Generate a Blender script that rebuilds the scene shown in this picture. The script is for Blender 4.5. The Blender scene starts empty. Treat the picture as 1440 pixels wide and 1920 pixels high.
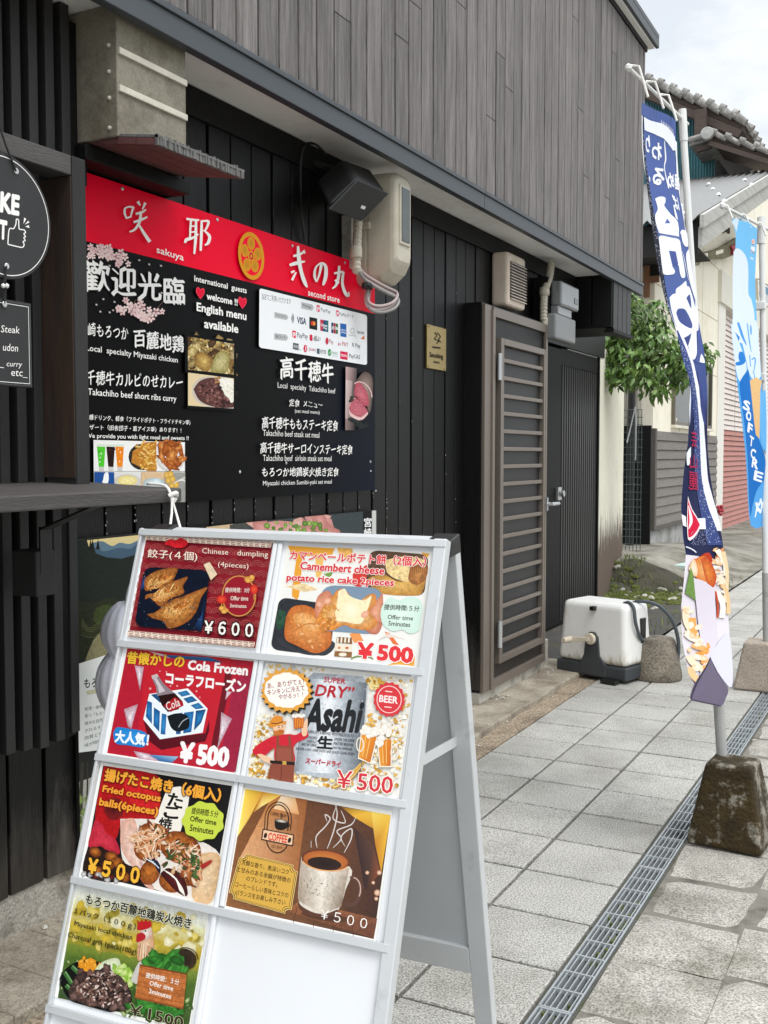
import bpy, bmesh, math, random
from mathutils import Vector, Matrix
from mathutils.geometry import tessellate_polygon
random.seed(7)
S = bpy.context.scene
COL = S.collection

# ------------------------------------------------------------------ camera
YAW, PITCH, FPX, EYE = math.radians(27.6), math.radians(3.11), 1968.0, 1.36
FW = Vector((-math.sin(YAW) * math.cos(PITCH), math.cos(YAW) * math.cos(PITCH), -math.sin(PITCH)))
RT = Vector((math.cos(YAW), math.sin(YAW), 0))
UP = RT.cross(FW)
CAM = Vector((0, 0, EYE))
cd = bpy.data.cameras.new('camera'); cd.sensor_fit = 'HORIZONTAL'; cd.sensor_width = 36
cd.lens = 36 * FPX / 1440; cd.clip_start = 0.05; cd.clip_end = 500
co = bpy.data.objects.new('camera', cd); COL.objects.link(co)
m = Matrix.Identity(4)
for i in range(3):
    m[i][0], m[i][1], m[i][2], m[i][3] = RT[i], UP[i], -FW[i], CAM[i]
co.matrix_world = m
S.camera = co

# ------------------------------------------------------------------ world, sun, exposure
SUN_EL, SUN_AZ = math.radians(58), math.radians(120)      # azimuth from +Y towards +X
w = bpy.data.worlds.new('World'); S.world = w; w.use_nodes = True
N, L = w.node_tree.nodes, w.node_tree.links
N.clear()
out = N.new('ShaderNodeOutputWorld'); bg = N.new('ShaderNodeBackground'); L.new(bg.outputs[0], out.inputs[0])
sky = N.new('ShaderNodeTexSky'); sky.sky_type = 'NISHITA'; sky.sun_disc = False
sky.sun_elevation = SUN_EL; sky.sun_rotation = SUN_AZ
tc = N.new('ShaderNodeTexCoord'); sep = N.new('ShaderNodeSeparateXYZ'); L.new(tc.outputs['Generated'], sep.inputs[0])
zr = N.new('ShaderNodeMapRange'); L.new(sep.outputs['Z'], zr.inputs[0])
zr.inputs[1].default_value = .42; zr.inputs[2].default_value = 0.95; zr.inputs[3].default_value = 9.1; zr.inputs[4].default_value = 30
nz = N.new('ShaderNodeTexNoise'); nz.inputs['Scale'].default_value = 3.0; nz.inputs['Detail'].default_value = 6; nz.inputs['Roughness'].default_value = .6
mp = N.new('ShaderNodeMapping'); mp.inputs['Scale'].default_value = (1, 1, 2.2); mp.inputs['Location'].default_value = (.35, .1, .0)
L.new(tc.outputs['Generated'], mp.inputs[0]); L.new(mp.outputs[0], nz.inputs['Vector'])
rp = N.new('ShaderNodeMapRange'); L.new(nz.outputs['Fac'], rp.inputs[0])
rp.inputs[1].default_value = .42; rp.inputs[2].default_value = .58; rp.inputs[3].default_value = .70; rp.inputs[4].default_value = 1
cl = N.new('ShaderNodeMix'); cl.data_type = 'RGBA'; cl.blend_type = 'MIX'
L.new(rp.outputs[0], cl.inputs[0]); L.new(sky.outputs[0], cl.inputs[6])
cv = N.new('ShaderNodeVectorMath'); cv.operation = 'SCALE'; cv.inputs[0].default_value = (.965, 1.0, 1.025)
L.new(zr.outputs[0], cv.inputs['Scale']); L.new(cv.outputs[0], cl.inputs[7])
L.new(cl.outputs[2], bg.inputs[0]); bg.inputs[1].default_value = 0.1
sd = bpy.data.lights.new('sun', 'SUN'); sd.energy = 0.9; sd.angle = math.radians(18); sd.color = (1, .96, .9)
so = bpy.data.objects.new('sun', sd); COL.objects.link(so)
sdir = Vector((math.sin(SUN_AZ) * math.cos(SUN_EL), math.cos(SUN_AZ) * math.cos(SUN_EL), math.sin(SUN_EL)))
so.rotation_euler = sdir.to_track_quat('Z', 'Y').to_euler()
S.view_settings.view_transform = 'Standard'; S.view_settings.look = 'None'
S.view_settings.exposure = 0.3; S.view_settings.gamma = 1
S.cycles.use_denoising = True
S.cycles.max_bounces = 8

# ------------------------------------------------------------------ helpers
def ray(px, py): return FW + RT * ((px - 720) / FPX) + UP * ((960 - py) / FPX)
def onz(px, py, z=0.0):
    r = ray(px, py); return CAM + r * ((z - CAM.z) / r.z)
def onx(px, py, x):
    r = ray(px, py); return CAM + r * ((x - CAM.x) / r.x)
def ony(px, py, y):
    r = ray(px, py); return CAM + r * ((y - CAM.y) / r.y)
def lin(h):
    h = h.lstrip('#')
    r = []
    for i in (0, 2, 4):
        c = int(h[i:i + 2], 16) / 255
        r.append(c / 12.92 if c <= .04045 else ((c + .055) / 1.055) ** 2.4)
    return r
def mixc(a, b, t): return [a[i] * (1 - t) + b[i] * t for i in range(3)]

def mat(name, col, rough=.6, var=.18, scale=6, stretch=(1, 1, 1), bump=0., bscale=80, metal=0., spec=.5,
        col2=None, c2scale=2.5, c2lo=.5, c2hi=.62, island=0., speck=None, zdirt=None, coat=0.):
    """noise-varied Principled material; col2 = second colour in patches, island = tone change per loose piece,
    speck = (scale, dark multiplier, light multiplier) granite grain, zdirt = (colour, z0, z1) grime fading upwards"""
    m = bpy.data.materials.new(name); m.use_nodes = True
    n, l = m.node_tree.nodes, m.node_tree.links
    b = n['Principled BSDF']; b.inputs['Roughness'].default_value = rough; b.inputs['Metallic'].default_value = metal
    b.inputs['Specular IOR Level'].default_value = spec
    if coat: b.inputs['Coat Weight'].default_value = coat; b.inputs['Coat Roughness'].default_value = .15
    col = lin(col) if isinstance(col, str) else list(col)
    tc = n.new('ShaderNodeTexCoord'); mp = n.new('ShaderNodeMapping'); mp.inputs['Scale'].default_value = stretch
    l.new(tc.outputs['Object'], mp.inputs[0])
    nz = n.new('ShaderNodeTexNoise'); nz.inputs['Scale'].default_value = scale; nz.inputs['Detail'].default_value = 5
    nz.inputs['Roughness'].default_value = .65
    l.new(mp.outputs[0], nz.inputs['Vector'])
    mr = n.new('ShaderNodeMapRange'); mr.inputs[1].default_value = .25; mr.inputs[2].default_value = .75
    mr.inputs[3].default_value = 1 - var; mr.inputs[4].default_value = 1 + var
    l.new(nz.outputs['Fac'], mr.inputs[0])
    fac = mr.outputs[0]
    def mul(a, bb):
        q = n.new('ShaderNodeMath'); q.operation = 'MULTIPLY'; l.new(a, q.inputs[0]); l.new(bb, q.inputs[1]); return q.outputs[0]
    if island:
        g = n.new('ShaderNodeNewGeometry'); r2 = n.new('ShaderNodeMapRange')
        r2.inputs[3].default_value = 1 - island; r2.inputs[4].default_value = 1 + island
        l.new(g.outputs['Random Per Island'], r2.inputs[0]); fac = mul(fac, r2.outputs[0])
    if speck:
        s2 = n.new('ShaderNodeTexNoise'); s2.inputs['Scale'].default_value = speck[0]; s2.inputs['Detail'].default_value = 2
        l.new(tc.outputs['Object'], s2.inputs['Vector'])
        r3 = n.new('ShaderNodeMapRange'); r3.inputs[1].default_value = .34; r3.inputs[2].default_value = .62
        r3.inputs[3].default_value = speck[1]; r3.inputs[4].default_value = speck[2]
        l.new(s2.outputs['Fac'], r3.inputs[0]); fac = mul(fac, r3.outputs[0])
    base = n.new('ShaderNodeRGB'); base.outputs[0].default_value = (*col, 1); c = base.outputs[0]
    if col2:
        n2 = n.new('ShaderNodeTexNoise'); n2.inputs['Scale'].default_value = c2scale; n2.inputs['Detail'].default_value = 8
        n2.inputs['Roughness'].default_value = .7
        l.new(mp.outputs[0], n2.inputs['Vector'])
        r4 = n.new('ShaderNodeMapRange'); r4.inputs[1].default_value = c2lo; r4.inputs[2].default_value = c2hi
        l.new(n2.outputs['Fac'], r4.inputs[0])
        mx = n.new('ShaderNodeMix'); mx.data_type = 'RGBA'; l.new(r4.outputs[0], mx.inputs[0]); l.new(c, mx.inputs[6])
        mx.inputs[7].default_value = (*(lin(col2) if isinstance(col2, str) else col2), 1); c = mx.outputs[2]
    if zdirt:
        sp = n.new('ShaderNodeSeparateXYZ'); l.new(tc.outputs['Object'], sp.inputs[0])
        n3 = n.new('ShaderNodeTexNoise'); n3.inputs['Scale'].default_value = 7; n3.inputs['Detail'].default_value = 8; n3.inputs['Roughness'].default_value = .75
        m3 = n.new('ShaderNodeMapping'); m3.inputs['Scale'].default_value = (2.2, 2.2, .5); l.new(tc.outputs['Object'], m3.inputs[0]); l.new(m3.outputs[0], n3.inputs['Vector'])
        r5 = n.new('ShaderNodeMapRange'); r5.inputs[1].default_value = zdirt[1]; r5.inputs[2].default_value = zdirt[2]
        r5.inputs[3].default_value = .62; r5.inputs[4].default_value = -.35
        l.new(sp.outputs['Z'], r5.inputs[0])
        ad = n.new('ShaderNodeMath'); ad.operation = 'ADD'; l.new(r5.outputs[0], ad.inputs[0]); l.new(n3.outputs['Fac'], ad.inputs[1])
        r6 = n.new('ShaderNodeMapRange'); r6.inputs[1].default_value = .52; r6.inputs[2].default_value = .72; l.new(ad.outputs[0], r6.inputs[0])
        mx = n.new('ShaderNodeMix'); mx.data_type = 'RGBA'; l.new(r6.outputs[0], mx.inputs[0]); l.new(c, mx.inputs[6])
        mx.inputs[7].default_value = (*lin(zdirt[0]), 1); c = mx.outputs[2]
    vm = n.new('ShaderNodeVectorMath'); vm.operation = 'SCALE'; l.new(c, vm.inputs[0]); l.new(fac, vm.inputs['Scale'])
    l.new(vm.outputs[0], b.inputs['Base Color'])
    if bump:
        nb = n.new('ShaderNodeTexNoise'); nb.inputs['Scale'].default_value = bscale; nb.inputs['Detail'].default_value = 4
        l.new(mp.outputs[0], nb.inputs['Vector'])
        bp = n.new('ShaderNodeBump'); bp.inputs['Strength'].default_value = bump; bp.inputs['Distance'].default_value = .01
        l.new(nb.outputs['Fac'], bp.inputs['Height']); l.new(bp.outputs[0], b.inputs['Normal'])
    return m

def print_mat(name, rough=.35, spec=.4, bump=0.):
    m = bpy.data.materials.new(name); m.use_nodes = True
    n, l = m.node_tree.nodes, m.node_tree.links
    b = n['Principled BSDF']; b.inputs['Roughness'].default_value = rough; b.inputs['Specular IOR Level'].default_value = spec
    at = n.new('ShaderNodeVertexColor'); at.layer_name = 'Col'
    tc = n.new('ShaderNodeTexCoord')
    nz = n.new('ShaderNodeTexNoise'); nz.inputs['Scale'].default_value = 130; nz.inputs['Detail'].default_value = 3; nz.inputs['Roughness'].default_value = .7
    l.new(tc.outputs['Object'], nz.inputs['Vector'])
    a = n.new('ShaderNodeMapRange'); a.inputs[1].default_value = .3; a.inputs[2].default_value = .7; a.inputs[3].default_value = -1.5; a.inputs[4].default_value = 1.5
    l.new(nz.outputs['Fac'], a.inputs[0])
    inv = n.new('ShaderNodeMath'); inv.operation = 'SUBTRACT'; inv.inputs[0].default_value = 1; l.new(at.outputs['Alpha'], inv.inputs[1])
    mu = n.new('ShaderNodeMath'); mu.operation = 'MULTIPLY_ADD'; l.new(inv.outputs[0], mu.inputs[0]); l.new(a.outputs[0], mu.inputs[1]); mu.inputs[2].default_value = 1
    vm = n.new('ShaderNodeVectorMath'); vm.operation = 'SCALE'; l.new(at.outputs['Color'], vm.inputs[0]); l.new(mu.outputs[0], vm.inputs['Scale'])
    l.new(vm.outputs[0], b.inputs['Base Color'])
    return m

def tag(o, label=None, cat=None, group=None, kind=None):
    if label: o['label'] = label
    if cat: o['category'] = cat
    if group: o['group'] = group
    if kind: o['kind'] = kind
    return o
WORLDLOC = {}
def thing(name, label, cat, loc=(0, 0, 0), group=None):
    o = bpy.data.objects.new(name, None); COL.objects.link(o); o.location = loc; o.empty_display_size = .1
    WORLDLOC[o.name] = Vector(loc)
    return tag(o, label, cat, group)

class MB:
    def __init__(s): s.v = []; s.f = []; s.mi = []; s.k = 0
    def add(s, vs, fs):
        b = len(s.v); s.v += [Vector(x) for x in vs]
        for f in fs: s.f.append([b + i for i in f]); s.mi.append(s.k)
        return s
    def box(s, x0, x1, y0, y1, z0, z1):
        return s.hexa([(x0, y0, z0), (x1, y0, z0), (x1, y1, z0), (x0, y1, z0), (x0, y0, z1), (x1, y0, z1), (x1, y1, z1), (x0, y1, z1)])
    def hexa(s, p):
        return s.add(p, [(3, 2, 1, 0), (4, 5, 6, 7), (0, 1, 5, 4), (1, 2, 6, 5), (2, 3, 7, 6), (3, 0, 4, 7)])
    def obox(s, c, ax, h):
        c = Vector(c); a = [Vector(x).normalized() * hh for x, hh in zip(ax, h)]
        P = []
        for k in (-1, 1):
            for i, j in ((-1, -1), (1, -1), (1, 1), (-1, 1)): P.append(c + a[0] * i + a[1] * j + a[2] * k)
        return s.hexa(P)
    def bar(s, p, q, w, h, up=(0, 0, 1)):
        p, q = Vector(p), Vector(q); d = (q - p); up = Vector(up)
        sd_ = d.cross(up).normalized(); u2 = sd_.cross(d).normalized()
        return s.obox((p + q) / 2, (d, sd_, u2), (d.length / 2, w / 2, h / 2))
    def prism(s, pts, off):
        n = len(pts); off = Vector(off); P = [Vector(p) for p in pts]
        b = len(s.v); s.v += P + [p + off for p in P]
        nrm = sum(((P[i] - P[0]).cross(P[(i + 1) % n] - P[0]) for i in range(n)), Vector())
        flip = nrm.dot(off) > 0
        for t in tessellate_polygon([P]):
            t = list(t)
            tn = (P[t[1]] - P[t[0]]).cross(P[t[2]] - P[t[0]])
            if (tn.dot(off) > 0): t = t[::-1]
            s.f.append([b + i for i in t]); s.mi.append(s.k)
            s.f.append([b + n + i for i in t[::-1]]); s.mi.append(s.k)
        for i in range(n):
            j = (i + 1) % n
            q = [b + i, b + j, b + n + j, b + n + i]
            s.f.append(q[::-1] if not flip else q); s.mi.append(s.k)
        return s
    def tube(s, pts, r, n=8, closed_ends=True):
        P = [Vector(p) for p in pts]; k = len(P)
        rs = r if isinstance(r, (list, tuple)) else [r] * k
        ref = Vector((.31, .17, .93)); b = len(s.v)
        for i in range(k):
            d = (P[min(i + 1, k - 1)] - P[max(i - 1, 0)]).normalized()
            a = d.cross(ref).normalized(); c = d.cross(a)
            for j in range(n):
                t = 2 * math.pi * j / n; s.v.append(P[i] + (a * math.cos(t) + c * math.sin(t)) * rs[i])
        for i in range(k - 1):
            for j in range(n):
                s.f.append([b + i * n + j, b + i * n + (j + 1) % n, b + (i + 1) * n + (j + 1) % n, b + (i + 1) * n + j]); s.mi.append(s.k)
        if closed_ends:
            s.f.append([b + j for j in range(n)][::-1]); s.mi.append(s.k)
            s.f.append([b + (k - 1) * n + j for j in range(n)]); s.mi.append(s.k)
        return s
    def lathe(s, prof, c, n=24, axis=(0, 0, 1), fn=None):
        ax = Vector(axis).normalized(); ref = Vector((1, 0, 0)) if abs(ax.x) < .9 else Vector((0, 1, 0))
        a = (ref - ax * ref.dot(ax)).normalized(); bb = ax.cross(a); c = Vector(c); b = len(s.v); k = len(prof)
        for r, z in prof:
            for j in range(n):
                t = 2 * math.pi * j / n; q = fn(t, z, r) if fn else r
                s.v.append(c + ax * z + (a * math.cos(t) + bb * math.sin(t)) * q)
        for i in range(k - 1):
            for j in range(n):
                s.f.append([b + i * n + j, b + i * n + (j + 1) % n, b + (i + 1) * n + (j + 1) % n, b + (i + 1) * n + j]); s.mi.append(s.k)
        s.f.append([b + j for j in range(n)][::-1]); s.mi.append(s.k)
        s.f.append([b + (k - 1) * n + j for j in range(n)]); s.mi.append(s.k)
        return s
    def each(s, name, mats, parent=None, **kw):
        """every connected piece becomes an object of its own"""
        par = list(range(len(s.v)))
        def fd(i):
            while par[i] != i: par[i] = par[par[i]]; i = par[i]
            return i
        for f in s.f:
            r = fd(f[0])
            for i in f[1:]: par[fd(i)] = r
        gr = {}
        for k, f in enumerate(s.f): gr.setdefault(fd(f[0]), []).append(k)
        out_ = []
        for ks in gr.values():
            q = MB(); ids = {}
            for k in ks:
                for i in s.f[k]:
                    if i not in ids: ids[i] = len(q.v); q.v.append(s.v[i])
                q.f.append([ids[i] for i in s.f[k]]); q.mi.append(s.mi[k])
            out_.append(q.build(name, mats, parent, **kw))
        return out_
    def build(s, name, mats, parent=None, label=None, bevel=0, smooth=False, seg=2, sub=0):
        off = Vector()
        p = parent
        while p is not None:
            off = off + p.location; p = p.parent
        me = bpy.data.meshes.new(name)
        me.from_pydata([tuple(v - off) for v in s.v], [], s.f)
        for mm in (mats if isinstance(mats, (list, tuple)) else [mats]): me.materials.append(mm)
        me.polygons.foreach_set('material_index', s.mi)
        if smooth: me.polygons.foreach_set('use_smooth', [True] * len(s.f))
        me.update()
        o = bpy.data.objects.new(name, me); COL.objects.link(o); o.parent = parent
        if label: o['label'] = label
        if bevel:
            md = o.modifiers.new('bevel', 'BEVEL'); md.width = bevel; md.segments = seg; md.limit_method = 'ANGLE'
            md.angle_limit = math.radians(35); md.use_clamp_overlap = True
        if sub:
            md = o.modifiers.new('sub', 'SUBSURF'); md.levels = md.render_levels = sub
        return o

TXT = {}
def text_geo(st, off=0., spacing=1.):
    key = (st, off, spacing)
    if key not in TXT:
        c = bpy.data.curves.new('t', 'FONT'); c.body = st; c.offset = off; c.resolution_u = 2; c.space_character = spacing
        o = bpy.data.objects.new('t', c); COL.objects.link(o)
        me = o.evaluated_get(bpy.context.evaluated_depsgraph_get()).to_mesh()
        vs = [(v.co.x, v.co.y) for v in me.vertices]; fs = [tuple(p.vertices) for p in me.polygons]
        bpy.data.objects.remove(o); bpy.data.curves.remove(c)
        TXT[key] = (vs, fs)
    return TXT[key]

def inside(p, poly):
    r = False; n = len(poly)
    for i in range(n):
        (x1, y1), (x2, y2) = poly[i], poly[i - 1]
        if (y1 > p[1]) != (y2 > p[1]) and p[0] < (x2 - x1) * (p[1] - y1) / (y2 - y1 + 1e-12) + x1: r = not r
    return r
def smooth_path(pts, k=6):
    if len(pts) < 3: return list(pts)
    r = []
    P = [pts[0]] + list(pts) + [pts[-1]]
    for i in range(1, len(P) - 2):
        for j in range(k):
            t = j / k
            r.append(tuple(.5 * (2 * P[i][a] + (P[i + 1][a] - P[i - 1][a]) * t + (2 * P[i - 1][a] - 5 * P[i][a] + 4 * P[i + 1][a] - P[i + 2][a]) * t * t
                     + (3 * P[i][a] - P[i - 1][a] - 3 * P[i + 1][a] + P[i + 2][a]) * t ** 3) for a in range(len(pts[0]))))
    r.append(tuple(pts[-1]))
    return r

class Print:
    """flat printed artwork on a plane (O, u, v); shapes are given in photograph pixels and land on the plane"""
    def __init__(s, O, u, v):
        s.O, s.u, s.v = Vector(O), Vector(u).normalized(), Vector(v).normalized(); s.n = s.u.cross(s.v)
        s.V = []; s.F = []; s.C = []; s.z = 0.0004; s.x0 = s.y0 = 0; s.sc = 1; s.step = 1.5e-5; s.ok = None
    def view(s, x0, y0, sc): s.x0, s.y0, s.sc = x0, y0, sc; return s
    def uv(s, p):
        r = ray(s.x0 + p[0] / s.sc, s.y0 + p[1] / s.sc); P = CAM + r * ((s.O - CAM).dot(s.n) / r.dot(s.n)) - s.O
        return (P.dot(s.u), P.dot(s.v))
    def raw(s, uvs, fs, cols, mot=0.):
        if getattr(s, 'clip', None):
            a0, a1, b0, b1 = s.clip; uvs = [(min(a1, max(a0, x)), min(b1, max(b0, y))) for x, y in uvs]
        b = len(s.V)
        for (x, y) in uvs: s.V.append((x, y, s.z))
        one = not isinstance(cols[0], (list, tuple))
        for i in range(len(uvs)):
            c = cols if one else cols[i]; s.C.append((c[0], c[1], c[2], 1 - mot))
        for f in fs:
            (x1, y1), (x2, y2), (x3, y3) = uvs[f[0]], uvs[f[1]], uvs[f[2]]
            if (x2 - x1) * (y3 - y1) - (x3 - x1) * (y2 - y1) < 0: f = f[::-1]
            s.F.append([b + i for i in f])
        s.z += s.step
    def poly(s, pts, col, mot=0., cols=None):
        q = [s.uv(p) for p in pts]
        t = tessellate_polygon([[Vector((a, b, 0)) for a, b in q]])
        s.raw(q, [list(x) for x in t], [lin(c) for c in cols] if cols else lin(col), mot)
    def spoly(s, pts, col, mot=0., k=5):
        s.poly(smooth_path(list(pts) + [pts[0]], k)[:-1], col, mot)
    def fan(s, pts, cin, cout, mot=0., ctr=None):
        cx = ctr or (sum(p[0] for p in pts) / len(pts), sum(p[1] for p in pts) / len(pts)); n = len(pts)
        q = [s.uv(cx)] + [s.uv(p) for p in pts]; a, b = lin(cin), lin(cout)
        s.raw(q, [[0, 1 + i, 1 + (i + 1) % n] for i in range(n)], [a] + [b] * n, mot)
    def sfan(s, pts, cin, cout, mot=0., k=4, ctr=None): s.fan(smooth_path(list(pts) + [pts[0]], k)[:-1], cin, cout, mot, ctr)
    def ell(s, cx, cy, rx, ry, cin, cout=None, rot=0., mot=0., n=20, jag=0.):
        c, d = math.cos(rot), math.sin(rot); P = []
        for i in range(n):
            t = 2 * math.pi * i / n; j = 1 + random.uniform(-jag, jag)
            P.append((cx + j * (rx * math.cos(t) * c - ry * math.sin(t) * d), cy + j * (rx * math.cos(t) * d + ry * math.sin(t) * c)))
        s.fan(P, cin, cout or cin, mot)
    def quad4(s, q, cols, mot=0., n=1):
        s.poly(q, None, mot, cols=cols)
    def bil(s, q, a, b):
        return tuple((q[0][i] * (1 - a) + q[1][i] * a) * (1 - b) + (q[3][i] * (1 - a) + q[2][i] * a) * b for i in (0, 1))
    def rquad(s, q, r, col, mot=0., asp=1.):
        P = []
        for cx, cy, t0 in ((1 - r, r * asp, -90), (1 - r, 1 - r * asp, 0), (r, 1 - r * asp, 90), (r, r * asp, 180)):
            for k in range(5):
                t = math.radians(t0 + 22.5 * k); P.append(s.bil(q, cx + r * math.cos(t), cy + r * asp * math.sin(t)))
        s.poly(P, col, mot)
    def stroke(s, pts, wd, col, sm=True, mot=0.):
        if not isinstance(wd, (list, tuple)): wd = [wd] * len(pts)
        P = [(p[0], p[1], w_) for p, w_ in zip(pts, wd)]
        if sm and len(P) > 2: P = smooth_path(P, 5)
        Lf, Rg = [], []
        for i, p in enumerate(P):
            a, b = P[max(i - 1, 0)], P[min(i + 1, len(P) - 1)]
            dx, dy = b[0] - a[0], b[1] - a[1]; l = math.hypot(dx, dy) or 1
            h = p[2] / 2; Lf.append((p[0] - dy / l * h, p[1] + dx / l * h)); Rg.append((p[0] + dy / l * h, p[1] - dx / l * h))
        n = len(P); q = [s.uv(p) for p in Lf + Rg]
        s.raw(q, [[i, i + 1, n + i + 1, n + i] for i in range(n - 1)], lin(col), mot)
    def ring(s, cx, cy, rx, ry, wd, col, n=32, rot=0., a0=0., a1=360.):
        c, d = math.cos(rot), math.sin(rot); P = []
        for i in range(n + 1):
            t = math.radians(a0 + (a1 - a0) * i / n); P.append((cx + rx * math.cos(t) * c - ry * math.sin(t) * d, cy + rx * math.cos(t) * d + ry * math.sin(t) * c))
        s.stroke(P, wd, col, sm=False)
    def scat(s, region, n, size, cols, asp=1., mot=0., rot=None, jag=.35, sides=6):
        xs = [p[0] for p in region]; ys = [p[1] for p in region]; st = s.step; s.step = 3e-6
        k = 0
        for _ in range(n * 8):
            if k >= n: break
            p = (random.uniform(min(xs), max(xs)), random.uniform(min(ys), max(ys)))
            if not inside(p, region): continue
            k += 1
            r = random.uniform(*size)
            if s.ok and not all(s.ok(s.x0 + (p[0] + r * asp * i) / s.sc, s.y0 + (p[1] + r * asp * j) / s.sc) for i, j in ((1, 0), (-1, 0), (0, 1), (0, -1))): continue
            c = random.choice(cols); a = random.uniform(0, math.pi) if rot is None else rot + random.uniform(-.3, .3)
            c2 = c if isinstance(c, tuple) else (c, c)
            s.ell(p[0], p[1], r * asp, r, c2[0], c2[1], a, mot, sides, jag)
        s.step = st; s.z += st
    def text(s, st, bl, br, tl, col, bold=0., outline=None, ow=.05, mirror=False, nib=0.):
        vs, fs = text_geo(st, -.012 if nib else 0.)
        if nib: vs = [(x, y + .16 * ((x % 1.0) - .5) * (1 if ord(max(st)) > 0x2000 else 0)) for x, y in vs]      # strokes rise to the right as a brush does
        x0, x1 = min(v[0] for v in vs), max(v[0] for v in vs); y0, y1 = min(v[1] for v in vs), max(v[1] for v in vs)
        A, B, Cc = s.uv(bl), s.uv(br), s.uv(tl)
        def put(off, c):
            sh = [(0, 0)]
            if off > .009:
                k = 4 if off < .03 else 8
                sh = [(off * math.cos(2 * math.pi * i / k + .4), off * math.sin(2 * math.pi * i / k + .4)) for i in range(k)]
            if nib and c == col:
                k = 7; sh = [(nib * (i / (k - 1) - .5) * .82, -nib * (i / (k - 1) - .5) * .57) for i in range(k)]
            st0 = s.step; s.step = st0 / len(sh)
            for sx, sy in sh:
                q = []
                for (x, y) in vs:
                    a, b = (x + sx - x0) / (x1 - x0), (y + sy - y0) / (y1 - y0)
                    if mirror: a = 1 - a
                    q.append((A[0] + (B[0] - A[0]) * a + (Cc[0] - A[0]) * b, A[1] + (B[1] - A[1]) * a + (Cc[1] - A[1]) * b))
                s.raw(q, [list(f) for f in fs], lin(c))
            s.step = st0
        if outline: put(bold + ow, outline)
        put(bold, col)
    def mesh(s, name, material, parent=None, backing=None, label=None, bend=None):
        """backing = list of (u, v) corner lists with thickness: adds the carrying sheet"""
        off = Vector(); p = parent
        while p is not None: off = off + p.location; p = p.parent
        V, F, C = list(s.V), list(s.F), list(s.C)
        if bend:
            bm = bmesh.new(); cl_ = bm.verts.layers.float_color.new('Col')
            bv = [bm.verts.new(v) for v in V]
            for v, c in zip(bv, C): v[cl_] = c
            for f in F:
                try: bm.faces.new([bv[i] for i in f])
                except ValueError: pass
            fa, ka, fb, kb = bend
            for ks, nrm in ((ka, (1, 0, 0)), (kb, (0, 1, 0))):
                for k in ks: bmesh.ops.bisect_plane(bm, geom=bm.verts[:] + bm.edges[:] + bm.faces[:], plane_co=Vector(nrm) * k, plane_no=nrm, dist=1e-6)
            bm.verts.index_update()
            def pl_(fn, ks, x):
                for i in range(len(ks) - 1):
                    if x <= ks[i + 1] or i == len(ks) - 2: t = (x - ks[i]) / (ks[i + 1] - ks[i]); return fn(ks[i]) * (1 - t) + fn(ks[i + 1]) * t
            V = [(v.co.x, v.co.y, v.co.z + pl_(fa, ka, v.co.x) + pl_(fb, kb, v.co.y)) for v in bm.verts]
            C = [tuple(v[cl_]) for v in bm.verts]; F = [[v.index for v in f.verts] for f in bm.faces]; bm.free()
        W = [tuple(s.O + s.u * a + s.v * b + s.n * c - off) for a, b, c in V]
        me = bpy.data.meshes.new(name); me.from_pydata(W, [], F)
        at = me.color_attributes.new('Col', 'FLOAT_COLOR', 'POINT')
        at.data.foreach_set('color', [x for c in C for x in c])
        me.materials.append(material); me.update()
        o = bpy.data.objects.new(name, me); COL.objects.link(o); o.parent = parent
        if label: o['label'] = label
        return o
    def backsheet(s, q, t, col):
        """a solid sheet of thickness t behind the artwork, corners q in pixels (tl, tr, br, bl)"""
        c = [s.uv(p) for p in q]; s.backuv(c, t, col)
    def backuv(s, c, t, col):
        b = len(s.V); cc = lin(col)
        for z in (0., -t):
            for (x, y) in c: s.V.append((x, y, z)); s.C.append((*cc, 1))
        n = len(c)
        s.F.append([b + i for i in range(n)][::-1]); s.F.append([b + n + i for i in range(n)])
        for i in range(n):
            j = (i + 1) % n; s.F.append([b + i, b + n + i, b + n + j, b + j][::-1])

def PR(s): return [tuple(map(float, t.split(','))) for t in s.split()]
# ------------------------------------------------------------------ materials shared below
alu = mat('aluminium', '#d3d6d8', rough=.42, var=.06, scale=3, metal=.25, col2='#b4b6b6', c2scale=14, c2lo=.58, c2hi=.8)
alu_dark = mat('aluminium_shadow_side', '#b4b9bc', rough=.45, var=.05, scale=3, metal=.25)
white_board = mat('white_board', '#e9ebee', rough=.3, var=.03, scale=2)
black_plastic = mat('black_plastic', '#141414', rough=.45, var=.2, scale=20)
paper = print_mat('printed_paper', .3, .4)
signprint = print_mat('printed_sign', .4, .08)
cloth = print_mat('printed_cloth', .85, .1)

# ------------------------------------------------------------------ A-frame menu stand
APSI, AAL, AW = math.radians(2.5), math.radians(18.5), .668
AU = Vector((math.cos(APSI), math.sin(APSI), 0)); AB = Vector((-math.sin(APSI), math.cos(APSI), 0))
AV = AB * math.sin(AAL) + Vector((0, 0, math.cos(AAL))); AN = AU.cross(AV)
AO = CAM + ray(270, 992) * 2.14165
def ap(a, b, c=0.): return AO + AU * a + AV * b + AN * c
def abox(mb, a0, a1, b0, b1, c0, c1):
    return mb.hexa([ap(a0, b0, c0), ap(a1, b0, c0), ap(a1, b0, c1), ap(a0, b0, c1), ap(a0, b1, c0), ap(a1, b1, c0), ap(a1, b1, c1), ap(a0, b1, c1)][0:8])
AL = AO.z / math.cos(AAL)
st = thing('menu_stand', 'folding aluminium A-frame stand holding menu posters in front of the shop', 'sign stand', (AO.x + .3, AO.y + .02, 0))
f = MB()
abox(f, -.001, .006, -AL, 0, -.012, .012); abox(f, .644, AW, -AL, 0, -.012, .012)
f.each('front_stile', alu, st, bevel=.002)
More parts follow.
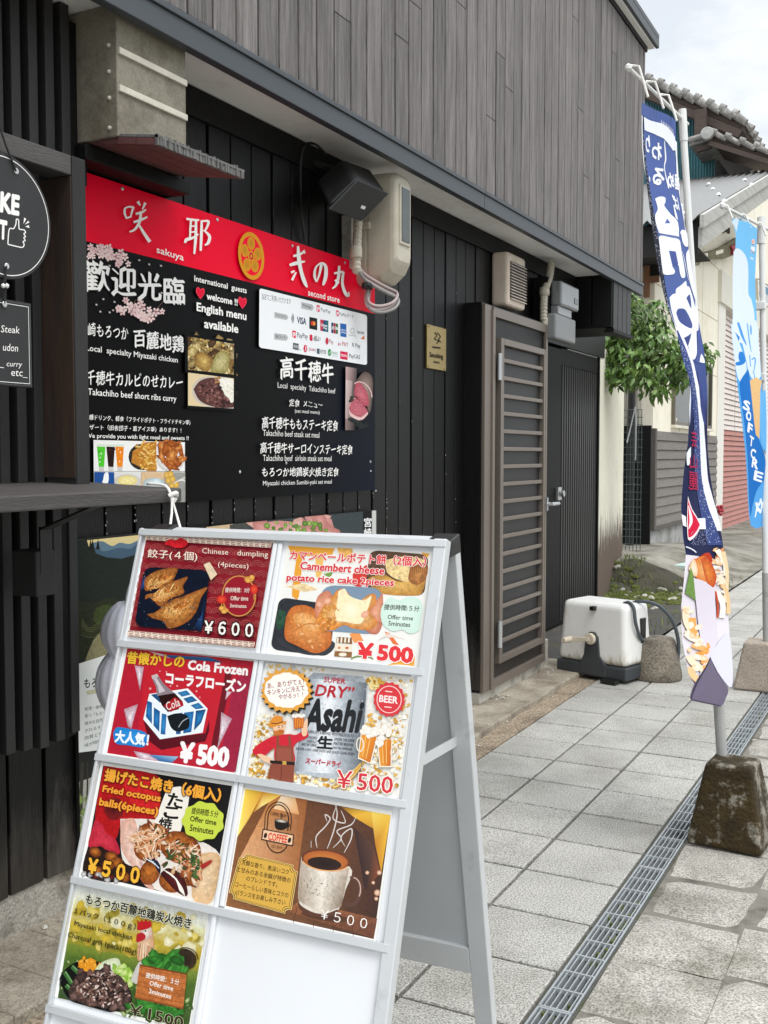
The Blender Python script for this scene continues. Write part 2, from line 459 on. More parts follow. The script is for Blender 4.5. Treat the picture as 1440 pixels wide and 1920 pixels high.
f = MB(); abox(f, .006, .644, -1.16, -.004, -.008, .0005); f.build('front_panel', white_board, st)
for (b, x0, x1) in ((-.009, 0, AW + .001), (-.2365, .0, AW - .012), (-.457, 0, AW - .012), (-.6835, 0, AW - .012), (-.908, 0, .318)):
    f = MB(); abox(f, x0 - .0015, x1 - .001, b - .0066, b + .0066, .0122, .0138); abox(f, x0 + .007, x1 - .026, b - .0066, b + .0066, .0008, .0122); f.build('holder_rail', alu, st, bevel=.0015)
for x in (.319, .330):
    f = MB(); abox(f, x - .0045, x + .0045, -.675 if x > .325 else -.9, -.02, .001, .009); f.build('holder_stile', white_board, st, bevel=.002)
f = MB(); abox(f, .006, .644, -1.19, -1.16, -.01, .011); f.build('bottom_rail', alu, st, bevel=.002)
# rear half
RB = math.radians(12.5)
RV = AB * (-math.sin(RB)) + Vector((0, 0, math.cos(RB))); RN = AU.cross(RV); RO = AO + AB * .04 + AU * .0
def rp_(a, b, c=0.): return RO + AU * a + RV * b + RN * c
def rbox(mb, a0, a1, b0, b1, c0, c1):
    return mb.hexa([rp_(a0, b0, c0), rp_(a1, b0, c0), rp_(a1, b0, c1), rp_(a0, b0, c1), rp_(a0, b1, c0), rp_(a1, b1, c0), rp_(a1, b1, c1), rp_(a0, b1, c1)])
RLn = RO.z / math.cos(RB)
f = MB(); rbox(f, 0, .04, -RLn, 0, -.012, .012); rbox(f, AW - .04, AW, -RLn, 0, -.012, .012); f.each('rear_stile', alu, st, bevel=.002)
f = MB(); rbox(f, .04, AW - .04, -.86, -.01, -.006, .003); f.build('rear_panel', mat('rear_panel_grey', '#b9bdc0', rough=.35, var=.04), st)
f = MB(); rbox(f, .04, AW - .04, -.92, -.86, -.012, .012); f.build('rear_rail', alu, st, bevel=.002)
f = MB(); rbox(f, .04, AW - .04, -.03, 0, -.012, .012); f.build('rear_rail', alu, st, bevel=.002)
for x in (.012, AW - .03):
    f = MB(); f.bar(ap(x, -.4, -.013), rp_(x, -.4, .012), .004, .018); f.build('brace', alu, st)
for x in (.0, AW - .045):
    f = MB(); f.hexa([ap(x - .002, -.03, -.0125), ap(x + .046, -.03, -.0125), rp_(x + .046, -.03, -.014), rp_(x - .002, -.03, -.014), ap(x - .002, .003, -.0125), ap(x + .046, .003, -.0125), rp_(x + .046, .006, -.014), rp_(x - .002, .006, -.014)])
    f.build('hinge', black_plastic, st, bevel=.003)

def poster(name, label, corners):
    """menu sheet held in the stand; corners of the paper in photograph pixels"""
    p = Print(ap(0, 0, .0022), AU, AV)
    q = [p.uv(c) for c in corners]
    a0, a1 = (q[0][0] + q[3][0]) / 2, (q[1][0] + q[2][0]) / 2; b1, b0 = (q[0][1] + q[1][1]) / 2, (q[2][1] + q[3][1]) / 2
    p.backuv([(a0, b1), (a1, b1), (a1, b0), (a0, b0)], .0006, '#f1efe9')
    p.clip = (a0, a1, b0, b1); p.z = .00003; p.meta = (name, label)
    return p
def finish(p): return tag(p.mesh(p.meta[0], paper), p.meta[1], 'menu poster', 'menu posters in the stand')
def V1(x, y): return (160 + x / 4, 980 + y / 4)
def V2(x, y): return (460 + x / 3.4286, 980 + y / 3.4286)
def V3(x, y): return (100 + x / 3.692, 1400 + y / 3.692)
def V4(x, y): return (400 + x / 2.6667, 1460 + y / 2.6667)
Q = lambda f_, *a: [f_(a[i], a[i + 1]) for i in range(0, len(a), 2)]

# --- dumplings
p = poster('menu_poster', 'dark red dumpling poster priced 600 yen', Q(V1, 455, 70, 1418, 140, 1285, 950, 315, 862))
p.view(160, 980, 4)
A = [(462, 92), (1408, 152), (1275, 942), (322, 852)]
p.poly(A, '#8d1b29', .06)
for r_ in range(9):
    for c_ in range(11):
        cx = (c_ + (.5 if r_ % 2 else 0)) / 10.5; cy = .14 + r_ * .095
        if cx > 1 or cy > .9: continue
        for rad in (.052, .036, .02):
            P = [p.bil(A, min(1, max(0, cx + rad * math.cos(t))), cy - 1.15 * rad * math.sin(t)) for t in [math.pi * i / 8 for i in range(9)]]
            p.stroke(P, 3.2, '#b9655f', sm=False)
for b0, b1 in ((0., .052), (.945, .998)):
    p.poly([p.bil(A, 0, b0), p.bil(A, 1, b0), p.bil(A, 1, b1), p.bil(A, 0, b1)], '#ead6c4')
    for k in range(21):
        a = (k + .1) / 21; h = b1 - b0
        Z = lambda x, y: p.bil(A, a + x / 21, b0 + y * h)
        p.stroke([Z(0, .15), Z(.7, .15), Z(.7, .55), Z(.3, .55), Z(.3, .85), Z(.95, .85)], 5, '#7d2430', sm=False)
p.spoly(PR('600,165 640,130 690,135 730,120 780,150 760,185 700,195 650,180'), '#c81e28', .2)
p.rquad([(455, 335), (945, 362), (895, 818), (378, 782)], .13, '#0b1426', .3)
p.sfan(PR('440,420 470,400 465,470 425,520'), '#2b59a0', '#0b1426')
p.sfan(PR('820,790 905,650 905,560 885,810'), '#24477d', '#0b1426')
for pts in ('455,490 462,420 560,360 695,345 690,395 650,455 560,485 470,518', '460,580 470,545 540,525 590,470 700,435 780,410 745,480 750,535 650,575 580,635 500,570', '475,690 500,690 560,660 640,595 760,550 860,510 930,490 880,570 840,680 760,760 640,798 600,745 520,722'):
    p.sfan(PR(pts), '#d99a4e', '#8f4f20', .35)
    P_ = PR(pts); cx = sum(a for a, b in P_) / len(P_); cy = sum(b for a, b in P_) / len(P_)
    p.ell(cx, cy + 10, 110, 42, '#e8b872', '#c98440', -.45, .3); p.ell(cx + 40, cy - 25, 60, 25, '#b06427', '#c07a35', -.4, .5)
    for k in range(5): p.stroke([(cx - 90 + 40 * k, cy + 40 - 14 * k), (cx - 70 + 40 * k, cy + 5 - 16 * k), (cx - 45 + 38 * k, cy - 18 - 16 * k)], [2, 9, 2], random.choice(['#f3d49a', '#a65f28', '#7a3c18', '#e6b56a']))
    p.scat([(cx - 120, cy - 60), (cx + 120, cy - 60), (cx + 120, cy + 60), (cx - 120, cy + 60)], 60, (2, 5), ['#5e2f14', '#3d2010', '#e9c48c'])
p.scat(PR('400,560 900,560 890,810 390,770'), 40, (1.5, 3), ['#7d9cc0', '#b7c4d4'])
p.text('餃子(４個)', (478, 275), (850, 300), (484, 203), '#f3e3d2', .012)
p.text('Chinese　dumpling', (888, 248), (1382, 278), (890, 195), '#f3e3d2', .008)
p.text('(4pieces)', (1006, 345), (1235, 362), (1010, 296), '#f3e3d2', .008)
p.poly(PR('900,318 945,300 1003,392 955,437'), '#e6cfae', .1)
p.ell(1165, 555, 132, 155, '#98192a'); p.ring(1165, 555, 124, 150, 10, '#c98a4a')
for cx, cy, rx, ry in ((1035, 580, 38, 32), (1278, 505, 30, 36)):
    p.ell(cx, cy, rx, ry, '#ee5a34', '#c41e24'); p.stroke([(cx, cy + ry), (cx, cy + ry + 40)], 5, '#d9a04a')
for cx, cy in ((1255, 428), (1050, 655)):
    for k in range(6): p.ell(cx + random.uniform(-30, 30), cy + random.uniform(-16, 16), 22, 17, '#f2c56a', '#cf8a3a')
p.text('提供時間：3分', (1062, 528), (1245, 530), (1064, 492), '#f5e6da', .012)
p.text('Offer time', (1103, 588), (1235, 590), (1104, 555), '#f5e6da', .01)
p.text('3minutes', (1098, 640), (1222, 645), (1099, 612), '#f5e6da', .01)
p.text('￥６００', (905, 832), (1268, 862), (912, 738), '#f6efe6', .03, '#17090c', .075)
finish(p)

# --- frozen cola
p = poster('menu_poster', 'red frozen cola poster priced 500 yen', Q(V1, 298, 915, 1285, 1020, 1130, 1905, 150, 1742)).view(160, 980, 4)
A = [(315, 942), (1265, 1040), (1115, 1875), (163, 1728)]
p.poly(A, '#b71e33', .06)
p.poly(PR('460,955 1090,1018 960,1790 390,1700 380,1700 '), '#c62231', .05)
p.poly(PR('1050,1130 1100,1135 985,1700 940,1690'), '#6d1522')
p.poly(PR('1110,1190 1250,1100 1130,1870 1000,1840'), '#a02340', .1)
p.quad4([(575, 990), (930, 1010), (1040, 1050), (640, 1015)], ['#2c5f92', '#3a78b0', '#2b4e74', '#244b78'])
for q in ('470,960 600,990 640,1020 520,985', '370,1070 440,1080 410,1260', '290,1400 395,1360 345,1545 320,1530', '1020,1420 1100,1470 990,1700 1010,1560', '360,1710 480,1735 560,1790 400,1770', '1060,1260 1100,1270 1050,1330'):
    pts = PR(q); p.fan(pts, '#e7dfe4', '#b98a9a', .2)
p.quad4([(480, 1740), (700, 1755), (650, 1800), (560, 1790)], ['#4f86b8', '#9cc3dd', '#3c6c9c', '#2f5b8a'])
p.poly(PR('435,1480 560,1620 900,1580 930,1480 930,1560 900,1640 570,1705 480,1640'), '#5b101d')
p.poly(PR('480,1285 770,1243 918,1395 880,1575 560,1625 435,1475'), '#eef6fb')
for q, a, b in (('492,1290 620,1270 700,1330 560,1350', '#2b6da8', '#17436f'), ('690,1275 760,1258 790,1290 725,1305', '#3d8cc6', '#1d5c94'), ('735,1320 800,1300 840,1335 770,1355', '#2c77b4', '#1a4f80'), ('790,1370 850,1350 890,1390 830,1400', '#3d8cc6', '#1d5c94'),
                ('465,1335 500,1350 500,1510 455,1455', '#2f86c8', '#174f86'), ('515,1385 560,1415 555,1570 512,1520', '#2f86c8', '#174f86'), ('575,1430 610,1440 600,1590 565,1585', '#3a95d6', '#1b5a96'), ('690,1430 730,1425 715,1585 680,1585', '#2f86c8', '#174f86'),
                ('740,1425 815,1415 795,1570 735,1580', '#3a95d6', '#1b5a96'), ('830,1410 905,1400 870,1500 815,1560', '#2f86c8', '#123e6c')):
    p.fan(PR(q), a, b, .08)
p.spoly(PR('615,1450 690,1430 770,1450 780,1530 730,1560 680,1565 640,1530'), '#141a20', .1); p.stroke(PR('700,1535 730,1490 772,1465'), 6, '#aeb6bd')
p.poly(PR('540,1280 668,1275 730,1340 700,1400 620,1420 575,1370'), '#2a0f10', .1)
p.poly(PR('500,1165 548,1150 590,1210 668,1278 540,1300 530,1230'), '#8e7f86'); p.poly(PR('515,1170 535,1165 570,1220 600,1262 555,1280 545,1230'), '#cfc4c8')
p.poly(PR('495,1148 540,1133 552,1155 505,1175'), '#c9b9b9')
p.poly(PR('588,1372 672,1308 732,1345 738,1372 640,1420'), '#b01622')
p.text('Cola', (615, 1412), (715, 1372), (600, 1352), '#f2e4e0', .01)
for cx, cy, r in ((488, 1245, 10), (605, 1185, 8), (560, 1115, 6), (610, 1120, 7), (690, 1225, 8), (640, 1225, 7), (835, 1265, 8), (860, 1310, 6)): p.ell(cx, cy, r, r, '#f4cdd0', '#dc6a74')
p.text('昔懐かしの', (310, 1055), (738, 1090), (322, 965), '#f2c23a', .035, '#5c1015', .02)
p.text('Cola Frozen', (770, 1100), (1215, 1145), (778, 1032), '#fbf3f0', .045)
p.text('コーラフローズン', (605, 1205), (1200, 1275), (612, 1118), '#fbf3f0', .05)
p.sfan(PR('210,1580 240,1535 330,1545 420,1560 465,1590 460,1650 430,1685 320,1670 230,1655'), '#2f97e0', '#1f7fca')
p.text('大人気！', (222, 1645), (470, 1675), (232, 1558), '#f3f8fb', .05)
p.text('￥500', (705, 1790), (1065, 1830), (722, 1650), '#fdf4f2', .06)
finish(p)

# --- cheese potato cake
p = poster('menu_poster', 'white cheese potato cake poster with red lettering', Q(V2, 262, 128, 1205, 208, 1108, 945, 160, 838)).view(460, 980, 3.4286)
p.z += 0
p.poly(PR('275,140 575,165 560,205 470,215 300,215'), '#f0a93c'); p.spoly(PR('330,215 365,218 345,470 310,480 300,440'), '#eda436')
p.spoly(PR('450,200 500,205 490,330 455,345'), '#f3c06a'); p.poly(PR('590,160 690,165 690,260 600,200'), '#f2b860', .2)
p.spoly(PR('500,330 560,320 540,350'), '#7aa04a'); p.poly(PR('690,330 780,270 800,330 740,420 690,400'), '#d83a30'); p.poly(PR('255,410 380,390 470,430 380,445'), '#ecd1a0', .2)
p.poly(PR('1130,190 1185,200 1165,235'), '#eea73a'); p.poly(PR('900,930 1090,860 1085,922 990,912'), '#efa63a'); p.poly(PR('895,700 930,710 990,790 950,780'), '#e8743a'); p.poly(PR('670,715 730,700 760,760 700,775'), '#ef9a56')
for k in range(7): p.stroke([(850 + 10 * k, 760 - 8 * k), (940 + 14 * k, 720 + 5 * k)], 7, random.choice(['#e9ddd2', '#d9d2cb', '#f0d5c2']))
p.rquad([(800, 175), (1180, 205), (1150, 475), (770, 440)], .16, '#5d432e', .3)
p.sfan(PR('790,360 880,330 1000,380 1150,330 1140,440 1080,470 850,450'), '#e2b565', '#b98336', .2); p.spoly(PR('900,240 1050,215 1160,250 1150,330 1040,380 920,330'), '#e7c98e', .3)
p.sfan(PR('1060,290 1165,260 1165,350 1110,400 1050,370'), '#c78a4a', '#8c5426', .3)
for k in range(7): p.stroke([(1062 + 14 * k, 285 - 4 * k), (1060 + 13 * k, 350 - 6 * k)], 4, '#7a4420')
p.rquad([(220, 478), (580, 530), (545, 862), (160, 815)], .14, '#2f3238', .25)
p.spoly(PR('215,560 255,570 270,640 215,690 200,640'), '#2a4a38', .4)
p.sfan(PR('300,770 200,740 255,800 400,850 540,840 560,760'), '#171a1e', '#3a3d42')
p.sfan(PR('262,610 300,545 380,530 450,560 520,620 555,720 540,800 450,840 330,790 255,740'), '#e9a35c', '#c0672c', .22)
p.ell(400, 640, 100, 50, '#f0b878', '#e29a52', .4, .2); p.stroke(PR('310,700 400,650 500,665'), 8, '#c87838')
p.rquad([(500, 400), (885, 420), (860, 722), (445, 690)], .2, '#7d93a8')
p.sfan(PR('445,560 470,470 540,440 560,520 530,600 460,620'), '#e8a888', '#c97a5c', .1); p.sfan(PR('885,450 800,560 790,620 860,660 885,560'), '#e8a888', '#c97a5c', .1)
p.sfan(PR('800,650 880,640 850,715 780,700'), '#e0987a', '#b96a50', .1)
p.sfan(PR('450,640 500,540 560,470 610,425 660,450 690,490 740,500 790,465 835,460 840,520 800,570 850,640 800,690 690,680 640,660 560,690 480,690'), '#f6d69a', '#d08236', .18)
p.spoly(PR('600,440 640,425 670,470 760,500 810,470 800,520 770,600 740,650 650,640 580,620 590,520'), '#f8e9bf', .08); p.ell(680, 560, 60, 60, '#fdf5da', '#f8e9bf')
p.ell(530, 650, 70, 40, '#c8792f', '#d98c40', .3, .3); p.scat(PR('470,600 540,500 600,560 580,640 520,690'), 30, (5, 12), [('#e8a850', '#c87a30'), ('#f0c47c', '#d89848')], 1.5); p.scat(PR('280,640 380,550 520,640 530,780 420,830 290,760'), 22, (4, 10), [('#e8a058', '#d88a44'), ('#f4c08a', '#e8a868'), ('#c8702e', '#d8843e')], 1.8)
for cx, cy, rx in ((560, 505, 24), (800, 590, 28), (505, 525, 18)): p.ell(cx - 30, cy, rx, 20, '#f2c0a4', '#e5a183', -.6)
p.text('カマンベールポテト餅（2個入）', (286, 238), (1160, 285), (292, 178), '#e0363f', .03, '#fbeee6', .05)
p.text('Camembert cheese', (352, 300), (890, 335), (360, 252), '#d92f3c', .035, '#fbf3ec', .05)
p.text('potato rice cake 2pieces', (265, 385), (952, 422), (272, 330), '#d92f3c', .035, '#fbf3ec', .05)
p.sfan(PR('870,600 880,540 930,480 990,500 1040,480 1110,485 1140,540 1130,620 1120,690 1060,715 1010,690 950,700 890,660'), '#dff1e6', '#cfe8da')
p.text('提供時間:５分', (892, 560), (1118, 572), (896, 525), '#243028', .02); p.text('Offer time', (915, 620), (1078, 630), (918, 592), '#243028', .015); p.text('5minutes', (920, 662), (1060, 672), (923, 632), '#243028', .015)
p.poly(PR('590,735 685,740 690,780 585,770'), '#8a5a34'); p.poly(PR('580,775 690,785 685,868 572,860'), '#efe3cf'); p.poly(PR('578,825 688,832 685,868 572,860'), '#8f6238')
for k in range(4): p.poly([(592 + 24 * k, 738), (602 + 24 * k, 739), (600 + 24 * k, 772), (588 + 24 * k, 771)], '#f3e9d8')
p.ell(628, 848, 26, 12, '#efe3cf'); p.ell(605, 805, 10, 8, '#d98a4a'); p.ell(655, 806, 12, 8, '#c96a3a')
p.ring(752, 880, 68, 22, 9, '#6f8a3a', a0=180, a1=360)
p.text('￥500', (722, 868), (1072, 902), (730, 772), '#e23238', .05, '#fdf6f0', .04)
finish(p)

# --- beer
p = poster('menu_poster', 'beer can poster with two clinking mugs, priced 500 yen', Q(V2, 130, 890, 1090, 1000, 985, 1765, 20, 1650)).view(460, 980, 3.4286)
A = [(138, 900), (1078, 1010), (972, 1752), (26, 1640)]
p.poly(A, '#e9e6df', .08)
p.scat(PR('138,905 500,940 480,1010 140,1100'), 120, (5, 14), ['#d8d8d2', '#f4f2ee', '#e3c489'], mot=.2)
p.scat(PR('50,1250 200,1230 200,1420 60,1640 26,1640'), 160, (6, 16), ['#d9b060', '#efe0bc', '#c08f3a', '#f7f0dc'], mot=.3)
p.scat(PR('800,980 1075,1015 1050,1250 850,1230'), 120, (6, 14), ['#d7ad55', '#f2ead8', '#e6d2a0', '#efeae0'], mot=.3)
p.scat(PR('800,1230 1040,1250 975,1740 700,1720 740,1500'), 180, (6, 15), ['#e0b458', '#f4e7c4', '#c9963e', '#f7f1e2'], mot=.3)
p.scat(PR('26,1560 330,1600 700,1610 690,1720 26,1640'), 160, (6, 16), ['#dba540', '#f0d898', '#b9862f', '#f5ead0'], mot=.3)
p.poly(PR('440,965 760,990 790,1060 745,1620 640,1660 330,1615 320,1500 390,1060'), '#b9bfc6', .1)
for a0, a1, c0, c1 in ((0, .2, '#8c939b', '#c8ced4'), (.2, .42, '#c8ced4', '#eef1f4'), (.42, .65, '#eef1f4', '#b4bac1'), (.65, .85, '#b4bac1', '#8a9198'), (.85, 1, '#8a9198', '#62686f')):
    B = [(400, 1000), (785, 1030), (745, 1625), (322, 1600)]
    p.quad4([p.bil(B, a0, 0), p.bil(B, a1, 0), p.bil(B, a1, 1), p.bil(B, a0, 1)], [c0, c1, c1, c0], .12)
p.poly(PR('440,965 760,990 785,1030 400,1000'), '#9aa0a6', .2)
p.scat(PR('400,1010 780,1030 740,1620 330,1590'), 120, (2, 5), [('#f6f8fa', '#aab0b6'), ('#dfe3e6', '#8b9299')])
p.scat(PR('770,990 900,1000 880,1090 800,1060'), 40, (8, 16), ['#d2a23a', '#e8cf8c', '#a87a25'], mot=.3)
p.text('SUPER', (508, 1025), (645, 1038), (514, 993), '#b9222e', .02)
p.text('DRY”', (452, 1112), (690, 1132), (470, 1042), '#b9222e', .025)
p.text('Asahi', (378, 1330), (728, 1345), (420, 1140), '#191b1e', .04)
p.text('生', (468, 1448), (562, 1455), (475, 1372), '#191b1e', .04)
for k, (s_, x0, x1, y) in enumerate((('SUPER DRY IS BREWED WITH PRECISION TO', 405, 700, 1352), ('STANDARDS', 402, 466, 1388), ('UNDER THE SUPER', 575, 705, 1400), ('CAREFULLY', 398, 462, 1412), ('MASTER BREWER', 572, 700, 1428), ('AND MATURING', 365, 460, 1432), ('ING TECHNIQUES', 568, 690, 1456), ('DELIVER A DRY, CRISP TASTE AND QUICK CLEAN FINISH', 330, 705, 1462))):
    p.text(s_, (x0, y), (x1, y + (x1 - x0) * .1), (x0 + 3, y - 18), '#3a3d42', .01)
p.text('スーパードライ', (392, 1545), (615, 1572), (398, 1512), '#c01c34', .04)
# farmer drawing
p.spoly(PR('155,1310 165,1285 180,1255 215,1240 245,1255 248,1280 268,1275 262,1295 200,1325'), '#e08f35'); p.stroke(PR('170,1290 210,1292 250,1278'), 5, '#3a2415')
p.spoly(PR('182,1318 250,1295 258,1330 240,1362 200,1365'), '#f0c4a0'); p.spoly(PR('185,1335 205,1340 225,1330 255,1335 245,1362 215,1375 192,1362'), '#c8732f')
p.ell(222, 1318, 4, 4, '#2a1a12'); p.ell(244, 1314, 4, 4, '#2a1a12'); p.stroke(PR('215,1308 228,1306'), 4, '#6a3a1a'); p.stroke(PR('236,1304 250,1302'), 4, '#6a3a1a'); p.spoly(PR('234,1318 244,1330 234,1333'), '#e0aa84'); p.stroke(PR('226,1345 238,1347 248,1342'), 4, '#7a2f20')
p.spoly(PR('175,1375 280,1360 330,1365 380,1340 410,1350 400,1385 330,1420 315,1460 320,1540 200,1535 190,1450 140,1490 80,1500 52,1470 90,1425'), '#cf2435', .05)
p.spoly(PR('80,1490 115,1490 180,1525 170,1552 120,1530'), '#f0c4a0'); p.spoly(PR('365,1335 380,1290 405,1260 405,1320 400,1365 375,1372'), '#f0c4a0')
p.poly(PR('315,1250 385,1258 378,1320 318,1328'), '#cc6a28'); p.poly(PR('325,1262 378,1266 372,1312 325,1318'), '#e58a34')
for x in (335, 350, 365): p.stroke([(x, 1265), (x - 2, 1316)], 4, '#a4501c')
for k in range(6): p.ell(315 + 13 * k, 1243 + 3 * math.sin(k * 2), 12, 12, '#fdfaf2', '#e6ddd0')
p.poly(PR('205,1430 308,1440 322,1540 315,1672 240,1660 150,1640 165,1560 195,1535'), '#8e4a38'); p.poly(PR('205,1450 300,1455 300,1532 210,1530'), '#9c5442')
p.poly(PR('205,1370 222,1368 225,1440 208,1438'), '#8e4a38'); p.poly(PR('280,1372 298,1370 302,1445 286,1445'), '#8e4a38')
p.poly(PR('165,1528 322,1540 322,1560 165,1548'), '#241a18'); p.poly(PR('245,1532 270,1534 270,1558 245,1556'), '#c9a24a'); p.stroke(PR('240,1565 235,1655'), 4, '#5e2c20')
# speech burst
P = []
for k in range(44):
    t = 2 * math.pi * k / 44; r_ = 1.0 if k % 2 else 1.16
    P.append((270 + 150 * r_ * math.cos(t), 1080 + 128 * r_ * math.sin(t)))
p.poly([(x + 10, y + 12) for x, y in P], '#2a2118'); p.poly(P, '#e6a443'); p.ell(270, 1080, 138, 112, '#fdfbf4', '#fbf6ea', 0, 0, 40, .05)
p.text('あ、ありがてぇ！', (150, 1070), (385, 1040), (146, 1032), '#9c3540', .015); p.text('キンキンに冷えて', (150, 1112), (388, 1082), (146, 1075), '#9c3540', .015); p.text('やがるッ！！', (222, 1140), (378, 1122), (220, 1106), '#9c3540', .015)
P = [(930 + (104 if k % 2 else 94) * math.cos(math.pi * k / 16), 1138 + (114 if k % 2 else 103) * math.sin(math.pi * k / 16)) for k in range(32)]
p.spoly(P, '#d8333a', k=2); p.ring(930, 1138, 78, 86, 5, '#f4d9d4'); p.text('BEER', (866, 1152), (982, 1165), (870, 1110), '#f7e6e2', .035)
p.stroke(PR('905,1085 950,1090'), 7, '#f4d9d4'); p.stroke(PR('900,1185 945,1190'), 7, '#f4d9d4')
for (q, hx) in (([(755, 1345), (850, 1380), (808, 1545), (735, 1510)], -1), ([(858, 1400), (945, 1395), (940, 1565), (875, 1565)], 1)):
    p.poly([(q[0][0] - 6, q[0][1]), (q[1][0] + 6, q[1][1]), (q[2][0] + 6, q[2][1] + 8), (q[3][0] - 6, q[3][1] + 8)], '#f2ead8')
    p.quad4(q, ['#e7962a', '#d87a1a', '#c8661a', '#e89a34'])
    for a in (.3, .6): p.stroke([p.bil(q, a, .05), p.bil(q, a, .9)], 5, '#f6c470')
    cx, cy = (q[0][0] + 0, (q[0][1] + q[3][1]) / 2) if hx < 0 else (q[1][0] + 8, (q[1][1] + q[2][1]) / 2)
    p.ring(cx + hx * 12, cy, 22, 44, 8, '#e9dfcc')
for k in range(26): p.ell(random.uniform(765, 945), random.uniform(1315, 1370), random.uniform(14, 30), random.uniform(12, 24), '#fffdf7', '#e8dfd2')
for k in range(8): p.ell(random.uniform(850, 890), random.uniform(1360, 1430), 16, 18, '#fffdf7', '#e8dfd2')
for k in range(9): p.stroke([(600 - 4 * k, 1640 + 10 * k), (690, 1600 + 6 * k), (750, 1545 + 4 * k)], 5, random.choice(['#d7a548', '#b98430', '#e8c67a']))
p.text('￥500', (590, 1700), (950, 1745), (600, 1590), '#d22f3a', .015, '#fbf0e6', .04)
finish(p)

# --- takoyaki
p = poster('menu_poster', 'black and red octopus ball poster with orange lettering', Q(V3, 330, 108, 1262, 252, 1112, 1105, 180, 898)).view(100, 1400, 3.692)
A = [(345, 130), (1238, 272), (1092, 1080), (205, 880)]
p.poly(A, '#151416', .1)
p.spoly(PR('350,135 700,190 740,300 730,480 680,560 560,600 480,520 430,640 340,580 290,480'), '#b3181c', .2); p.spoly(PR('470,200 700,250 720,420 560,420'), '#cf2226', .2); p.ell(420, 430, 70, 80, '#4a1418', '#7d1b1e', 0, .2)
p.sfan(PR('290,500 340,540 370,600 430,640 460,740 380,730 330,690 240,690'), '#d83a4c', '#b42438', .15)
p.spoly(PR('240,690 300,720 360,710 420,740 520,770 600,900 400,940 210,880'), '#2a1c18', .3)
for cx, cy in ((400, 760), (290, 730), (440, 800), (380, 820), (490, 900), (300, 860)): p.ell(cx, cy, 45, 36, '#c9742c', '#5a2a14', random.random(), .3)
p.scat(PR('215,850 400,900 520,960 210,885'), 14, (12, 22), [('#d9d6d2', '#8c8a88'), ('#7a2a22', '#3a1512')])
p.spoly(PR('465,500 640,500 760,520 900,600 1158,755 1098,1080 900,1040 640,960 600,850 480,780'), '#e9e0d6', .06)
p.sfan(PR('470,510 560,500 590,620 640,900 700,985 640,965 560,850 470,700'), '#f3d9cc', '#d9a693', .15)
p.sfan(PR('1000,740 1158,760 1095,1078 960,1040'), '#e8cba6', '#d8b184', .15)
p.poly(PR('790,285 880,275 945,330 930,420 880,590 690,545'), '#f3ece0'); p.text('た', (790, 405), (890, 430), (800, 315), '#151414', .03); p.text('こ', (765, 490), (860, 500), (775, 415), '#151414', .04); p.text('焼', (725, 560), (815, 575), (738, 488), '#151414', .03)
for cx, cy, rx, ry in ((670, 870, 70, 90), (820, 930, 90, 80), (700, 620, 120, 90), (880, 700, 150, 110), (640, 700, 80, 90), (960, 860, 70, 110)): p.ell(cx, cy, rx, ry, '#c9762e', '#7d3d1a', .4, .35)
p.sfan(PR('740,880 800,840 900,900 930,1030 850,1000'), '#5a1a1c', '#3a1214', .1); p.sfan(PR('620,790 680,750 740,820 735,880 690,800'), '#2a2e50', '#1d1a2e')
R_ = PR('545,590 680,530 780,560 900,640 1010,740 1040,860 980,1000 900,900 780,830 640,760 560,680')
p.scat(R_, 150, (6, 16), [('#d9a070', '#a8602e'), ('#efe0cc', '#cda888'), ('#3f5a2c', '#2b3f20'), ('#8a4a28', '#5a2a16'), ('#e8c8a0', '#c8905c')], 2.4, .2)
p.scat(PR('520,600 700,540 760,620 720,760 600,800'), 70, (3, 7), ['#e8b890', '#d99468', '#f3d8bc'], 7)
p.scat(PR('760,640 1000,700 1030,900 900,880'), 80, (3, 7), ['#f2ddc4', '#e0aa80', '#c87a50', '#3f5a2c'], 6)
for k in range(5): p.stroke([(760 + 22 * k, 850 + 14 * k), (840 + 14 * k, 900 + 20 * k), (880 + 8 * k, 1000 + 8 * k)], 6, '#f6efe4')
for k in range(4): p.stroke([(640 + 20 * k, 775 + 10 * k), (700 + 12 * k, 800 + 14 * k)], 6, '#dfe6ea')
p.spoly(PR('1020,820 1090,785 1100,800 1040,845'), '#a82c24'); p.scat(PR('960,700 1010,760 1000,960 960,900'), 40, (5, 10), ['#2e4a24', '#4a6a34'], 1.5)
p.text('揚げたこ焼き（6個入）', (355, 235), (1155, 385), (370, 150), '#f3a93a', .045, '#3a0f10', .05)
p.text('Fried octopus', (342, 325), (740, 395), (352, 268), '#f2a338', .04, '#7a1414', .04); p.text('balls(6pieces)', (318, 420), (722, 490), (330, 355), '#f2a338', .04, '#7a1414', .04)
P = [(1040 + (150 if k % 2 else 136) * math.cos(math.pi * k / 9), 515 + (140 if k % 2 else 126) * math.sin(math.pi * k / 9)) for k in range(18)]
p.spoly([(x + 4, y + 8) for x, y in P], '#20260c', k=3); p.spoly(P, '#c9d84a', k=3)
p.text('提供時間:５分', (958, 465), (1142, 492), (966, 420), '#1d200c', .02); p.text('Offer time', (950, 515), (1130, 545), (954, 478), '#1d200c', .025); p.text('5minutes', (948, 582), (1110, 608), (953, 540), '#1d200c', .025)
p.text('￥５００', (240, 870), (590, 945), (255, 770), '#f5b93c', .05, '#2c0f10', .05)
finish(p)

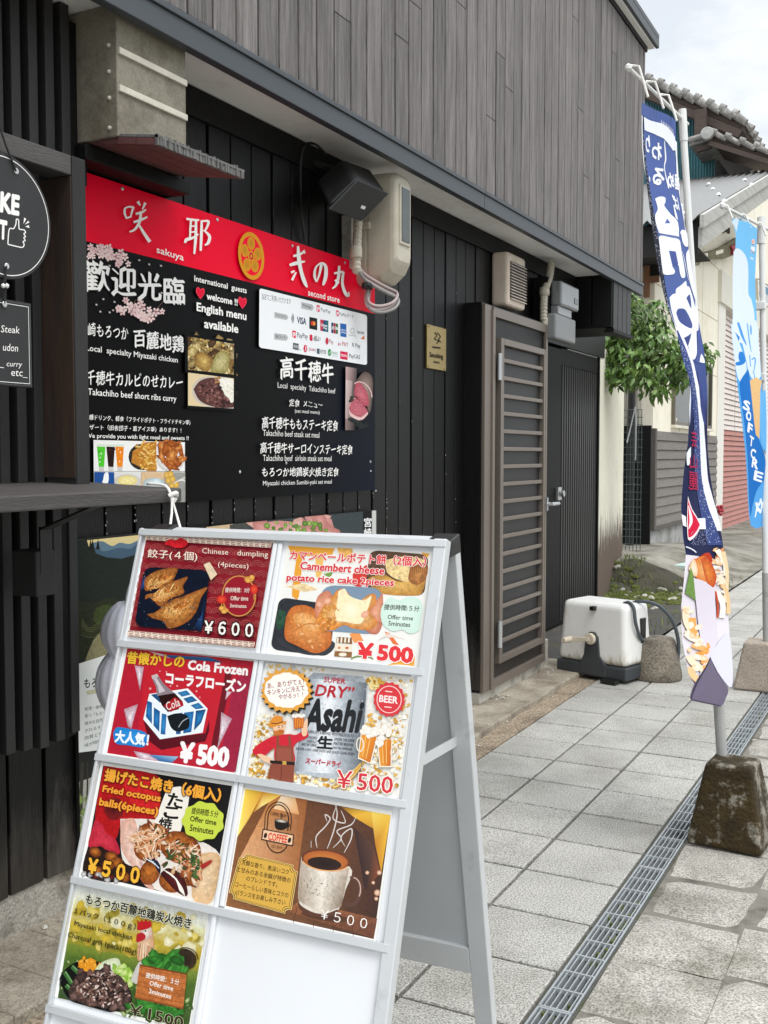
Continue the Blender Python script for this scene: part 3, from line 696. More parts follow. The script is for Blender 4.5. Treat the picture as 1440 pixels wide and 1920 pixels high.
# --- coffee
p = poster('menu_poster', 'brown coffee poster with steaming white mug and gold plaque', Q(V4, 150, 35, 898, 170, 810, 812, 55, 645)).view(400, 1460, 2.6667)
A = [(160, 50), (887, 182), (802, 802), (62, 636)]
p.quad4(A, ['#7a4a2a', '#4a2a1e', '#3a2018', '#8a5a34'], .12)
p.quad4([(300, 75), (470, 105), (420, 480), (130, 400)], ['#b8702e', '#9a5a2c', '#a86a3c', '#e0a878'], .1)
for q, c in (('160,50 250,66 180,200 120,290', ['#f6cf4a', '#e0a030', '#d08a20', '#f8dc70']), ('250,66 340,82 240,140 200,170', ['#d99422', '#f3c84a', '#f8e08a', '#c07a18']), ('640,140 790,165 800,250 700,190', ['#8a5a18', '#f0c040', '#c88a20', '#e8b030']), ('790,165 887,182 840,470 810,330', ['#f8d860', '#f4c440', '#d89a28', '#c07a1c'])):
    p.quad4(PR(q), c)
p.quad4([(340, 85), (410, 95), (430, 180), (300, 150)], ['#f6e0c0', '#e8b880', '#e09a58', '#f0c898'])
p.quad4([(700, 240), (800, 330), (835, 470), (760, 560)], ['#3a2420', '#5a3a2c', '#8a4a28', '#2a1a1c'])
for cx, cy, r in ((820, 570, 16), (830, 470, 12), (800, 520, 9), (770, 470, 10), (815, 600, 10)): p.ell(cx, cy, r, r, '#f6dcc0', '#b9805c')
p.quad4([(360, 660), (430, 610), (820, 700), (802, 800)], ['#8a5434', '#a86a40', '#7a4830', '#5c3424'], .25)
for k in range(4): p.stroke([(420 + 90 * k, 640 + 18 * k), (400 + 100 * k, 720 + 22 * k)], 3, '#4a2818')
p.ell(560, 690, 120, 22, '#3a2016', '#5a3522', .15)
p.spoly(PR('440,390 682,440 660,560 635,640 610,665 560,680 500,672 440,640 424,600'), '#d9cfc2', .12)
p.quad4([(440, 400), (560, 430), (540, 675), (424, 610)], ['#b8a898', '#efe7da', '#e4d9ca', '#a08c78'], .12); p.quad4([(560, 430), (680, 450), (640, 640), (540, 675)], ['#efe7da', '#b8a694', '#8a7664', '#d8ccbc'], .15)
p.spoly(PR('424,600 440,635 500,668 560,676 620,655 612,678 560,692 490,684 430,650'), '#5a3626')
p.ell(562, 408, 122, 54, '#7a3f22', '#6a3420', .12); p.ell(562, 408, 112, 46, '#d08038', '#b05e28', .12); p.ell(556, 424, 86, 32, '#1c0f0a', '#2e1810', .12); p.ring(562, 408, 120, 52, 6, '#e8a868', rot=.12, a0=20, a1=160)
p.ring(690, 565, 44, 68, 22, '#5a3a30', rot=.15, a0=-110, a1=120); p.ring(692, 560, 44, 66, 6, '#c9a89a', rot=.15, a0=-90, a1=20)
p.scat(PR('440,480 640,520 610,640 440,600'), 60, (1.5, 3), ['#8a6a4c', '#6a4a34'])
for pts in ('520,345 515,290 560,240 585,200 560,180 570,215', '570,350 600,270 620,180 610,130', '600,345 640,300 620,260 690,230 715,190', '655,370 690,300 690,250 640,290 660,340', '640,160 660,220 600,200 620,130', '490,345 490,310'):
    p.stroke(PR(pts), [3] + [6] * (len(PR(pts)) - 2) + [2], '#d8ccc6')
p.ring(325, 205, 52, 75, 5, '#241812', a0=180, a1=360); p.ring(325, 205, 66, 88, 4, '#241812', a0=180, a1=360); p.ring(322, 300, 55, 70, 5, '#241812', a0=0, a1=180)
for x in (260, 391): p.stroke([(x, 205), (x - 4, 260)], 4, '#241812')
for x in (273, 377): p.stroke([(x, 205), (x - 4, 260)], 5, '#241812')
p.text('COFFEE SHOP', (285, 180), (365, 195), (287, 165), '#5a3a24', .01)
p.spoly(PR('308,205 374,217 368,245 340,257 312,245'), '#1c1210'); p.ell(341, 212, 33, 9, '#f2e4d4', '#241812', .15); p.ring(372, 232, 10, 10, 4, '#241812'); p.stroke(PR('338,200 346,185 338,172'), 4, '#241812')
p.poly(PR('248,250 405,280 400,338 240,305'), '#241812'); p.poly(PR('253,256 399,284 395,332 246,301'), '#f0c4a0'); p.text('COFFEE', (275, 306), (368, 322), (279, 270), '#d8402c', .03)
p.ell(262, 284, 8, 14, '#2a1810', rot=.3); p.ell(382, 308, 8, 14, '#2a1810', rot=.3); p.text('EST.2019', (292, 344), (345, 352), (294, 332), '#5a3a24')
def plaque(g, c):
    q = [(140, 372), (425, 440), (385, 680), (76, 592)]
    P = []
    for (a, b, s1, s2) in ((0, 0, 1, 1), (1, 0, -1, 1), (1, 1, -1, -1), (0, 1, 1, -1)):
        a += s1 * g; b += s2 * g
        e = [(a, b + s2 * .11), (a + s1 * .05, b + s2 * .11), (a + s1 * .09, b + s2 * .06), (a + s1 * .09, b)]
        P += [p.bil(q, *t) for t in (e if s1 * s2 > 0 else e[::-1])]
    p.poly(P, c)
plaque(-.01, '#f2d68a'); plaque(.0, '#5c3a14'); plaque(.012, '#e0b450'); plaque(.03, '#5c3a14'); plaque(.038, '#d9aa48')
for s_, x0, x1, y in (('芳醇な香り、奥深いコク', 142, 378, 430), ('と甘みのある余韻が特徴の', 120, 386, 465), ('のブレンドです。', 165, 320, 510), ('コーヒーらしい苦味とコクの', 110, 375, 540), ('バランスをお楽しみ下さい', 110, 360, 580)):
    p.text(s_, (x0, y), (x1, y + (x1 - x0) * .215), (x0 + 4, y - 26), '#2c1c08', .012)
p.text('￥５００', (535, 700), (768, 752), (542, 650), '#fbf4ec', -.004)
finish(p)

# --- grilled chicken
p = poster('menu_poster', 'green and yellow grilled chicken poster with a rooster and wooden sign', Q(V3, 150, 935, 1080, 1150, 945, 1960, 15, 1768)).view(100, 1400, 3.692)
A = [(160, 960), (1070, 1168), (935, 1950), (28, 1755)]
g = lambda a, b: p.bil(A, a, b)
for b0, b1, c0, c1 in ((0, .12, '#e6e8e4', '#d8d8c0'), (.12, .32, '#d8d8b0', '#c0a83c'), (.32, .5, '#c0a83c', '#8a8a2c'), (.5, .62, '#7a8a34', '#4e6a2a'), (.62, 1, '#4e6a2a', '#3a5426')):
    p.quad4([g(0, b0), g(1, b0), g(1, b1), g(0, b1)], [c0, c0, c1, c1], .12)
p.scat([g(0, .1), g(1, .02), g(1, .5), g(0, .48)], 90, (16, 46), [('#d8b83a', '#c0a840'), ('#e6d27a', '#ccb854'), ('#b09428', '#b8a03c'), ('#f0ead0', '#d8d0a0'), ('#8a7a24', '#a0923a')], 1, .05)
p.scat([g(0, .6), g(1, .62), g(1, 1), g(0, 1)], 140, (6, 16), [('#5a7a30', '#4a682a'), ('#40602a', '#365424'), ('#6e8a40', '#567434'), ('#c8d0a0', '#6e8a40')], 1.8, .1)
p.sfan(PR('60,1660 45,1600 110,1520 220,1480 420,1520 530,1680 530,1790 400,1838 250,1820 120,1760'), '#1a1a1a', '#0c0c0c'); p.ring(280, 1690, 240, 125, 5, '#55585a', rot=.25, a0=60, a1=190)
for x0, y0, x1, y1 in ((80, 1560, 130, 1640), (130, 1520, 190, 1580), (90, 1650, 130, 1690)): p.stroke([(x0, y0), (x1, y1)], 30, '#3c6a34'); p.stroke([(x0 + 5, y0 - 5), (x1 + 5, y1 - 5)], 8, '#7aa06a')
p.scat(PR('175,1500 215,1460 330,1500 320,1560 190,1555'), 60, (10, 16), [('#f3a92e', '#d8851c'), ('#f6bc4a', '#e09224')], 1.6)
p.sfan(PR('280,1560 340,1490 450,1465 470,1560 420,1640 320,1620'), '#f0f0de', '#c8d0a8', .1); p.sfan(PR('440,1590 470,1520 540,1540 560,1600 540,1650 470,1640'), '#a8cc4a', '#7aa83a', .25); p.scat(PR('400,1500 540,1540 550,1640 440,1640'), 30, (10, 24), [('#d8e4a0', '#a4c45a'), ('#9cc44a', '#7aa438')], 1.6, .1)
p.spoly(PR('110,1680 170,1580 240,1570 300,1560 380,1510 415,1560 480,1600 540,1720 500,1790 350,1800 200,1775 120,1720'), '#4a3834', .4)
p.scat(PR('110,1680 170,1580 300,1560 380,1510 415,1560 540,1720 500,1790 350,1800 200,1775'), 80, (14, 34), [('#7a5a50', '#3a2a28'), ('#5a4440', '#2a1e1e'), ('#8a6a60', '#463430'), ('#a0786c', '#54382f')], 1.8, .35)
p.scat(PR('120,1670 300,1560 420,1560 540,1720 350,1800'), 170, (3, 8), ['#d8c4b8', '#1a1010', '#8a6a5c', '#b09488', '#2a1c1a'], 2.2)
p.spoly(PR('560,1560 600,1490 650,1490 640,1560 600,1640 545,1620'), '#c9c4bc', .1)
p.sfan(PR('600,1330 640,1250 690,1290 705,1400 700,1480 640,1470 590,1480 585,1400'), '#e8c8a8', '#c8946a', .15)
for k in range(14): p.stroke([(610 + 6 * k, 1360 + 2 * k), (596 + 8 * k, 1470)], 3, random.choice(['#b8825a', '#f0dcc4', '#8a5a3a']))
p.sfan(PR('600,1280 625,1240 680,1250 690,1300 650,1340 605,1320'), '#e8dcd4', '#c8a898', .1)
p.spoly(PR('590,1230 585,1200 605,1215 615,1195 632,1212 645,1190 655,1212 675,1205 685,1240 650,1262 605,1270 585,1262'), '#b81c22', .1); p.spoly(PR('582,1300 610,1285 640,1300 640,1330 600,1350 580,1345'), '#b3202a', .1); p.poly(PR('585,1270 605,1272 600,1295'), '#d8b84a'); p.ell(643, 1275, 6, 6, '#1c1210')
p.ell(915, 1470, 82, 72, '#241a12', '#3a2a18', .3, .3); p.ring(925, 1460, 82, 68, 7, '#4a3a22', rot=.3, a0=200, a1=350)
p.scat(PR('640,1480 700,1440 780,1430 900,1470 930,1560 780,1540 640,1510'), 40, (14, 30), [('#3c8a30', '#22601e'), ('#4ea03c', '#2c6a24'), ('#2a6a22', '#1c4a18')], 2.2, .1)
p.scat(PR('570,1750 900,1810 880,1880 560,1800'), 40, (12, 26), [('#3c8a30', '#22601e'), ('#4ea03c', '#2c6a24')], 2.4, .1)
q = [(605, 1510), (930, 1575), (905, 1812), (572, 1735)]
p.poly(q, '#b86a34', .25)
for k in range(9): p.stroke([p.bil(q, .01, .06 + k * .11), p.bil(q, .5, .09 + k * .11), p.bil(q, .99, .06 + k * .11)], 3, random.choice(['#8a4a22', '#d08448', '#a05a2a']))
p.stroke([q[0], q[1]], 10, '#7a3f1c', sm=False); p.stroke([q[3], q[2]], 10, '#8a4a22', sm=False)
p.text('提供時間：３分', (645, 1598), (875, 1650), (650, 1560), '#f6efe6', .015); p.text('Offer time', (672, 1650), (835, 1690), (676, 1618), '#f6efe6', .015); p.text('3minutes', (668, 1705), (820, 1745), (672, 1672), '#f6efe6', .015)
p.text('もろつか百麓地鶏炭火焼き', (228, 1085), (955, 1262), (240, 1018), '#23261c', .03, '#e8e6d0', .05)
p.text('１パック（１００ｇ）', (148, 1160), (572, 1275), (156, 1112), '#23261c', .018); p.text('Miyazaki local chicken', (150, 1245), (550, 1345), (156, 1205), '#23261c', .012); p.text('Charcoal grill 1pack(100g)', (104, 1325), (575, 1450), (112, 1280), '#23261c', .012)
p.text('￥1500', (530, 1850), (900, 1948), (540, 1775), '#33261a', .022, '#c8d0a0', .02)
finish(p)
# ------------------------------------------------------------------ shop building
WX, SOF, TX = -2.21, 2.58, -1.935
black_wood = mat('black_painted_boards', '#0e0e0e', rough=.4, var=.5, scale=9, stretch=(6, 6, .6), bump=.25, bscale=60, island=.35, spec=.28, zdirt=('#3b3733', -.15, .75))
black_deep = mat('black_timber', '#0f0f0f', spec=.18, rough=.55, var=.3, scale=9, stretch=(5, 5, .6), bump=.3, bscale=60)
slat_wood = mat('charcoal_slat', '#212020', rough=.6, var=.25, scale=8, stretch=(8, 8, .7), bump=.3, bscale=70, island=.12)
beam_wood = mat('charcoal_beam', '#4a4644', rough=.6, var=.25, scale=7, stretch=(5, .7, 5), bump=.3, bscale=70)
brown_wood = mat('brown_stained_reveal', '#38291f', rough=.6, var=.35, scale=7, stretch=(6, 6, .7), bump=.2, col2='#2c2422', c2scale=3)
soffit_m = mat('soffit_board', '#f4f3f0', rough=.75, var=.04, scale=2, col2='#e6e4df', c2scale=3)
trim_m = mat('dark_grey_trim', '#44494e', rough=.45, var=.06, scale=4, metal=.2)
conc = mat('rough_concrete', '#a59f95', rough=.95, var=.2, scale=6, bump=.8, bscale=70, col2='#6f675c', c2scale=5, speck=(160, .72, 1.12))
conc_pale = mat('pale_concrete', '#b9b5ab', rough=.9, var=.15, scale=5, bump=.4, bscale=50, col2='#8d887c', c2scale=6)
# cladding: long thin grey-brown boards
cladm = mat('weathered_grey_cladding', '#807b79', rough=.75, var=.42, scale=22, stretch=(4, 4, .22), bump=.8, bscale=90, island=.17, col2='#625d5b', c2scale=9, c2lo=.42, c2hi=.66)
shop = thing('shop_building', 'two storey shop with black boarded ground floor and grey timber cladding above', 'building', (-3.5, 4, 0))
b = MB(); b.box(-6.5, -2.26, -1.0, 6.25, .0, 2.6); b.box(-6.5, -2.66, 6.25, 9.15, .0, 2.62); b.box(-6.5, -2.03, -1, 7.8, 2.75, 4.3); b.build('light_block_core', black_deep, shop)  # solid fill of the unseen building body, added to block light
b = MB(); y = -.6; k = 0
while y < 6.27:
    b.box(-2.26, WX - .002 * (k % 3), y + .006, min(y + .126, 6.3), .15, SOF + .02); y += .131; k += 1
while y < 7.06:
    b.box(-2.26, WX - .002 * (k % 3), y + .006, min(y + .126, 7.06), 2.19, SOF + .02); y += .131; k += 1
b.build('wall_boards', black_wood, shop, bevel=.003)
b = MB(); b.box(-2.3, -2.245, -1, 6.28, .14, SOF); b.box(-2.3, -2.245, 6.28, 7.06, 2.195, SOF); b.build('wall_backing', black_deep, shop)
b = MB(); b.box(-2.3, WX + .012, -.6, 7.06, SOF - .10, SOF - .004); b.build('wall_plate', black_deep, shop)
# foundation with its return at the door
b = MB(); b.box(-2.35, WX - .012, -1, 5.155, -.05, .15); b.build('foundation', conc, shop, bevel=.006)
b = MB(); b.box(-2.3, -2.118, 5.16, 6.1, -.05, .085); b.box(-2.3, -2.13, 6.11, 6.32, -.05, .20); b.each('foundation', conc_pale, shop, bevel=.008)
# soffit in panels
b = MB(); e = [-1.0, .72, 2.54, 3.36, 4.42, 5.35, 6.3, 7.8]
for i in range(len(e) - 1): b.box(-2.6 if e[i] > 6 else -2.32, TX - .028, e[i] + .0015, e[i + 1] - .0015, SOF, SOF + .03)
b.build('soffit', soffit_m, shop)
b = MB()
for a, c in ((-1, 4.73), (4.734, 7.82)): b.box(TX - .03, TX + .004, a, c, SOF - .045, SOF + .022); b.box(TX - .03, TX + .012, a, c, SOF + .022, SOF + .04)
b.build('fascia_trim', trim_m, shop, bevel=.002)
# cladding boards
b = MB(); y = -1.0; rr = random.Random(4)
while y < 7.8:
    y1 = min(y + .12, 7.815); z = SOF + .045; top = 4.30
    cuts = [z]; zz = z + rr.uniform(.3, 2.2)
    while zz < top - .2: cuts.append(zz); zz += rr.uniform(1.4, 2.4)
    cuts.append(top)
    dx = rr.uniform(-.0015, .0015)
    for a, c in zip(cuts, cuts[1:]): b.box(TX - .022, TX + dx, y + .005, y1 - .005, a + .0015, c - .0015)
    y += .12
b.build('timber_cladding', cladm, shop, bevel=.0018)
b = MB(); b.box(-6.5, TX - .02, 7.78, 7.80, SOF, 4.3); b.build('end_wall', cladm, shop)
b = MB(); b.box(-2.2, TX + .05, -1, 7.88, 4.33, 4.40); b.build('roof_soffit', soffit_m, shop)
b = MB(); b.box(-6.6, TX + .075, -1, 7.92, 4.402, 4.44); b.box(TX + .05, TX + .075, -1, 7.92, 4.34, 4.40); b.build('roof_coping', trim_m, shop, bevel=.004)
b = MB(); b.box(TX - .02, TX + .012, -1, 7.83, 4.295, 4.33); b.build('roof_trim', black_deep, shop)
# boxed end of the overhang
b = MB(); y = 7.08
for i in range(4): b.box(-1.99, -1.948, y + i * .118 + .004, y + i * .118 + .114, 2.215, SOF)
x = -2.66
for i in range(5): b.box(x + .004, x + .138, 7.06, 7.10, 2.225, SOF); x += .142
b.box(-2.66, -1.99, 7.1, 7.55, 2.25, SOF); b.build('overhang_box', black_wood, shop, bevel=.002)
b = MB(); b.box(-2.0, -1.935, 7.05, 7.56, 2.19, 2.213); b.box(-2.66, -2.0, 7.05, 7.56, 2.222, 2.243); b.each('overhang_ledge', black_deep, shop)
b = MB(); b.box(-2.66, -2.56, 6.3, 9.05, 2.2, 2.62); b.build('recess_wall', black_wood, shop)

# slatted lattice of the takeout bay
LX = -2.11
def ydir(px, py, x): return onx(px, py, x).y
c0 = ydir(35, 400, LX); c1 = ydir(67, 400, LX); pit = c1 - c0
b = MB(); zb = onx(90, 1390, LX).z
for i in range(-9, 4):
    yy = c0 + pit * i; b.box(LX - .045, LX, yy - .0155, yy + .0155, zb - rr.uniform(0, .02), SOF - .002)
b.build('lattice', slat_wood, shop, bevel=.002)
PY0, PY1 = ydir(140, 600, -2.0), ydir(165, 600, -2.0)
zt, zb2 = onx(160, 300, -2.0).z, onx(140, 330, -2.0).z
b = MB(); b.box(-2.11, -2.0, PY0, PY1, 1.262, zt); b.build('bay_post', slat_wood, shop, bevel=.003)
b = MB(); b.box(-2.115, -2.004, PY0 - .004, PY0 - .0005, 1.3, zb2 - .002); b.build('post_reveal', brown_wood, shop)
b = MB(); b.box(-2.08, -2.002, .2, PY0 - .001, zb2, zt); b.build('bay_header', beam_wood, shop, bevel=.003)
b = MB(); b.box(LX - .07, LX - .02, ydir(140, 180, LX), ydir(171, 180, LX), zt - .02, SOF - .03); b.build('black_panel', black_deep, shop)
b = MB(); b.box(LX - .06, LX - .005, ydir(112, 1200, LX), ydir(144, 1200, LX), onx(125, 1385, LX).z, 1.22); b.build('bay_post', black_deep, shop, bevel=.003)
# counter, its front edge a little lower than its back
CX1, CY1 = -1.75, 2.2
b = MB(); zf, zbk, th = 1.273, 1.288, .036
b.hexa([(CX1, .2, zf - th), (CX1, CY1, zf - th), (-2.15, CY1, zbk - th), (-2.15, .2, zbk - th), (CX1, .2, zf), (CX1, CY1, zf), (-2.15, CY1, zbk), (-2.15, .2, zbk)])
ct = b.build('counter', beam_wood, shop, bevel=.004)
b = MB(); yb = ydir(60, 1050, -2.03); b.box(-2.065, -1.98, yb - .035, yb + .035, onx(60, 1115, -2.03).z, onx(60, 1030, -2.03).z); b.build('bracket', slat_wood, ct, bevel=.004)
b = MB(); zz = onx(60, 1030, -2.03).z; b.box(-1.985, -1.979, yb - .02, yb + .02, zz - .06, zz + .06); b.hexa([(-1.985, yb - .02, zz + .05), (-1.985, yb + .02, zz + .05), (-1.79, yb + .02, 1.24), (-1.79, yb - .02, 1.24), (-1.985, yb - .02, zz + .056), (-1.985, yb + .02, zz + .056), (-1.79, yb + .02, 1.245), (-1.79, yb - .02, 1.245)])
b.build('bracket_iron', black_plastic, ct)

rr = random.Random(44); ch = Print((WX + .0018, 2, 1), (0, 1, 0), (0, 0, 1))
for k in range(150):
    reg = rr.choice([(2.3, 4.2, 1.12, 1.2), (2.3, 4.2, 1.12, 1.2), (4.15, 5.1, .3, 2.4), (4.1, 4.4, .6, 1.2)])
    y = (round((rr.uniform(reg[0], reg[1]) + .6) / .131)) * .131 - .6 + rr.uniform(-.004, .004); z = rr.uniform(reg[2], reg[3]); r = rr.uniform(.001, .0035)
    ch.raw([(y - 2 + r * math.cos(t) * rr.uniform(.5, 1), z - 1 + 1.8 * r * math.sin(t) * rr.uniform(.5, 1)) for t in [i * 1.05 for i in range(6)]], [[0, i, i + 1] for i in range(1, 5)], lin(rr.choice(['#c9c8c4', '#9c9a96', '#6f6c66'])))
ch.mesh('paint_speck', print_mat('paint_chips', .8, .1), shop)['kind'] = 'stuff'
# slatted side door
bronze = mat('bronze_aluminium', '#7a7067', rough=.42, var=.06, scale=3, metal=.3)
bronze_d = mat('bronze_door_leaf', '#63594f', rough=.45, var=.07, scale=3, stretch=(3, 3, .5), metal=.25)
screen = mat('dark_screen', '#222223', rough=.5, var=.1, scale=4)
steel = mat('bright_steel', '#c9cbcc', rough=.3, var=.08, metal=.7)
DY0, DY1, DZ0, DZ1, DX = 5.155, 6.165, .09, 2.15, -2.105
b = MB(); b.box(-2.25, DX - .012, DY0 - .002, DY1, DZ0 + .01, DZ1 + .012); b.build('door_casing', black_wood, shop, bevel=.003)
dr = MB(); dr.box(DX - .05, DX - .02, DY0 + .12, DY1 - .02, DZ0 + .05, DZ1 - .06); door = dr.build('door', bronze_d, shop)
b = MB()
b.box(DX - .011, DX + .008, DY0, DY0 + .09, DZ0, DZ1); b.box(DX - .011, DX + .018, DY0 + .09, DY0 + .125, DZ0, DZ1 - .02); b.box(DX - .011, DX + .008, DY1 - .03, DY1, DZ0, DZ1)
b.box(DX - .011, DX + .006, DY0 + .126, DY1 - .031, DZ1 - .05, DZ1); b.box(DX - .011, DX + .012, DY0 + .126, DY1 - .031, DZ0, DZ0 + .045)
b.build('door_frame', bronze, door, bevel=.002)
gy0, gy1 = onx(938, 900, DX + .02).y, onx(1021, 900, DX + .02).y; gz1, gz0 = onx(943, 634, DX + .02).z, onx(940, 1243, DX + .02).z
b = MB(); b.box(DX - .019, DX - .006, gy0 + .05, gy1 - .03, gz0 + .04, gz1 - .04); b.build('screen', screen, door)
b = MB()
b.box(DX - .012, DX + .022, gy0, gy0 + .045, gz0, gz1); b.box(DX - .012, DX + .022, gy1 - .025, gy1, gz0, gz1)
b.box(DX - .012, DX + .022, gy0 + .046, gy1 - .026, gz1 - .035, gz1); b.box(DX - .012, DX + .022, gy0 + .046, gy1 - .026, gz0, gz0 + .035)
b.build('grille_frame', bronze, door, bevel=.002)
b = MB()
for i in range(1, 18):
    z = gz0 + .02 + (gz1 - gz0 - .04) * i / 18; b.box(DX - .004, DX + .016, gy0 + .046, gy1 - .026, z - .011, z + .011)
b.each('slat', bronze, door, bevel=.003)
for z0, z1 in ((663, 713), (1165, 1213)):
    yy = onx(936, (z0 + z1) / 2, DX + .02).y; b = MB(); b.tube([(DX + .028, yy - .012, onx(936, z1, DX + .02).z), (DX + .028, yy - .012, onx(936, z0, DX + .02).z)], .014, 12); b.box(DX + .018, DX + .024, yy - .01, yy + .02, onx(936, z1, DX + .02).z, onx(936, z0, DX + .02).z)
    b.build('hinge', steel, door, smooth=False)
zh = onx(1030, 944, DX).z; b = MB(); b.box(DX - .01, DX + .02, DY1 - .022, DY1 - .002, zh - .04, zh + .04); b.tube([(DX + .01, DY1 - .01, zh), (DX + .045, DY1 - .01, zh), (DX + .05, DY1 + .06, zh), (DX + .05, DY1 + .11, zh)], .011, 8); b.build('handle', steel, door)

# black corrugated gate beside the door
gate = thing('corrugated_gate', 'black corrugated metal gate with white spiked strip between shop and cream wall', 'gate', (-2.6, 8.3, 0))
gm = mat('black_corrugated', '#2c2b2c', rough=.38, var=.2, scale=4, stretch=(3, 3, .5), spec=.6, metal=.2)
GX = -2.6; gya, gyb = 7.0, 8.95; sy0 = onx(1047, 800, GX).y; sy1 = onx(1116, 800, GX).y
b = MB(); pts = []; n = 17
for i in range(n * 8 + 1):
    t = i / 8; y = sy0 + (sy1 - sy0) * t / n; pts.append((GX + .012 * (1 if (t % 1) < .5 else -1), y))
vs, fs = [], []
for (x, y) in pts: vs += [(x, y, .06), (x, y, 2.06)]
for i in range(len(pts) - 1): fs.append((2 * i, 2 * i + 2, 2 * i + 3, 2 * i + 1))
b.add(vs, fs); b.build('panel', gm, gate)
b = MB(); b.box(GX - .03, GX + .02, gya, sy0, .03, 2.18); b.box(GX - .03, GX + .03, sy1, gyb, .03, 2.2); b.box(GX - .03, GX + .018, sy0, sy1, 2.06, 2.19); b.box(GX - .03, GX + .018, sy0, sy1, .03, .06); b.build('frame', black_deep, gate, bevel=.003)
spike_white = mat('white_plastic', '#e6e6e2', rough=.5, var=.05)
b = MB(); ys = onx(1062, 650, GX).y
for i in range(22):
    y = ys + (gyb + .08 - ys) * i / 22; b.box(GX - .01, GX + .02, y, y + .05, 2.2, 2.245)
b.box(GX - .005, GX + .012, ys, gyb + .08, 2.192, 2.206); b.box(GX - .02, GX + .03, gyb - .02, gyb + .12, 2.195, 2.262); b.build('spike_strip', spike_white, gate)
zl = onx(1045, 925, GX).z; b = MB(); b.box(GX + .02, GX + .045, sy0 - .12, sy0 - .04, zl - .05, zl + .05); b.tube([(GX + .05, sy0 - .08, zl), (GX + .08, sy0 - .08, zl)], .025, 10); b.build('lock', steel, gate, bevel=.003)

# ------------------------------------------------------------------ fixtures on the shop wall
cream = mat('aged_cream_plastic', '#c0b9a8', rough=.5, var=.08, scale=4, col2='#a29a88', c2scale=4, c2lo=.5, c2hi=.75)
cream2 = mat('cream_vent_plastic', '#d8c9b8', rough=.5, var=.07, scale=4, col2='#b7a591', c2scale=3, c2lo=.52, c2hi=.75)
# meter box: curved front, seen from the side
mx0, mx1 = WX + .004, -1.985
my0, my1 = 3.90, 4.055
mb = thing('meter_box', 'cream electricity meter box with dark window under the eaves', 'meter box', (WX, 3.98, 2.1))
def rounded(y0, y1, z0, z1, r, cham, n=5):
    P = []
    for cy, cz, t0, rr_ in ((y1 - r, z1 - r, 0, r), (y0 + r, z1 - r, 90, r), (y0 + cham, z0 + cham, 180, cham), (y1 - cham, z0 + cham, 270, cham)):
        for k in range(n + 1):
            t = math.radians(t0 + 90 * k / n); P.append((cy + rr_ * math.cos(t), cz + rr_ * math.sin(t)))
    return P
P = rounded(my0, my1, 2.075, 2.535, .055, .035)
def loft(mb_, P, xs, sc, zc=None):
    cy = sum(p[0] for p in P) / len(P); cz = sum(p[1] for p in P) / len(P); n = len(P); vs = []; fs = []
    for x, s_ in zip(xs, sc):
        for (y, z) in P: vs.append((x, cy + (y - cy) * s_[0], cz + (z - cz) * s_[1] + s_[2]))
    for i in range(len(xs) - 1):
        for j in range(n): fs.append((i * n + j, i * n + (j + 1) % n, (i + 1) * n + (j + 1) % n, (i + 1) * n + j))
    fs.append(tuple(range(n))[::-1]); fs.append(tuple((len(xs) - 1) * n + j for j in range(n)))
    mb_.add(vs, fs)
b = MB(); loft(b, P, [mx0, mx0 + .08, mx0 + .08, mx0 + .088], [(1, 1, 0)] * 2 + [(.98, .98, 0), (.98, .98, 0)]); b.build('back_case', cream, mb, bevel=.003)
b = MB(); loft(b, P, [mx0 + .088, mx0 + .15, mx0 + .195, mx0 + .214, mx0 + .221], [(1, 1, 0), (1, .99, .002), (1, .9, .02), (.94, .80, .032), (.8, .74, .034)]); b.build('cover', cream, mb, bevel=.006, smooth=False)
b = MB(); b.box(mx0 + .212, mx0 + .228, my0 + .03, my1 - .028, 2.235, 2.48); b.build('window_frame', cream, mb, bevel=.003)
glassd = mat('dark_glass', '#3c4442', rough=.08, var=.25, scale=10, spec=.7)
b = MB(); b.box(mx0 + .224, mx0 + .2305, my0 + .042, my1 - .04, 2.248, 2.468); b.build('window_pane', glassd, mb)
b = MB(); b.box(mx0 + .07, mx0 + .105, my0 - .014, my0 + .004, 2.30, 2.33); b.build('latch', cream, mb, bevel=.004)
# fluted conduit and cables hanging below it
cp = thing('conduit_pipe', 'cream corrugated conduit running down behind the speaker', 'conduit', (-2.1, 3.52, 2.1))
def corrug(pts, r, seg=.009):
    pp = smooth_path([tuple(p) for p in pts], 14) if len(pts) > 2 else None
    if pp is None:
        a, c = Vector(pts[0]), Vector(pts[1]); k = int((c - a).length / seg * 1); pp = [tuple(a.lerp(c, i / k)) for i in range(k + 1)]
    else:
        o = [Vector(pp[0])]
        for q in pp[1:]:
            q = Vector(q)
            while (q - o[-1]).length > seg: o.append(o[-1] + (q - o[-1]).normalized() * seg)
        pp = o
    return pp, [r * (1.0 if i % 2 else .86) for i in range(len(pp))]
pt, rs = corrug([onx(672, 400, -2.1), onx(668, 500, -2.1), onx(671, 506, -2.1)], .02)
b = MB(); b.tube(pt, rs, 12); b.build('flex_tube', cream, cp)
b = MB(); a = onx(667, 478, -2.1); b.lathe([(.024, -.012), (.026, -.006), (.026, .03), (.022, .036)], a, 14); b.build('coupling', cream, cp, smooth=True)
b = MB(); b.box(WX + .004, WX + .05, onx(651, 450, -2.18).y, onx(659, 450, -2.18).y, onx(655, 505, -2.18).z, onx(655, 405, -2.18).z); b.build('trunking', conc_pale, cp)
pinkgrey = mat('pinkish_grey_cable', '#b3a3a0', rough=.5, var=.1); greycab = mat('grey_cable', '#8f8c8a', rough=.5, var=.1)
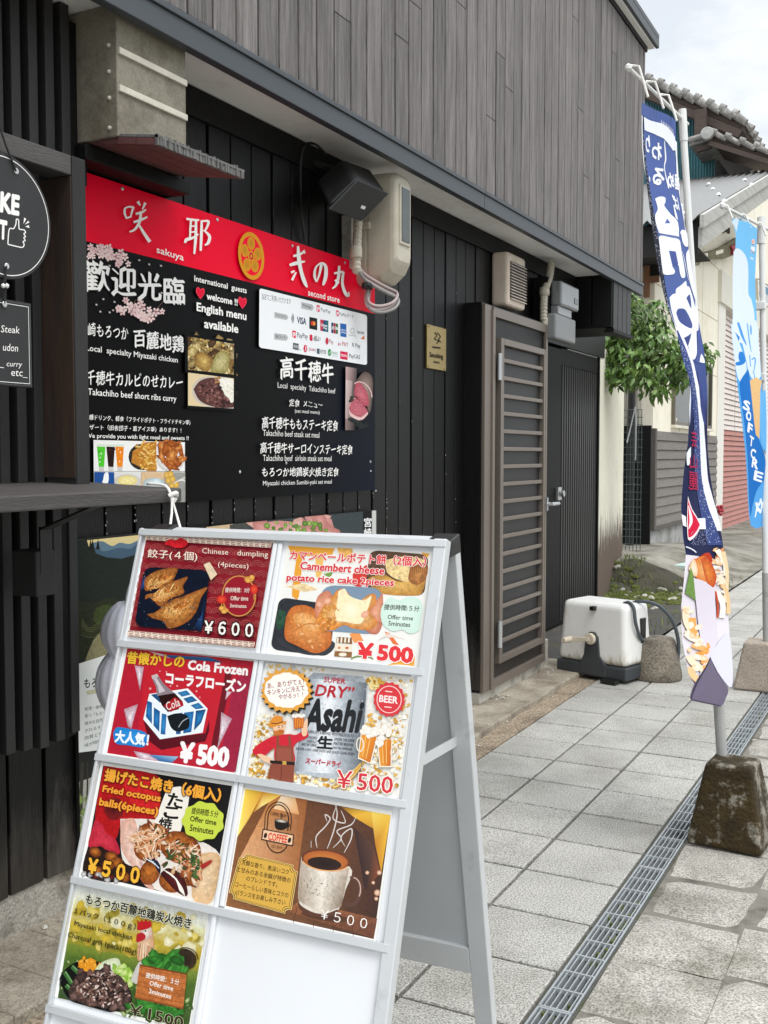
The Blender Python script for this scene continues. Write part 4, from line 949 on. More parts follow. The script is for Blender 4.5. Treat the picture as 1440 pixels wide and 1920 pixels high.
pts1 = [onx(x, y, X) for x, y, X in ((668, 503, -2.1), (680, 520, -2.09), (700, 533, -2.07), (722, 545, -2.05), (742, 556, -2.04), (736, 572, -2.03), (715, 580, -2.05), (695, 578, -2.07), (686, 566, -2.09), (688, 540, -2.1))]
for k, (dz, mm_, n_) in enumerate(((0, pinkgrey, 'cable'), (.014, pinkgrey, 'cable'), (-.012, greycab, 'cable'))):
    b = MB(); b.tube(smooth_path([(p.x + .006 * k, p.y, p.z + dz) for p in pts1], 6), .007, 7)
    o = b.build(n_, mm_, None, smooth=True); tag(o, ('pinkish lower loop of cable under the meter box', 'pinkish upper loop of cable under the meter box', 'grey loop of cable under the meter box')[k], 'cable', 'cables under the meter box')
b = MB(); a = onx(688, 536, -2.08); b.lathe([(.022, -.012), (.024, 0), (.02, .012)], a, 8); b.bar(a + Vector((.02, 0, 0)), a + Vector((.035, -.03, -.02)), .012, .008); tag(b.build('cable_tie', black_plastic, None), 'dark tape binding the cable bundle beside the red sign band', 'tie')
# speaker
spk = thing('wall_speaker', 'black wedge shaped loudspeaker angled down under the eaves', 'speaker', (-2.1, 3.45, 2.4))
spm = mat('black_speaker_case', '#0c0c0d', spec=.25, rough=.6, var=.15, scale=8, bump=.1, bscale=300); spg = mat('black_speaker_grille', '#18191a', spec=.25, rough=.55, var=.12, scale=250)
F_ = [onx(668, 336, -1.93), onx(725, 361, -1.98), onx(673, 413, -2.03), onx(614, 391, -1.98)]      # front face: top, right, bottom, left
n_ = (F_[1] - F_[0]).cross(F_[3] - F_[0]).normalized(); n_ = n_ if n_.dot(CAM - F_[0]) > 0 else -n_
c_ = sum(F_, Vector()) / 4
b = MB(); b.prism(F_, n_ * .012); b.build('grille', spg, spk, bevel=.004)
Bk = [onx(641, 296, -2.08), onx(694, 316, -2.14), onx(640, 372, -2.17), onx(588, 340, -2.12)]
Fb = [p - n_ * .0005 for p in F_]
b = MB(); b.hexa(Fb + Bk); b.build('cabinet', spm, spk, bevel=.022, seg=4)
b = MB(); cc = c_ + n_ * .0135; ud = (F_[1] - F_[0]).normalized(); vd = ud.cross(n_)
cc = cc + (F_[2] - F_[0]) * .12 + ud * .02; b.obox(cc, (ud, vd, n_), (.02, .006, .0015)); b.build('badge', spike_white, spk)
b = MB(); a = sum(Bk, Vector()) / 4; b.tube([a, a + Vector((-.04, -.04, .03)), (WX, a.y - .10, a.z + .04)], .014, 8); b.build('bracket', black_plastic, spk)
b = MB(); b.tube(smooth_path([onx(612, 290, -2.1), onx(590, 270, -2.12), onx(570, 275, -2.17), onx(563, 320, -2.19), onx(566, 400, -2.19), onx(572, 452, -2.195)], 6), .005, 6); tag(b.build('speaker_wire', black_plastic), 'thin black wire running from the loudspeaker down to the red sign', 'wire')
# exhaust duct and the small plank awning below it
galv = mat('dirty_galvanised_sheet', '#8b8576', rough=.7, var=.2, scale=5, col2='#564c3d', c2scale=4, c2lo=.48, c2hi=.72, speck=(120, .85, 1.05), metal=.1)
dm = thing('exhaust_duct', 'dirty galvanised exhaust duct box under the eaves above the plank awning', 'duct', (-2.1, 2.4, 2.2))
dx = -1.985; dy0, dy1 = onx(220, 200, dx).y, onx(349, 200, dx).y
b = MB(); b.box(WX + .002, dx, dy0, dy1, 2.225, SOF - .002); b.build('duct_body', galv, dm, bevel=.003)
ridge = mat('galvanised_ridge', '#cdc7b8', rough=.7, var=.15, scale=20)
for y0, y1 in ((95, 0), (165, 0)):
    z = onx(222, y0, dx).z; b = MB(); b.box(dx - .002, dx + .008, dy0 + .004, dy1 - .002, z - .009, z + .009); b.build('seam_rib', ridge, dm, bevel=.002)
b = MB()
for z in (2.25, 2.33, 2.40, 2.47):
    for xx in (-2.19, -2.012): b.lathe([(.006, -.001), (.006, .003), (.003, .006)], (xx, dy0, z), 8, axis=(0, -1, 0))
b.each('rivet', ridge, dm)
awn = thing('plank_awning', 'small dark plank awning with reddish underside above the red sign', 'awning', (-2.1, 2.5, 2.2))
redwood = mat('reddish_board', '#5e3a38', rough=.75, var=.3, scale=7, stretch=(1, 5, 5)); shingle = mat('grey_frayed_edge', '#6b6a68', rough=.9, var=.5, scale=60)
E1, E0 = onx(455, 330, -1.86), onx(283, 266, -1.86); I0 = onx(165, 278, -2.2)
ya0, ya1 = 2.245, E1.y; za = 2.2
k = 5; b = MB()
for i in range(k):
    x0 = -2.2 + (.34) * i / k; x1 = -2.2 + .34 * (i + 1) / k - .003
    w0, w1 = za + (-1.86 - x0) * .15, za + (-1.86 - x1) * .15
    b.hexa([(x0, ya0 + .0, w0 - .012), (x1, ya0, w1 - .012), (x1, ya1, w1 - .012), (x0, ya1, w0 - .012), (x0, ya0, w0 + .006), (x1, ya0, w1 + .006), (x1, ya1, w1 + .006), (x0, ya1, w0 + .006)])
b.build('planks', redwood, awn)
b = MB(); rr = random.Random(9)
for i in range(46):
    y = ya0 + (ya1 - ya0) * i / 46; b.box(-1.862 - rr.uniform(0, .006), -1.852 + rr.uniform(-.004, .002), y, y + (ya1 - ya0) / 46 * rr.uniform(.6, .95), za - .013, za + .012 + rr.uniform(-.006, .006))
b.hexa([(-2.2, ya0, za + .058), (-1.853, ya0, za + .0065), (-1.853, ya1, za + .0065), (-2.2, ya1, za + .058), (-2.2, ya0, za + .066), (-1.853, ya0, za + .013), (-1.853, ya1, za + .013), (-2.2, ya1, za + .066)]); b.build('roofing_edge', shingle, awn)
b = MB(); b.box(-2.2, -2.09, ya0 - .02, onx(357, 350, -2.09).y, onx(352, 364, -2.09).z, za + .018); b.build('support_beam', black_deep, awn, bevel=.004)
# vent hood above the door
vh = thing('vent_hood', 'cream louvred vent hood on the black wall above the slatted door', 'vent', (-2.2, 5.4, 2.2))
vx = -2.105; vy0 = onx(953, 500, vx).y; vy1 = onx(986, 520, vx).y; vz0 = onx(953, 572, vx).z; vz1 = onx(953, 470, vx).z
b = MB(); b.box(WX + .002, vx, vy0, vy1, vz0, vz1); b.build('hood_body', cream2, vh, bevel=.02, seg=3)
b = MB(); b.box(vx - .01, vx + .004, vy0 + .03, vy1 - .02, vz0 + .04, vz1 - .05); b.build('dark_opening', black_plastic, vh)
b = MB()
for i in range(13):
    z = vz0 + .045 + (vz1 - vz0 - .10) * i / 12; b.hexa([(vx + .002, vy0 + .028, z - .0015), (vx + .012, vy0 + .028, z - .0085), (vx + .012, vy1 - .012, z - .0085), (vx + .002, vy1 - .012, z - .0015), (vx + .002, vy0 + .028, z + .0015), (vx + .012, vy0 + .028, z - .0055), (vx + .012, vy1 - .012, z - .0055), (vx + .002, vy1 - .012, z + .0015)])
b.each('louvre', cream2, vh)
# service conduit and electricity meter by the gate
sc = thing('service_conduit', 'beige corrugated conduit bending up to the soffit beside the grey meter', 'conduit', (-2.2, 6.2, 2.2))
pt, rs = corrug([onx(1034, 492, -2.12), onx(1030, 520, -2.12), onx(1021, 550, -2.12), onx(1019, 600, -2.12)], .024, .011)
b = MB(); b.tube(pt, rs, 10); b.build('flex_tube', cream, sc)
b = MB(); b.lathe([(.03, -.02), (.032, 0), (.028, .03)], onx(1021, 548, -2.12), 12); b.lathe([(.022, -.05), (.024, 0), (.024, .03)], onx(1020, 605, -2.12), 12); b.each('coupling', cream, sc, smooth=True)
em = thing('electricity_meter', 'grey electricity meter with clear plastic cover under the eaves by the gate', 'meter', (-2.2, 6.4, 2.2))
clear = mat('clear_grey_cover', '#777a7c', rough=.12, var=.12, scale=8, spec=.8); greyp = mat('grey_plastic', '#7c7e7f', rough=.4, var=.06)
ex = -2.05; y0, y1 = onx(1050, 560, ex).y, onx(1083, 560, ex).y; zt_, zm = onx(1070, 535, ex).z, onx(1070, 580, ex).z
b = MB(); b.box(WX + .01, ex - .06, y0 - .06, y1, zm - .12, zt_ + .02); b.build('mounting_board', black_deep, em)
b = MB(); b.box(ex - .06, ex + .01, y0, y1, zm, zt_); b.build('cover', clear, em, bevel=.012)
b = MB(); b.box(ex - .06, ex - .01, y0 + .0, y1 - .09, zm - .055, zm); b.build('neck', clear, em, bevel=.006)
b = MB(); b.box(ex - .06, ex + .0, y0 - .08, y1 - .03, onx(1060, 640, ex).z, zm - .056); b.build('terminal_box', greyp, em, bevel=.012)
b = MB(); b.box(ex + .008, ex + .013, y1 - .1, y1 - .03, zm + .04, zm + .075); b.build('display', glassd, em)
# brass smoking plate
brass = mat('brushed_brass', '#a8935f', rough=.35, var=.12, scale=5, stretch=(3, .6, 12), metal=.75)
pl = Print((WX + .012, 4.6, 1.8), (0, 1, 0), (0, 0, 1))
c = [pl.uv(q) for q in ((802, 608), (837, 616), (837, 697), (801, 689))]; a0, a1 = (c[0][0] + c[3][0]) / 2, (c[1][0] + c[2][0]) / 2; b1, b0 = (c[0][1] + c[1][1]) / 2, (c[2][1] + c[3][1]) / 2
sp = thing('smoking_sign', 'small brass smoking area plate on the black boards', 'sign', (WX, 4.7, 1.8))
b = MB(); b.box(WX + .001, WX + .011, 4.6 + a0, 4.6 + a1, 1.8 + b0, 1.8 + b1); b.build('plate', brass, sp, bevel=.002)
pl.view(760, 540, 2.4); pl.text('Smoking', (110, 318), (170, 326), (110, 288), '#2b2412', .02); pl.text('喫煙所', (128, 338), (155, 342), (128, 328), '#2b2412', .02)
pl.poly(PR('122,262 158,266 158,274 122,270'), '#2b2412'); pl.stroke(PR('132,200 142,215 132,228 150,240 140,250'), 4, '#2b2412'); pl.stroke(PR('142,200 158,218 150,230 160,245'), 4, '#2b2412')
for x, y in ((106, 173), (176, 183), (104, 352), (176, 366)): pl.ell(x, y, 2.5, 2.5, '#4a3f22')
pl.mesh('lettering', signprint, sp)
# ------------------------------------------------------------------ signs on the shop front
def plane_rect(p, px):
    c = [p.uv(q) for q in px]; return [(c[0][0] + c[3][0]) / 2, (c[1][0] + c[2][0]) / 2, (c[2][1] + c[3][1]) / 2, (c[0][1] + c[1][1]) / 2]
sg = thing('menu_signboard', 'large red and black shop menu signboard with white brush lettering', 'signboard', (-2.19, 3.1, 1.2))
p = Print((-2.17, 2.1, 1.2), (0, 1, 0), (0, 0, 1))
U0, U1, B0, B1, RB_ = .05, 1.965, .006, .968, .773
p.backuv([(U0, B1), (U1, B1), (U1, B0), (U0, B0)], .012, '#070708')
p.z = .00002
p.raw([(U0, B1), (U1, B1), (U1, RB_), (U0, RB_)], [[0, 1, 2], [0, 2, 3]], lin('#f0002e'))
p.raw([(1.2, RB_ - .001), (U1, RB_ - .001), (U1, B0), (1.2, B0)], [[0, 1, 2], [0, 2, 3]], [lin('#070708'), lin('#0d0e12'), lin('#050f20'), lin('#070809')])
WH = '#f4f2ee'
def cherry(reg, n, r, seed):
    random.seed(seed); xs = [q[0] for q in reg]; ys = [q[1] for q in reg]; k = 0
    while k < n:
        cx, cy = random.uniform(min(xs), max(xs)), random.uniform(min(ys), max(ys))
        if not inside((cx, cy), reg): continue
        k += 1; a0 = random.uniform(0, 6); rr_ = r * random.uniform(.7, 1.1); c = random.choice(['#e6bcbc', '#f0d2ce', '#dca8ac', '#efc9c4'])
        for i in range(5):
            a = a0 + i * 1.2566; p.ell(cx + .6 * rr_ * math.cos(a), cy + .75 * rr_ * math.sin(a), rr_ * .5, rr_ * .36, '#fbeae6', c, a, 0, 7)
        p.ell(cx, cy, rr_ * .16, rr_ * .2, '#b06a72', '#c98a8e', n=6)
p.view(160, 440, 3.84)
cherry(PR('20,62 200,90 355,140 330,215 240,235 190,170 20,130'), 26, 27, 3); cherry(PR('20,120 60,150 30,200 20,190'), 3, 20, 5); cherry(PR('205,560 260,455 345,460 440,500 540,480 570,560 560,632 470,620 350,590 300,560 220,590'), 30, 27, 4)
p.stroke(PR('440,600 500,540 560,470'), 3, '#8a6a5a'); p.stroke(PR('350,470 330,540 300,570'), 3, '#8a6a5a')
for x, y in ((120, 465), (70, 505), (98, 555), (200, 485), (190, 545), (378, 185), (450, 215), (535, 225), (165, 225), (540, 420), (165, 560), (285, 255)): p.ell(x, y, 9, 7, '#e2d6d4', '#a89a9a', random.random(), n=8)
p.text('歡迎光臨', (-25, 402), (702, 528), (-25, 168), WH, 0, nib=.085)
p.text('宮崎もろつか', (-52, 728), (298, 764), (-52, 622), WH, 0, nib=.06); p.text('百麓地鶏', (338, 812), (697, 860), (338, 674), WH, 0, nib=.085)
p.text('Local  specialty Miyazaki chicken', (-4, 848), (655, 934), (-4, 792), WH, .012)
p.text('高千穂牛カルビのせカレー', (-75, 1082), (690, 1118), (-75, 968), WH, 0, nib=.06); p.text('Takachiho beef short ribs curry', (8, 1168), (645, 1216), (8, 1106), WH, .012)
p.text('各種ドリンク、軽食（フライドポテト・フライドチキン等）', (-15, 1334), (745, 1372), (-15, 1290), WH, 0, nib=.06); p.text('デザート（田舎団子・葛アイス等）あります！！', (-15, 1406), (680, 1428), (-15, 1362), WH, 0, nib=.06)
p.text('We provide you with light meal and sweets !!', (-10, 1472), (733, 1488), (-10, 1430), WH, .015)
# photo strip
p.poly(PR('48,1478 707,1494 707,1703 50,1702'), '#f0efec'); p.poly(PR('50,1704 707,1706 707,1925 52,1925'), '#dedcd8')
for x, c, c2 in ((72, '#4fc82e', '#3aa822'), (140, '#2a1512', '#1a0c0a'), (205, '#ef8a1e', '#e07410')):
    p.poly([(x, 1520), (x + 62, 1522), (x + 52, 1672), (x + 14, 1671)], c); p.poly([(x + 14, 1671), (x + 52, 1672), (x + 50, 1702), (x + 16, 1702)], '#cfcac4'); p.poly([(x, 1508), (x + 62, 1510), (x + 61, 1528), (x + 2, 1526)], '#d9e4d2')
    p.scat([(x + 4, 1530), (x + 58, 1532), (x + 48, 1640), (x + 16, 1640)], 12, (4, 9), [(c, c2), ('#ffffff' if c[1] != '2' else '#6a3a30', c)])
p.ell(400, 1600, 100, 95, '#1c1a18', '#2c2926'); p.poly(PR('500,1490 502,1703 440,1703 320,1640 330,1560 420,1495'), '#c08030', .2)
random.seed(11)
for k in range(60):
    x, y = random.uniform(340, 498), random.uniform(1500, 1690); a = random.uniform(-1, 1.2); l = random.uniform(25, 45)
    if x - l < 335 and y > 1650: continue
    p.stroke([(x, y), (min(500, x + l * math.cos(a)), min(1702, y + l * math.sin(a)))], 10, random.choice(['#e8b85a', '#f2cf80', '#d09a3c', '#b87a28']))
p.ell(605, 1620, 98, 82, '#f2f0ee', '#d8d4d0'); p.scat(PR('530,1530 600,1500 680,1530 700,1620 640,1680 560,1660 520,1600'), 44, (14, 30), [('#d8803a', '#8a4218'), ('#c06a2a', '#7a3814'), ('#e8a058', '#a85a22')], 1.9, .25)
p.poly(PR('52,1708 195,1710 195,1925 52,1925'), '#1f4f96'); p.spoly(PR('115,1765 125,1720 150,1712 155,1760 145,1790 110,1785'), '#f4f4f2')
p.ell(290, 1775, 95, 50, '#e8e4dc', '#c9c3b8'); p.ell(290, 1770, 70, 36, '#f4e8a8', '#e2cf7a'); p.scat(PR('240,1755 340,1755 330,1790 250,1790'), 8, (12, 18), [('#f6ecc0', '#e6d48a')])
p.poly(PR('390,1708 555,1710 555,1925 390,1925'), '#d9b890', .1); p.ell(480, 1790, 80, 40, '#dfe6e8', '#a8b8bc'); p.ell(500, 1780, 34, 26, '#e8f2f6', '#bcd0d8')
p.poly(PR('556,1710 707,1712 707,1925 556,1925'), '#9a9a94', .1)
for x, y in ((575, 1730), (585, 1770), (615, 1760), (640, 1800), (610, 1810), (600, 1725)): p.ell(x, y, 22, 24, '#f0cc6a', '#c8943a')
for k in range(4): p.stroke([(620 + 20 * k, 1790 - 10 * k), (705, 1745 + 12 * k)], 5, '#e8e4da')
# middle
p.view(340, 480, 6.4)
p.text('International  guests', (136, 325), (762, 470), (136, 235), WH, .02); p.text('welcome !!', (284, 520), (652, 598), (284, 440), WH, .03)
p.text('English menu', (165, 690), (758, 800), (165, 560), WH, .03); p.text('available', (255, 862), (660, 925), (255, 760), WH, .03)
for cx, cy in ((208, 440), (713, 555)):
    p.spoly([(cx, cy + 82), (cx - 52, cy + 0), (cx - 46, cy - 55), (cx - 20, cy - 62), (cx, cy - 38), (cx + 22, cy - 52), (cx + 46, cy - 40), (cx + 46, cy + 15)], '#f0455a', k=3); p.spoly([(cx, cy + 74), (cx - 45, cy + 0), (cx - 40, cy - 48), (cx - 20, cy - 54), (cx, cy - 28), (cx + 20, cy - 44), (cx + 40, cy - 34), (cx + 40, cy + 12)], '#e01038', k=3)
q = PR('55,965 610,1055 607,1425 57,1362'); p.poly(q, '#8a6a3c', .3)
random.seed(5); p.scat(q, 60, (30, 62), [('#d8c080', '#8a6a38'), ('#b8a468', '#6a5030'), ('#e6d49a', '#a88a4a'), ('#6a4a2c', '#3a2818'), ('#c8b890', '#8a7850')], 1.3, .3); p.scat(q, 60, (5, 14), ['#2c1c12', '#4a3018', '#f0e2b4', '#d8b050'], 1.5)
p.sfan(PR('340,1400 330,1320 400,1180 470,1140 540,1170 555,1260 510,1400'), '#d0c690', '#94884c', .25); p.sfan(PR('150,1320 140,1230 190,1160 260,1170 340,1220 350,1300 300,1380 240,1370'), '#d8b868', '#8a6430', .35)
p.poly([(610, 1040), (640, 1040), (640, 1440), (607, 1440)], '#070708'); p.poly([(30, 930), (620, 1024), (612, 1056), (40, 964)], '#070708'); p.poly([(40, 1362), (640, 1430), (640, 1468), (40, 1402)], '#070708'); p.poly([(20, 940), (55, 945), (57, 1400), (20, 1400)], '#070708')
q = PR('57,1400 608,1470 606,1832 57,1795'); p.poly(q, '#e6cfa4')
p.spoly(PR('110,1560 180,1480 300,1448 608,1500 606,1830 330,1815 180,1760 115,1680'), '#cfc2b4'); p.spoly(PR('122,1600 200,1500 330,1462 430,1500 606,1730 606,1815 380,1812 200,1740'), '#5c3a38', .12)
p.spoly(PR('425,1470 608,1495 606,1740 540,1740 480,1640 440,1560'), '#f0ecde', .06); p.scat(PR('440,1490 606,1505 606,1700 500,1640'), 60, (5, 9), ['#fbf8ee', '#dcd6c4', '#f4efe0'], 1.6)
p.scat(PR('180,1560 400,1480 440,1580 580,1780 380,1805 200,1720'), 110, (8, 24), [('#7a4a44', '#4a2a28'), ('#a87a70', '#6a403c'), ('#4a2a2a', '#2c1a1a'), ('#96645c', '#5a3632')], 1.7, .2)
p.scat(PR('380,1460 430,1465 430,1530 390,1520'), 8, (10, 18), [('#c89a5c', '#946a38')])
p.poly([(606, 1470), (640, 1470), (640, 1850), (604, 1850)], '#070708'); p.poly([(40, 1795), (640, 1834), (640, 1870), (40, 1830)], '#070708')
# crest and brush lettering on the red band
p.view(440, 420, 5.143)
def wring(cx, cy, rx, ry, w_, c): p.ring(cx, cy, rx, ry, w_, c, n=48, rot=-.12)
p.ell(140, 310, 124, 232, '#d9931e', rot=-.12, n=40); p.ell(140, 310, 98, 190, '#f0002e', rot=-.12, n=40)
for cx, cy in ((140, 190), (78, 258), (100, 395), (175, 405), (203, 292)): p.ell(cx, cy, 37, 63, '#b8801c', '#d9931e', rot=-.1)
p.ell(140, 312, 32, 54, '#d9931e', rot=-.1); p.ell(140, 312, 20, 36, '#c01830', rot=-.1); p.ell(140, 312, 10, 18, '#d9931e')
for pts, w_ in (('545,312 600,298 655,270', '18,26,10'), ('510,398 575,380 660,362', '24,34,14'), ('525,470 560,455', '22,18'), ('535,545 555,500 575,468', '24,20,12'), ('592,215 600,330 620,450 655,560 682,612', '20,38,34,36,14'), ('640,260 660,285', '34,14'),
                ('818,390 800,480 772,560', '30,20,12'), ('770,560 752,500 765,420 818,378 858,410 860,500 840,575 828,590', '14,26,18,16,30,36,26,8'), ('990,405 985,500 960,590 922,625', '22,30,24,12'), ('940,478 985,470 1030,462', '16,24,20'), ('1030,462 1020,570 1045,660 1075,690 1082,655', '24,26,30,32,8'), ('950,540 985,575', '20,26')):
    p.stroke(PR(pts), [float(x) for x in w_.split(',')], WH)
p.text('second store', (690, 690), (992, 762), (690, 632), WH, .02)
p.view(0, 0, 3)
for pts, w_ in (('690,1172 688,1200 700,1232', '12,12,10'), ('690,1172 715,1165 738,1168', '8,10,12'), ('738,1166 730,1190 722,1222', '14,11,8'), ('700,1228 726,1220', '10,9'), ('762,1135 776,1158', '18,8'), ('805,1142 788,1180', '16,8'), ('750,1205 785,1196 808,1180', '12,13,9'), ('738,1252 780,1238 816,1222', '12,14,9'), ('780,1190 772,1250 745,1292 715,1306', '14,15,13,8'), ('766,1262 795,1310 830,1362', '9,16,20'),
                ('1036,1232 1070,1238 1108,1240', '12,13,10'), ('1062,1240 1058,1290 1056,1345', '12,12,10'), ('1090,1242 1088,1340 1080,1430', '13,16,10'), ('1060,1275 1088,1272', '9,8'), ('1060,1308 1088,1304', '9,8'), ('1028,1368 1036,1350 1070,1340 1104,1318', '10,18,14,8'), ('1122,1240 1120,1320 1116,1412', '12,16,12'), ('1124,1246 1160,1248 1145,1292 1130,1300', '9,14,11,6'), ('1136,1298 1166,1330 1158,1368 1138,1380', '8,16,16,6')):
    p.stroke(PR(pts), [float(x) for x in w_.split(',')], WH)
p.text('sakuya', (868, 1435), (1020, 1480), (868, 1385), WH, .012)
# payment panel
p.view(440, 420, 5.143)
p.rquad(PR('218,620 1258,880 1258,1362 214,1192'), .022, '#f3f5f7', asp=2.)
GR = '#3a3c40'
def pt_(s_, x0, y0, x1, y1, h, c=GR, b=.0): p.text(s_, (x0, y0), (x1, y1), (x0, y0 - h), c, b)
pt_('当店でご利用いただけます', 240, 728, 522, 780, 60)
for s_, x0, y0, x1, y1, h in (('We Accept', 622, 815, 738, 840, 62), ('クレジットカード', 362, 905, 492, 930, 55), ('QRコード', 360, 1115, 490, 1130, 62)):
    p.poly([(x0, y0), (x1 - 12, y1 - 2), (x1 + 6, (y1 - h + y1) / 2), (x1 - 10, y1 - h), (x0, y0 - h)], '#b9bcbd'); pt_(s_, x0 + 12, y0 - 16, x1 - 22, y1 - 16, h * .5, '#2c2e30', .015)
def pp(x, y, s_):
    p.poly([(x, y), (x + 36 * s_, y + 8 * s_), (x + 34 * s_, y + 82 * s_), (x, y + 72 * s_)], '#e0244a'); p.text('P', (x + 6 * s_, y + 74 * s_), (x + 28 * s_, y + 78 * s_), (x + 10 * s_, y + 22 * s_), '#f6e4e8', .04)
pp(770, 782, .85); pt_('PayPay', 812, 852, 905, 876, 44); pp(958, 832, .75); pt_('PayPayカード', 992, 892, 1128, 920, 44)
for k, r in enumerate((14, 26, 38)): p.ring(520, 912, r * .75, r * 1.5, 6, '#55585c', a0=-55, a1=55)
pt_('VISA', 582, 958, 668, 972, 62, '#22335c', .03)
p.poly(PR('700,897 776,912 776,1026 700,1010'), '#17181a'); p.ell(728, 958, 14, 22, '#d8402c'); p.ell(746, 962, 13, 22, '#e88a3a')
p.poly(PR('805,922 884,934 882,1045 805,1030'), '#2a6a74'); p.poly(PR('805,922 838,927 826,1034 805,1030'), '#c8304a'); p.poly(PR('838,927 860,931 848,1038 826,1034'), '#2a4a72'); pt_('Union', 812, 985, 872, 996, 26, '#f2f4f4', .03); pt_('Pay', 836, 1018, 872, 1025, 24, '#f2f4f4', .03)
for k, c in enumerate(('#2a3c6c', '#b02438', '#2c6a3c')): p.poly([(912 + 22 * k, 950 + 5 * k), (932 + 22 * k, 954 + 5 * k), (932 + 22 * k, 1055 + 4 * k), (912 + 22 * k, 1050 + 4 * k)], c); 
pt_('JCB', 914, 1018, 974, 1030, 32, '#f2f2f0', .04)
p.poly(PR('998,958 1058,968 1058,1095 1000,1084'), '#2464b0'); pt_('AMERICAN', 1002, 1028, 1055, 1036, 16, '#eef2f6', .01); pt_('EXPRESS', 1006, 1052, 1055, 1060, 16, '#eef2f6', .01)
p.ring(1115, 1030, 16, 26, 4, '#8a8f94'); pt_('Diners Club', 1086, 1078, 1148, 1088, 14, '#8a8f94'); pt_('DISCOVER', 1164, 1056, 1230, 1066, 24, '#333638', .01); p.poly(PR('1195,1108 1232,1075 1232,1115'), '#e0653a')
p.ring(1117, 1040, 34, 60, 2, '#c9ccd0', n=4, rot=.8)
pp(535, 1026, .95); pt_('PayPay', 582, 1108, 685, 1122, 62); p.rquad(PR('702,1066 730,1070 730,1130 702,1124'), .2, '#d22848'); pt_('d払い', 740, 1128, 806, 1136, 56, '#2c2e30', .01)
p.ell(870, 1130, 15, 34, '#c8304a'); pt_('Pay', 892, 1156, 932, 1170, 46, '#b0405a'); pt_('au PAY', 974, 1170, 1076, 1186, 42, '#c84a5a'); pt_('R Pay', 1114, 1198, 1192, 1208, 52, '#55585c')
p.poly(PR('542,1146 596,1156 594,1218 540,1206'), '#4a4f54'); pt_('银联', 546, 1196, 590, 1204, 34, '#e6e8ea'); pt_('Pay', 600, 1222, 620, 1226, 20, '#7aa88a'); p.ell(661, 1202, 18, 36, '#d42a50'); pt_('J', 655, 1220, 668, 1222, 40, '#f4e4e8', .03)
pt_('Jcoin', 692, 1230, 758, 1240, 44, '#b83a6a'); p.poly(PR('772,1200 798,1205 798,1255 772,1250'), '#4a6070'); pt_('支付宝', 802, 1248, 860, 1256, 42); p.ell(895, 1240, 17, 34, '#3a9a5c'); p.stroke(PR('886,1240 894,1254 906,1226'), 5, '#eef6f0', sm=False); pt_('微信支付', 920, 1256, 972, 1262, 26, '#7aa88a'); pt_('WeChat Pay', 920, 1278, 974, 1284, 14, '#8aa898')
p.poly(PR('998,1226 1070,1238 1068,1312 998,1300'), '#d81e4a'); pt_('atone', 1004, 1276, 1062, 1286, 26, '#f8e4ea', .02); pt_('PayCAS', 1086, 1302, 1188, 1316, 52, '#5a5d60')
# right column
p.view(480, 660, 6)
p.text('高千穂牛', (250, 305), (845, 372), (250, 42), WH, 0, nib=.085); p.text('Local  specialty  Takachiho beef', (218, 422), (868, 488), (218, 340), WH, .004)
p.text('定食  メニュー', (350, 615), (722, 640), (350, 528), WH, 0, nib=.06); p.text('(set meal menu)', (412, 695), (690, 712), (412, 640), WH, .008)
for s_, x1, y0, y1, t0 in (('高千穂牛ももステーキ定食', 898, 868, 898, 722), ('高千穂牛サーロインステーキ定食', 1062, 1145, 1160, 1010), ('もろつか地鶏炭火焼き定食', 905, 1410, 1402, 1292)):
    p.text(s_, (42 if x1 != 1062 else 24, y0), (x1, y1), (42 if x1 != 1062 else 24, t0), WH, 0, nib=.065)
for s_, x1, y0, y1 in (('Takachiho beef steak set meal', 688, 942, 966), ('Takachiho beef  sirloin steak set meal', 825, 1225, 1228), ('Miyazaki chicken Sumibi-yaki set meal', 828, 1518, 1494)):
    p.text(s_, (52, y0), (x1, y1), (52, y0 - 68), WH, .004)
p.quad4(PR('985,165 1110,185 1090,880 980,880'), ['#c8a8a4', '#55494a', '#1a181a', '#8a7674'])
p.quad4(PR('985,310 1060,330 1040,760 980,750'), ['#d8c4c0', '#a89490', '#6a5a5a', '#c0aaa6'])
p.sfan(PR('1080,420 1110,320 1180,232 1250,240 1290,320 1285,520 1260,680 1230,640 1240,540 1200,430 1110,340'), '#a8948a', '#5c4a44', .15)
p.sfan(PR('1082,440 1105,335 1170,370 1220,440 1245,540 1235,610 1180,590 1110,510 1080,480'), '#c8707c', '#b04c5c', .3); p.ring(1165, 470, 105, 140, 10, '#e8c4c0', rot=-.5, a0=-100, a1=40)
p.sfan(PR('1020,610 1040,550 1090,515 1150,560 1225,650 1225,710 1150,768 1040,700'), '#c46c78', '#b35a66', .3); p.spoly(PR('1022,640 1050,690 1150,735 1228,680 1228,710 1150,770 1050,730 1025,690'), '#e4c0bc', .1); p.stroke(PR('1022,620 1045,560 1090,520'), 8, '#d8b0ac')
p.scat(PR('1020,520 1060,500 1080,540 1030,570'), 12, (6, 12), ['#2a2a22', '#3a3a2c'], 1.8); p.scat(PR('1020,740 1110,780 1220,830 1180,880 1040,800'), 24, (8, 18), ['#1c2422', '#2a302e', '#16181a'], 2.4)
for vx, vy in ((1268, 1338), (1325, 1560)): p.ell(vx, vy, 7, 9, '#c8ccd0')
p.mesh('sign_panel', signprint, sg)
b = MB()
for a, c in ((.36, .955), (.83, .955), (1.3, .95), (1.7, .95), (.95, .1), (1.92, .13), (1.25, .13), (.5, .14)): b.lathe([(.006, 0), (.006, .002), (.003, .004)], (-2.1693, 2.1 + a, 1.2 + c), 8, axis=(1, 0, 0))
b.each('screw', steel, sg)

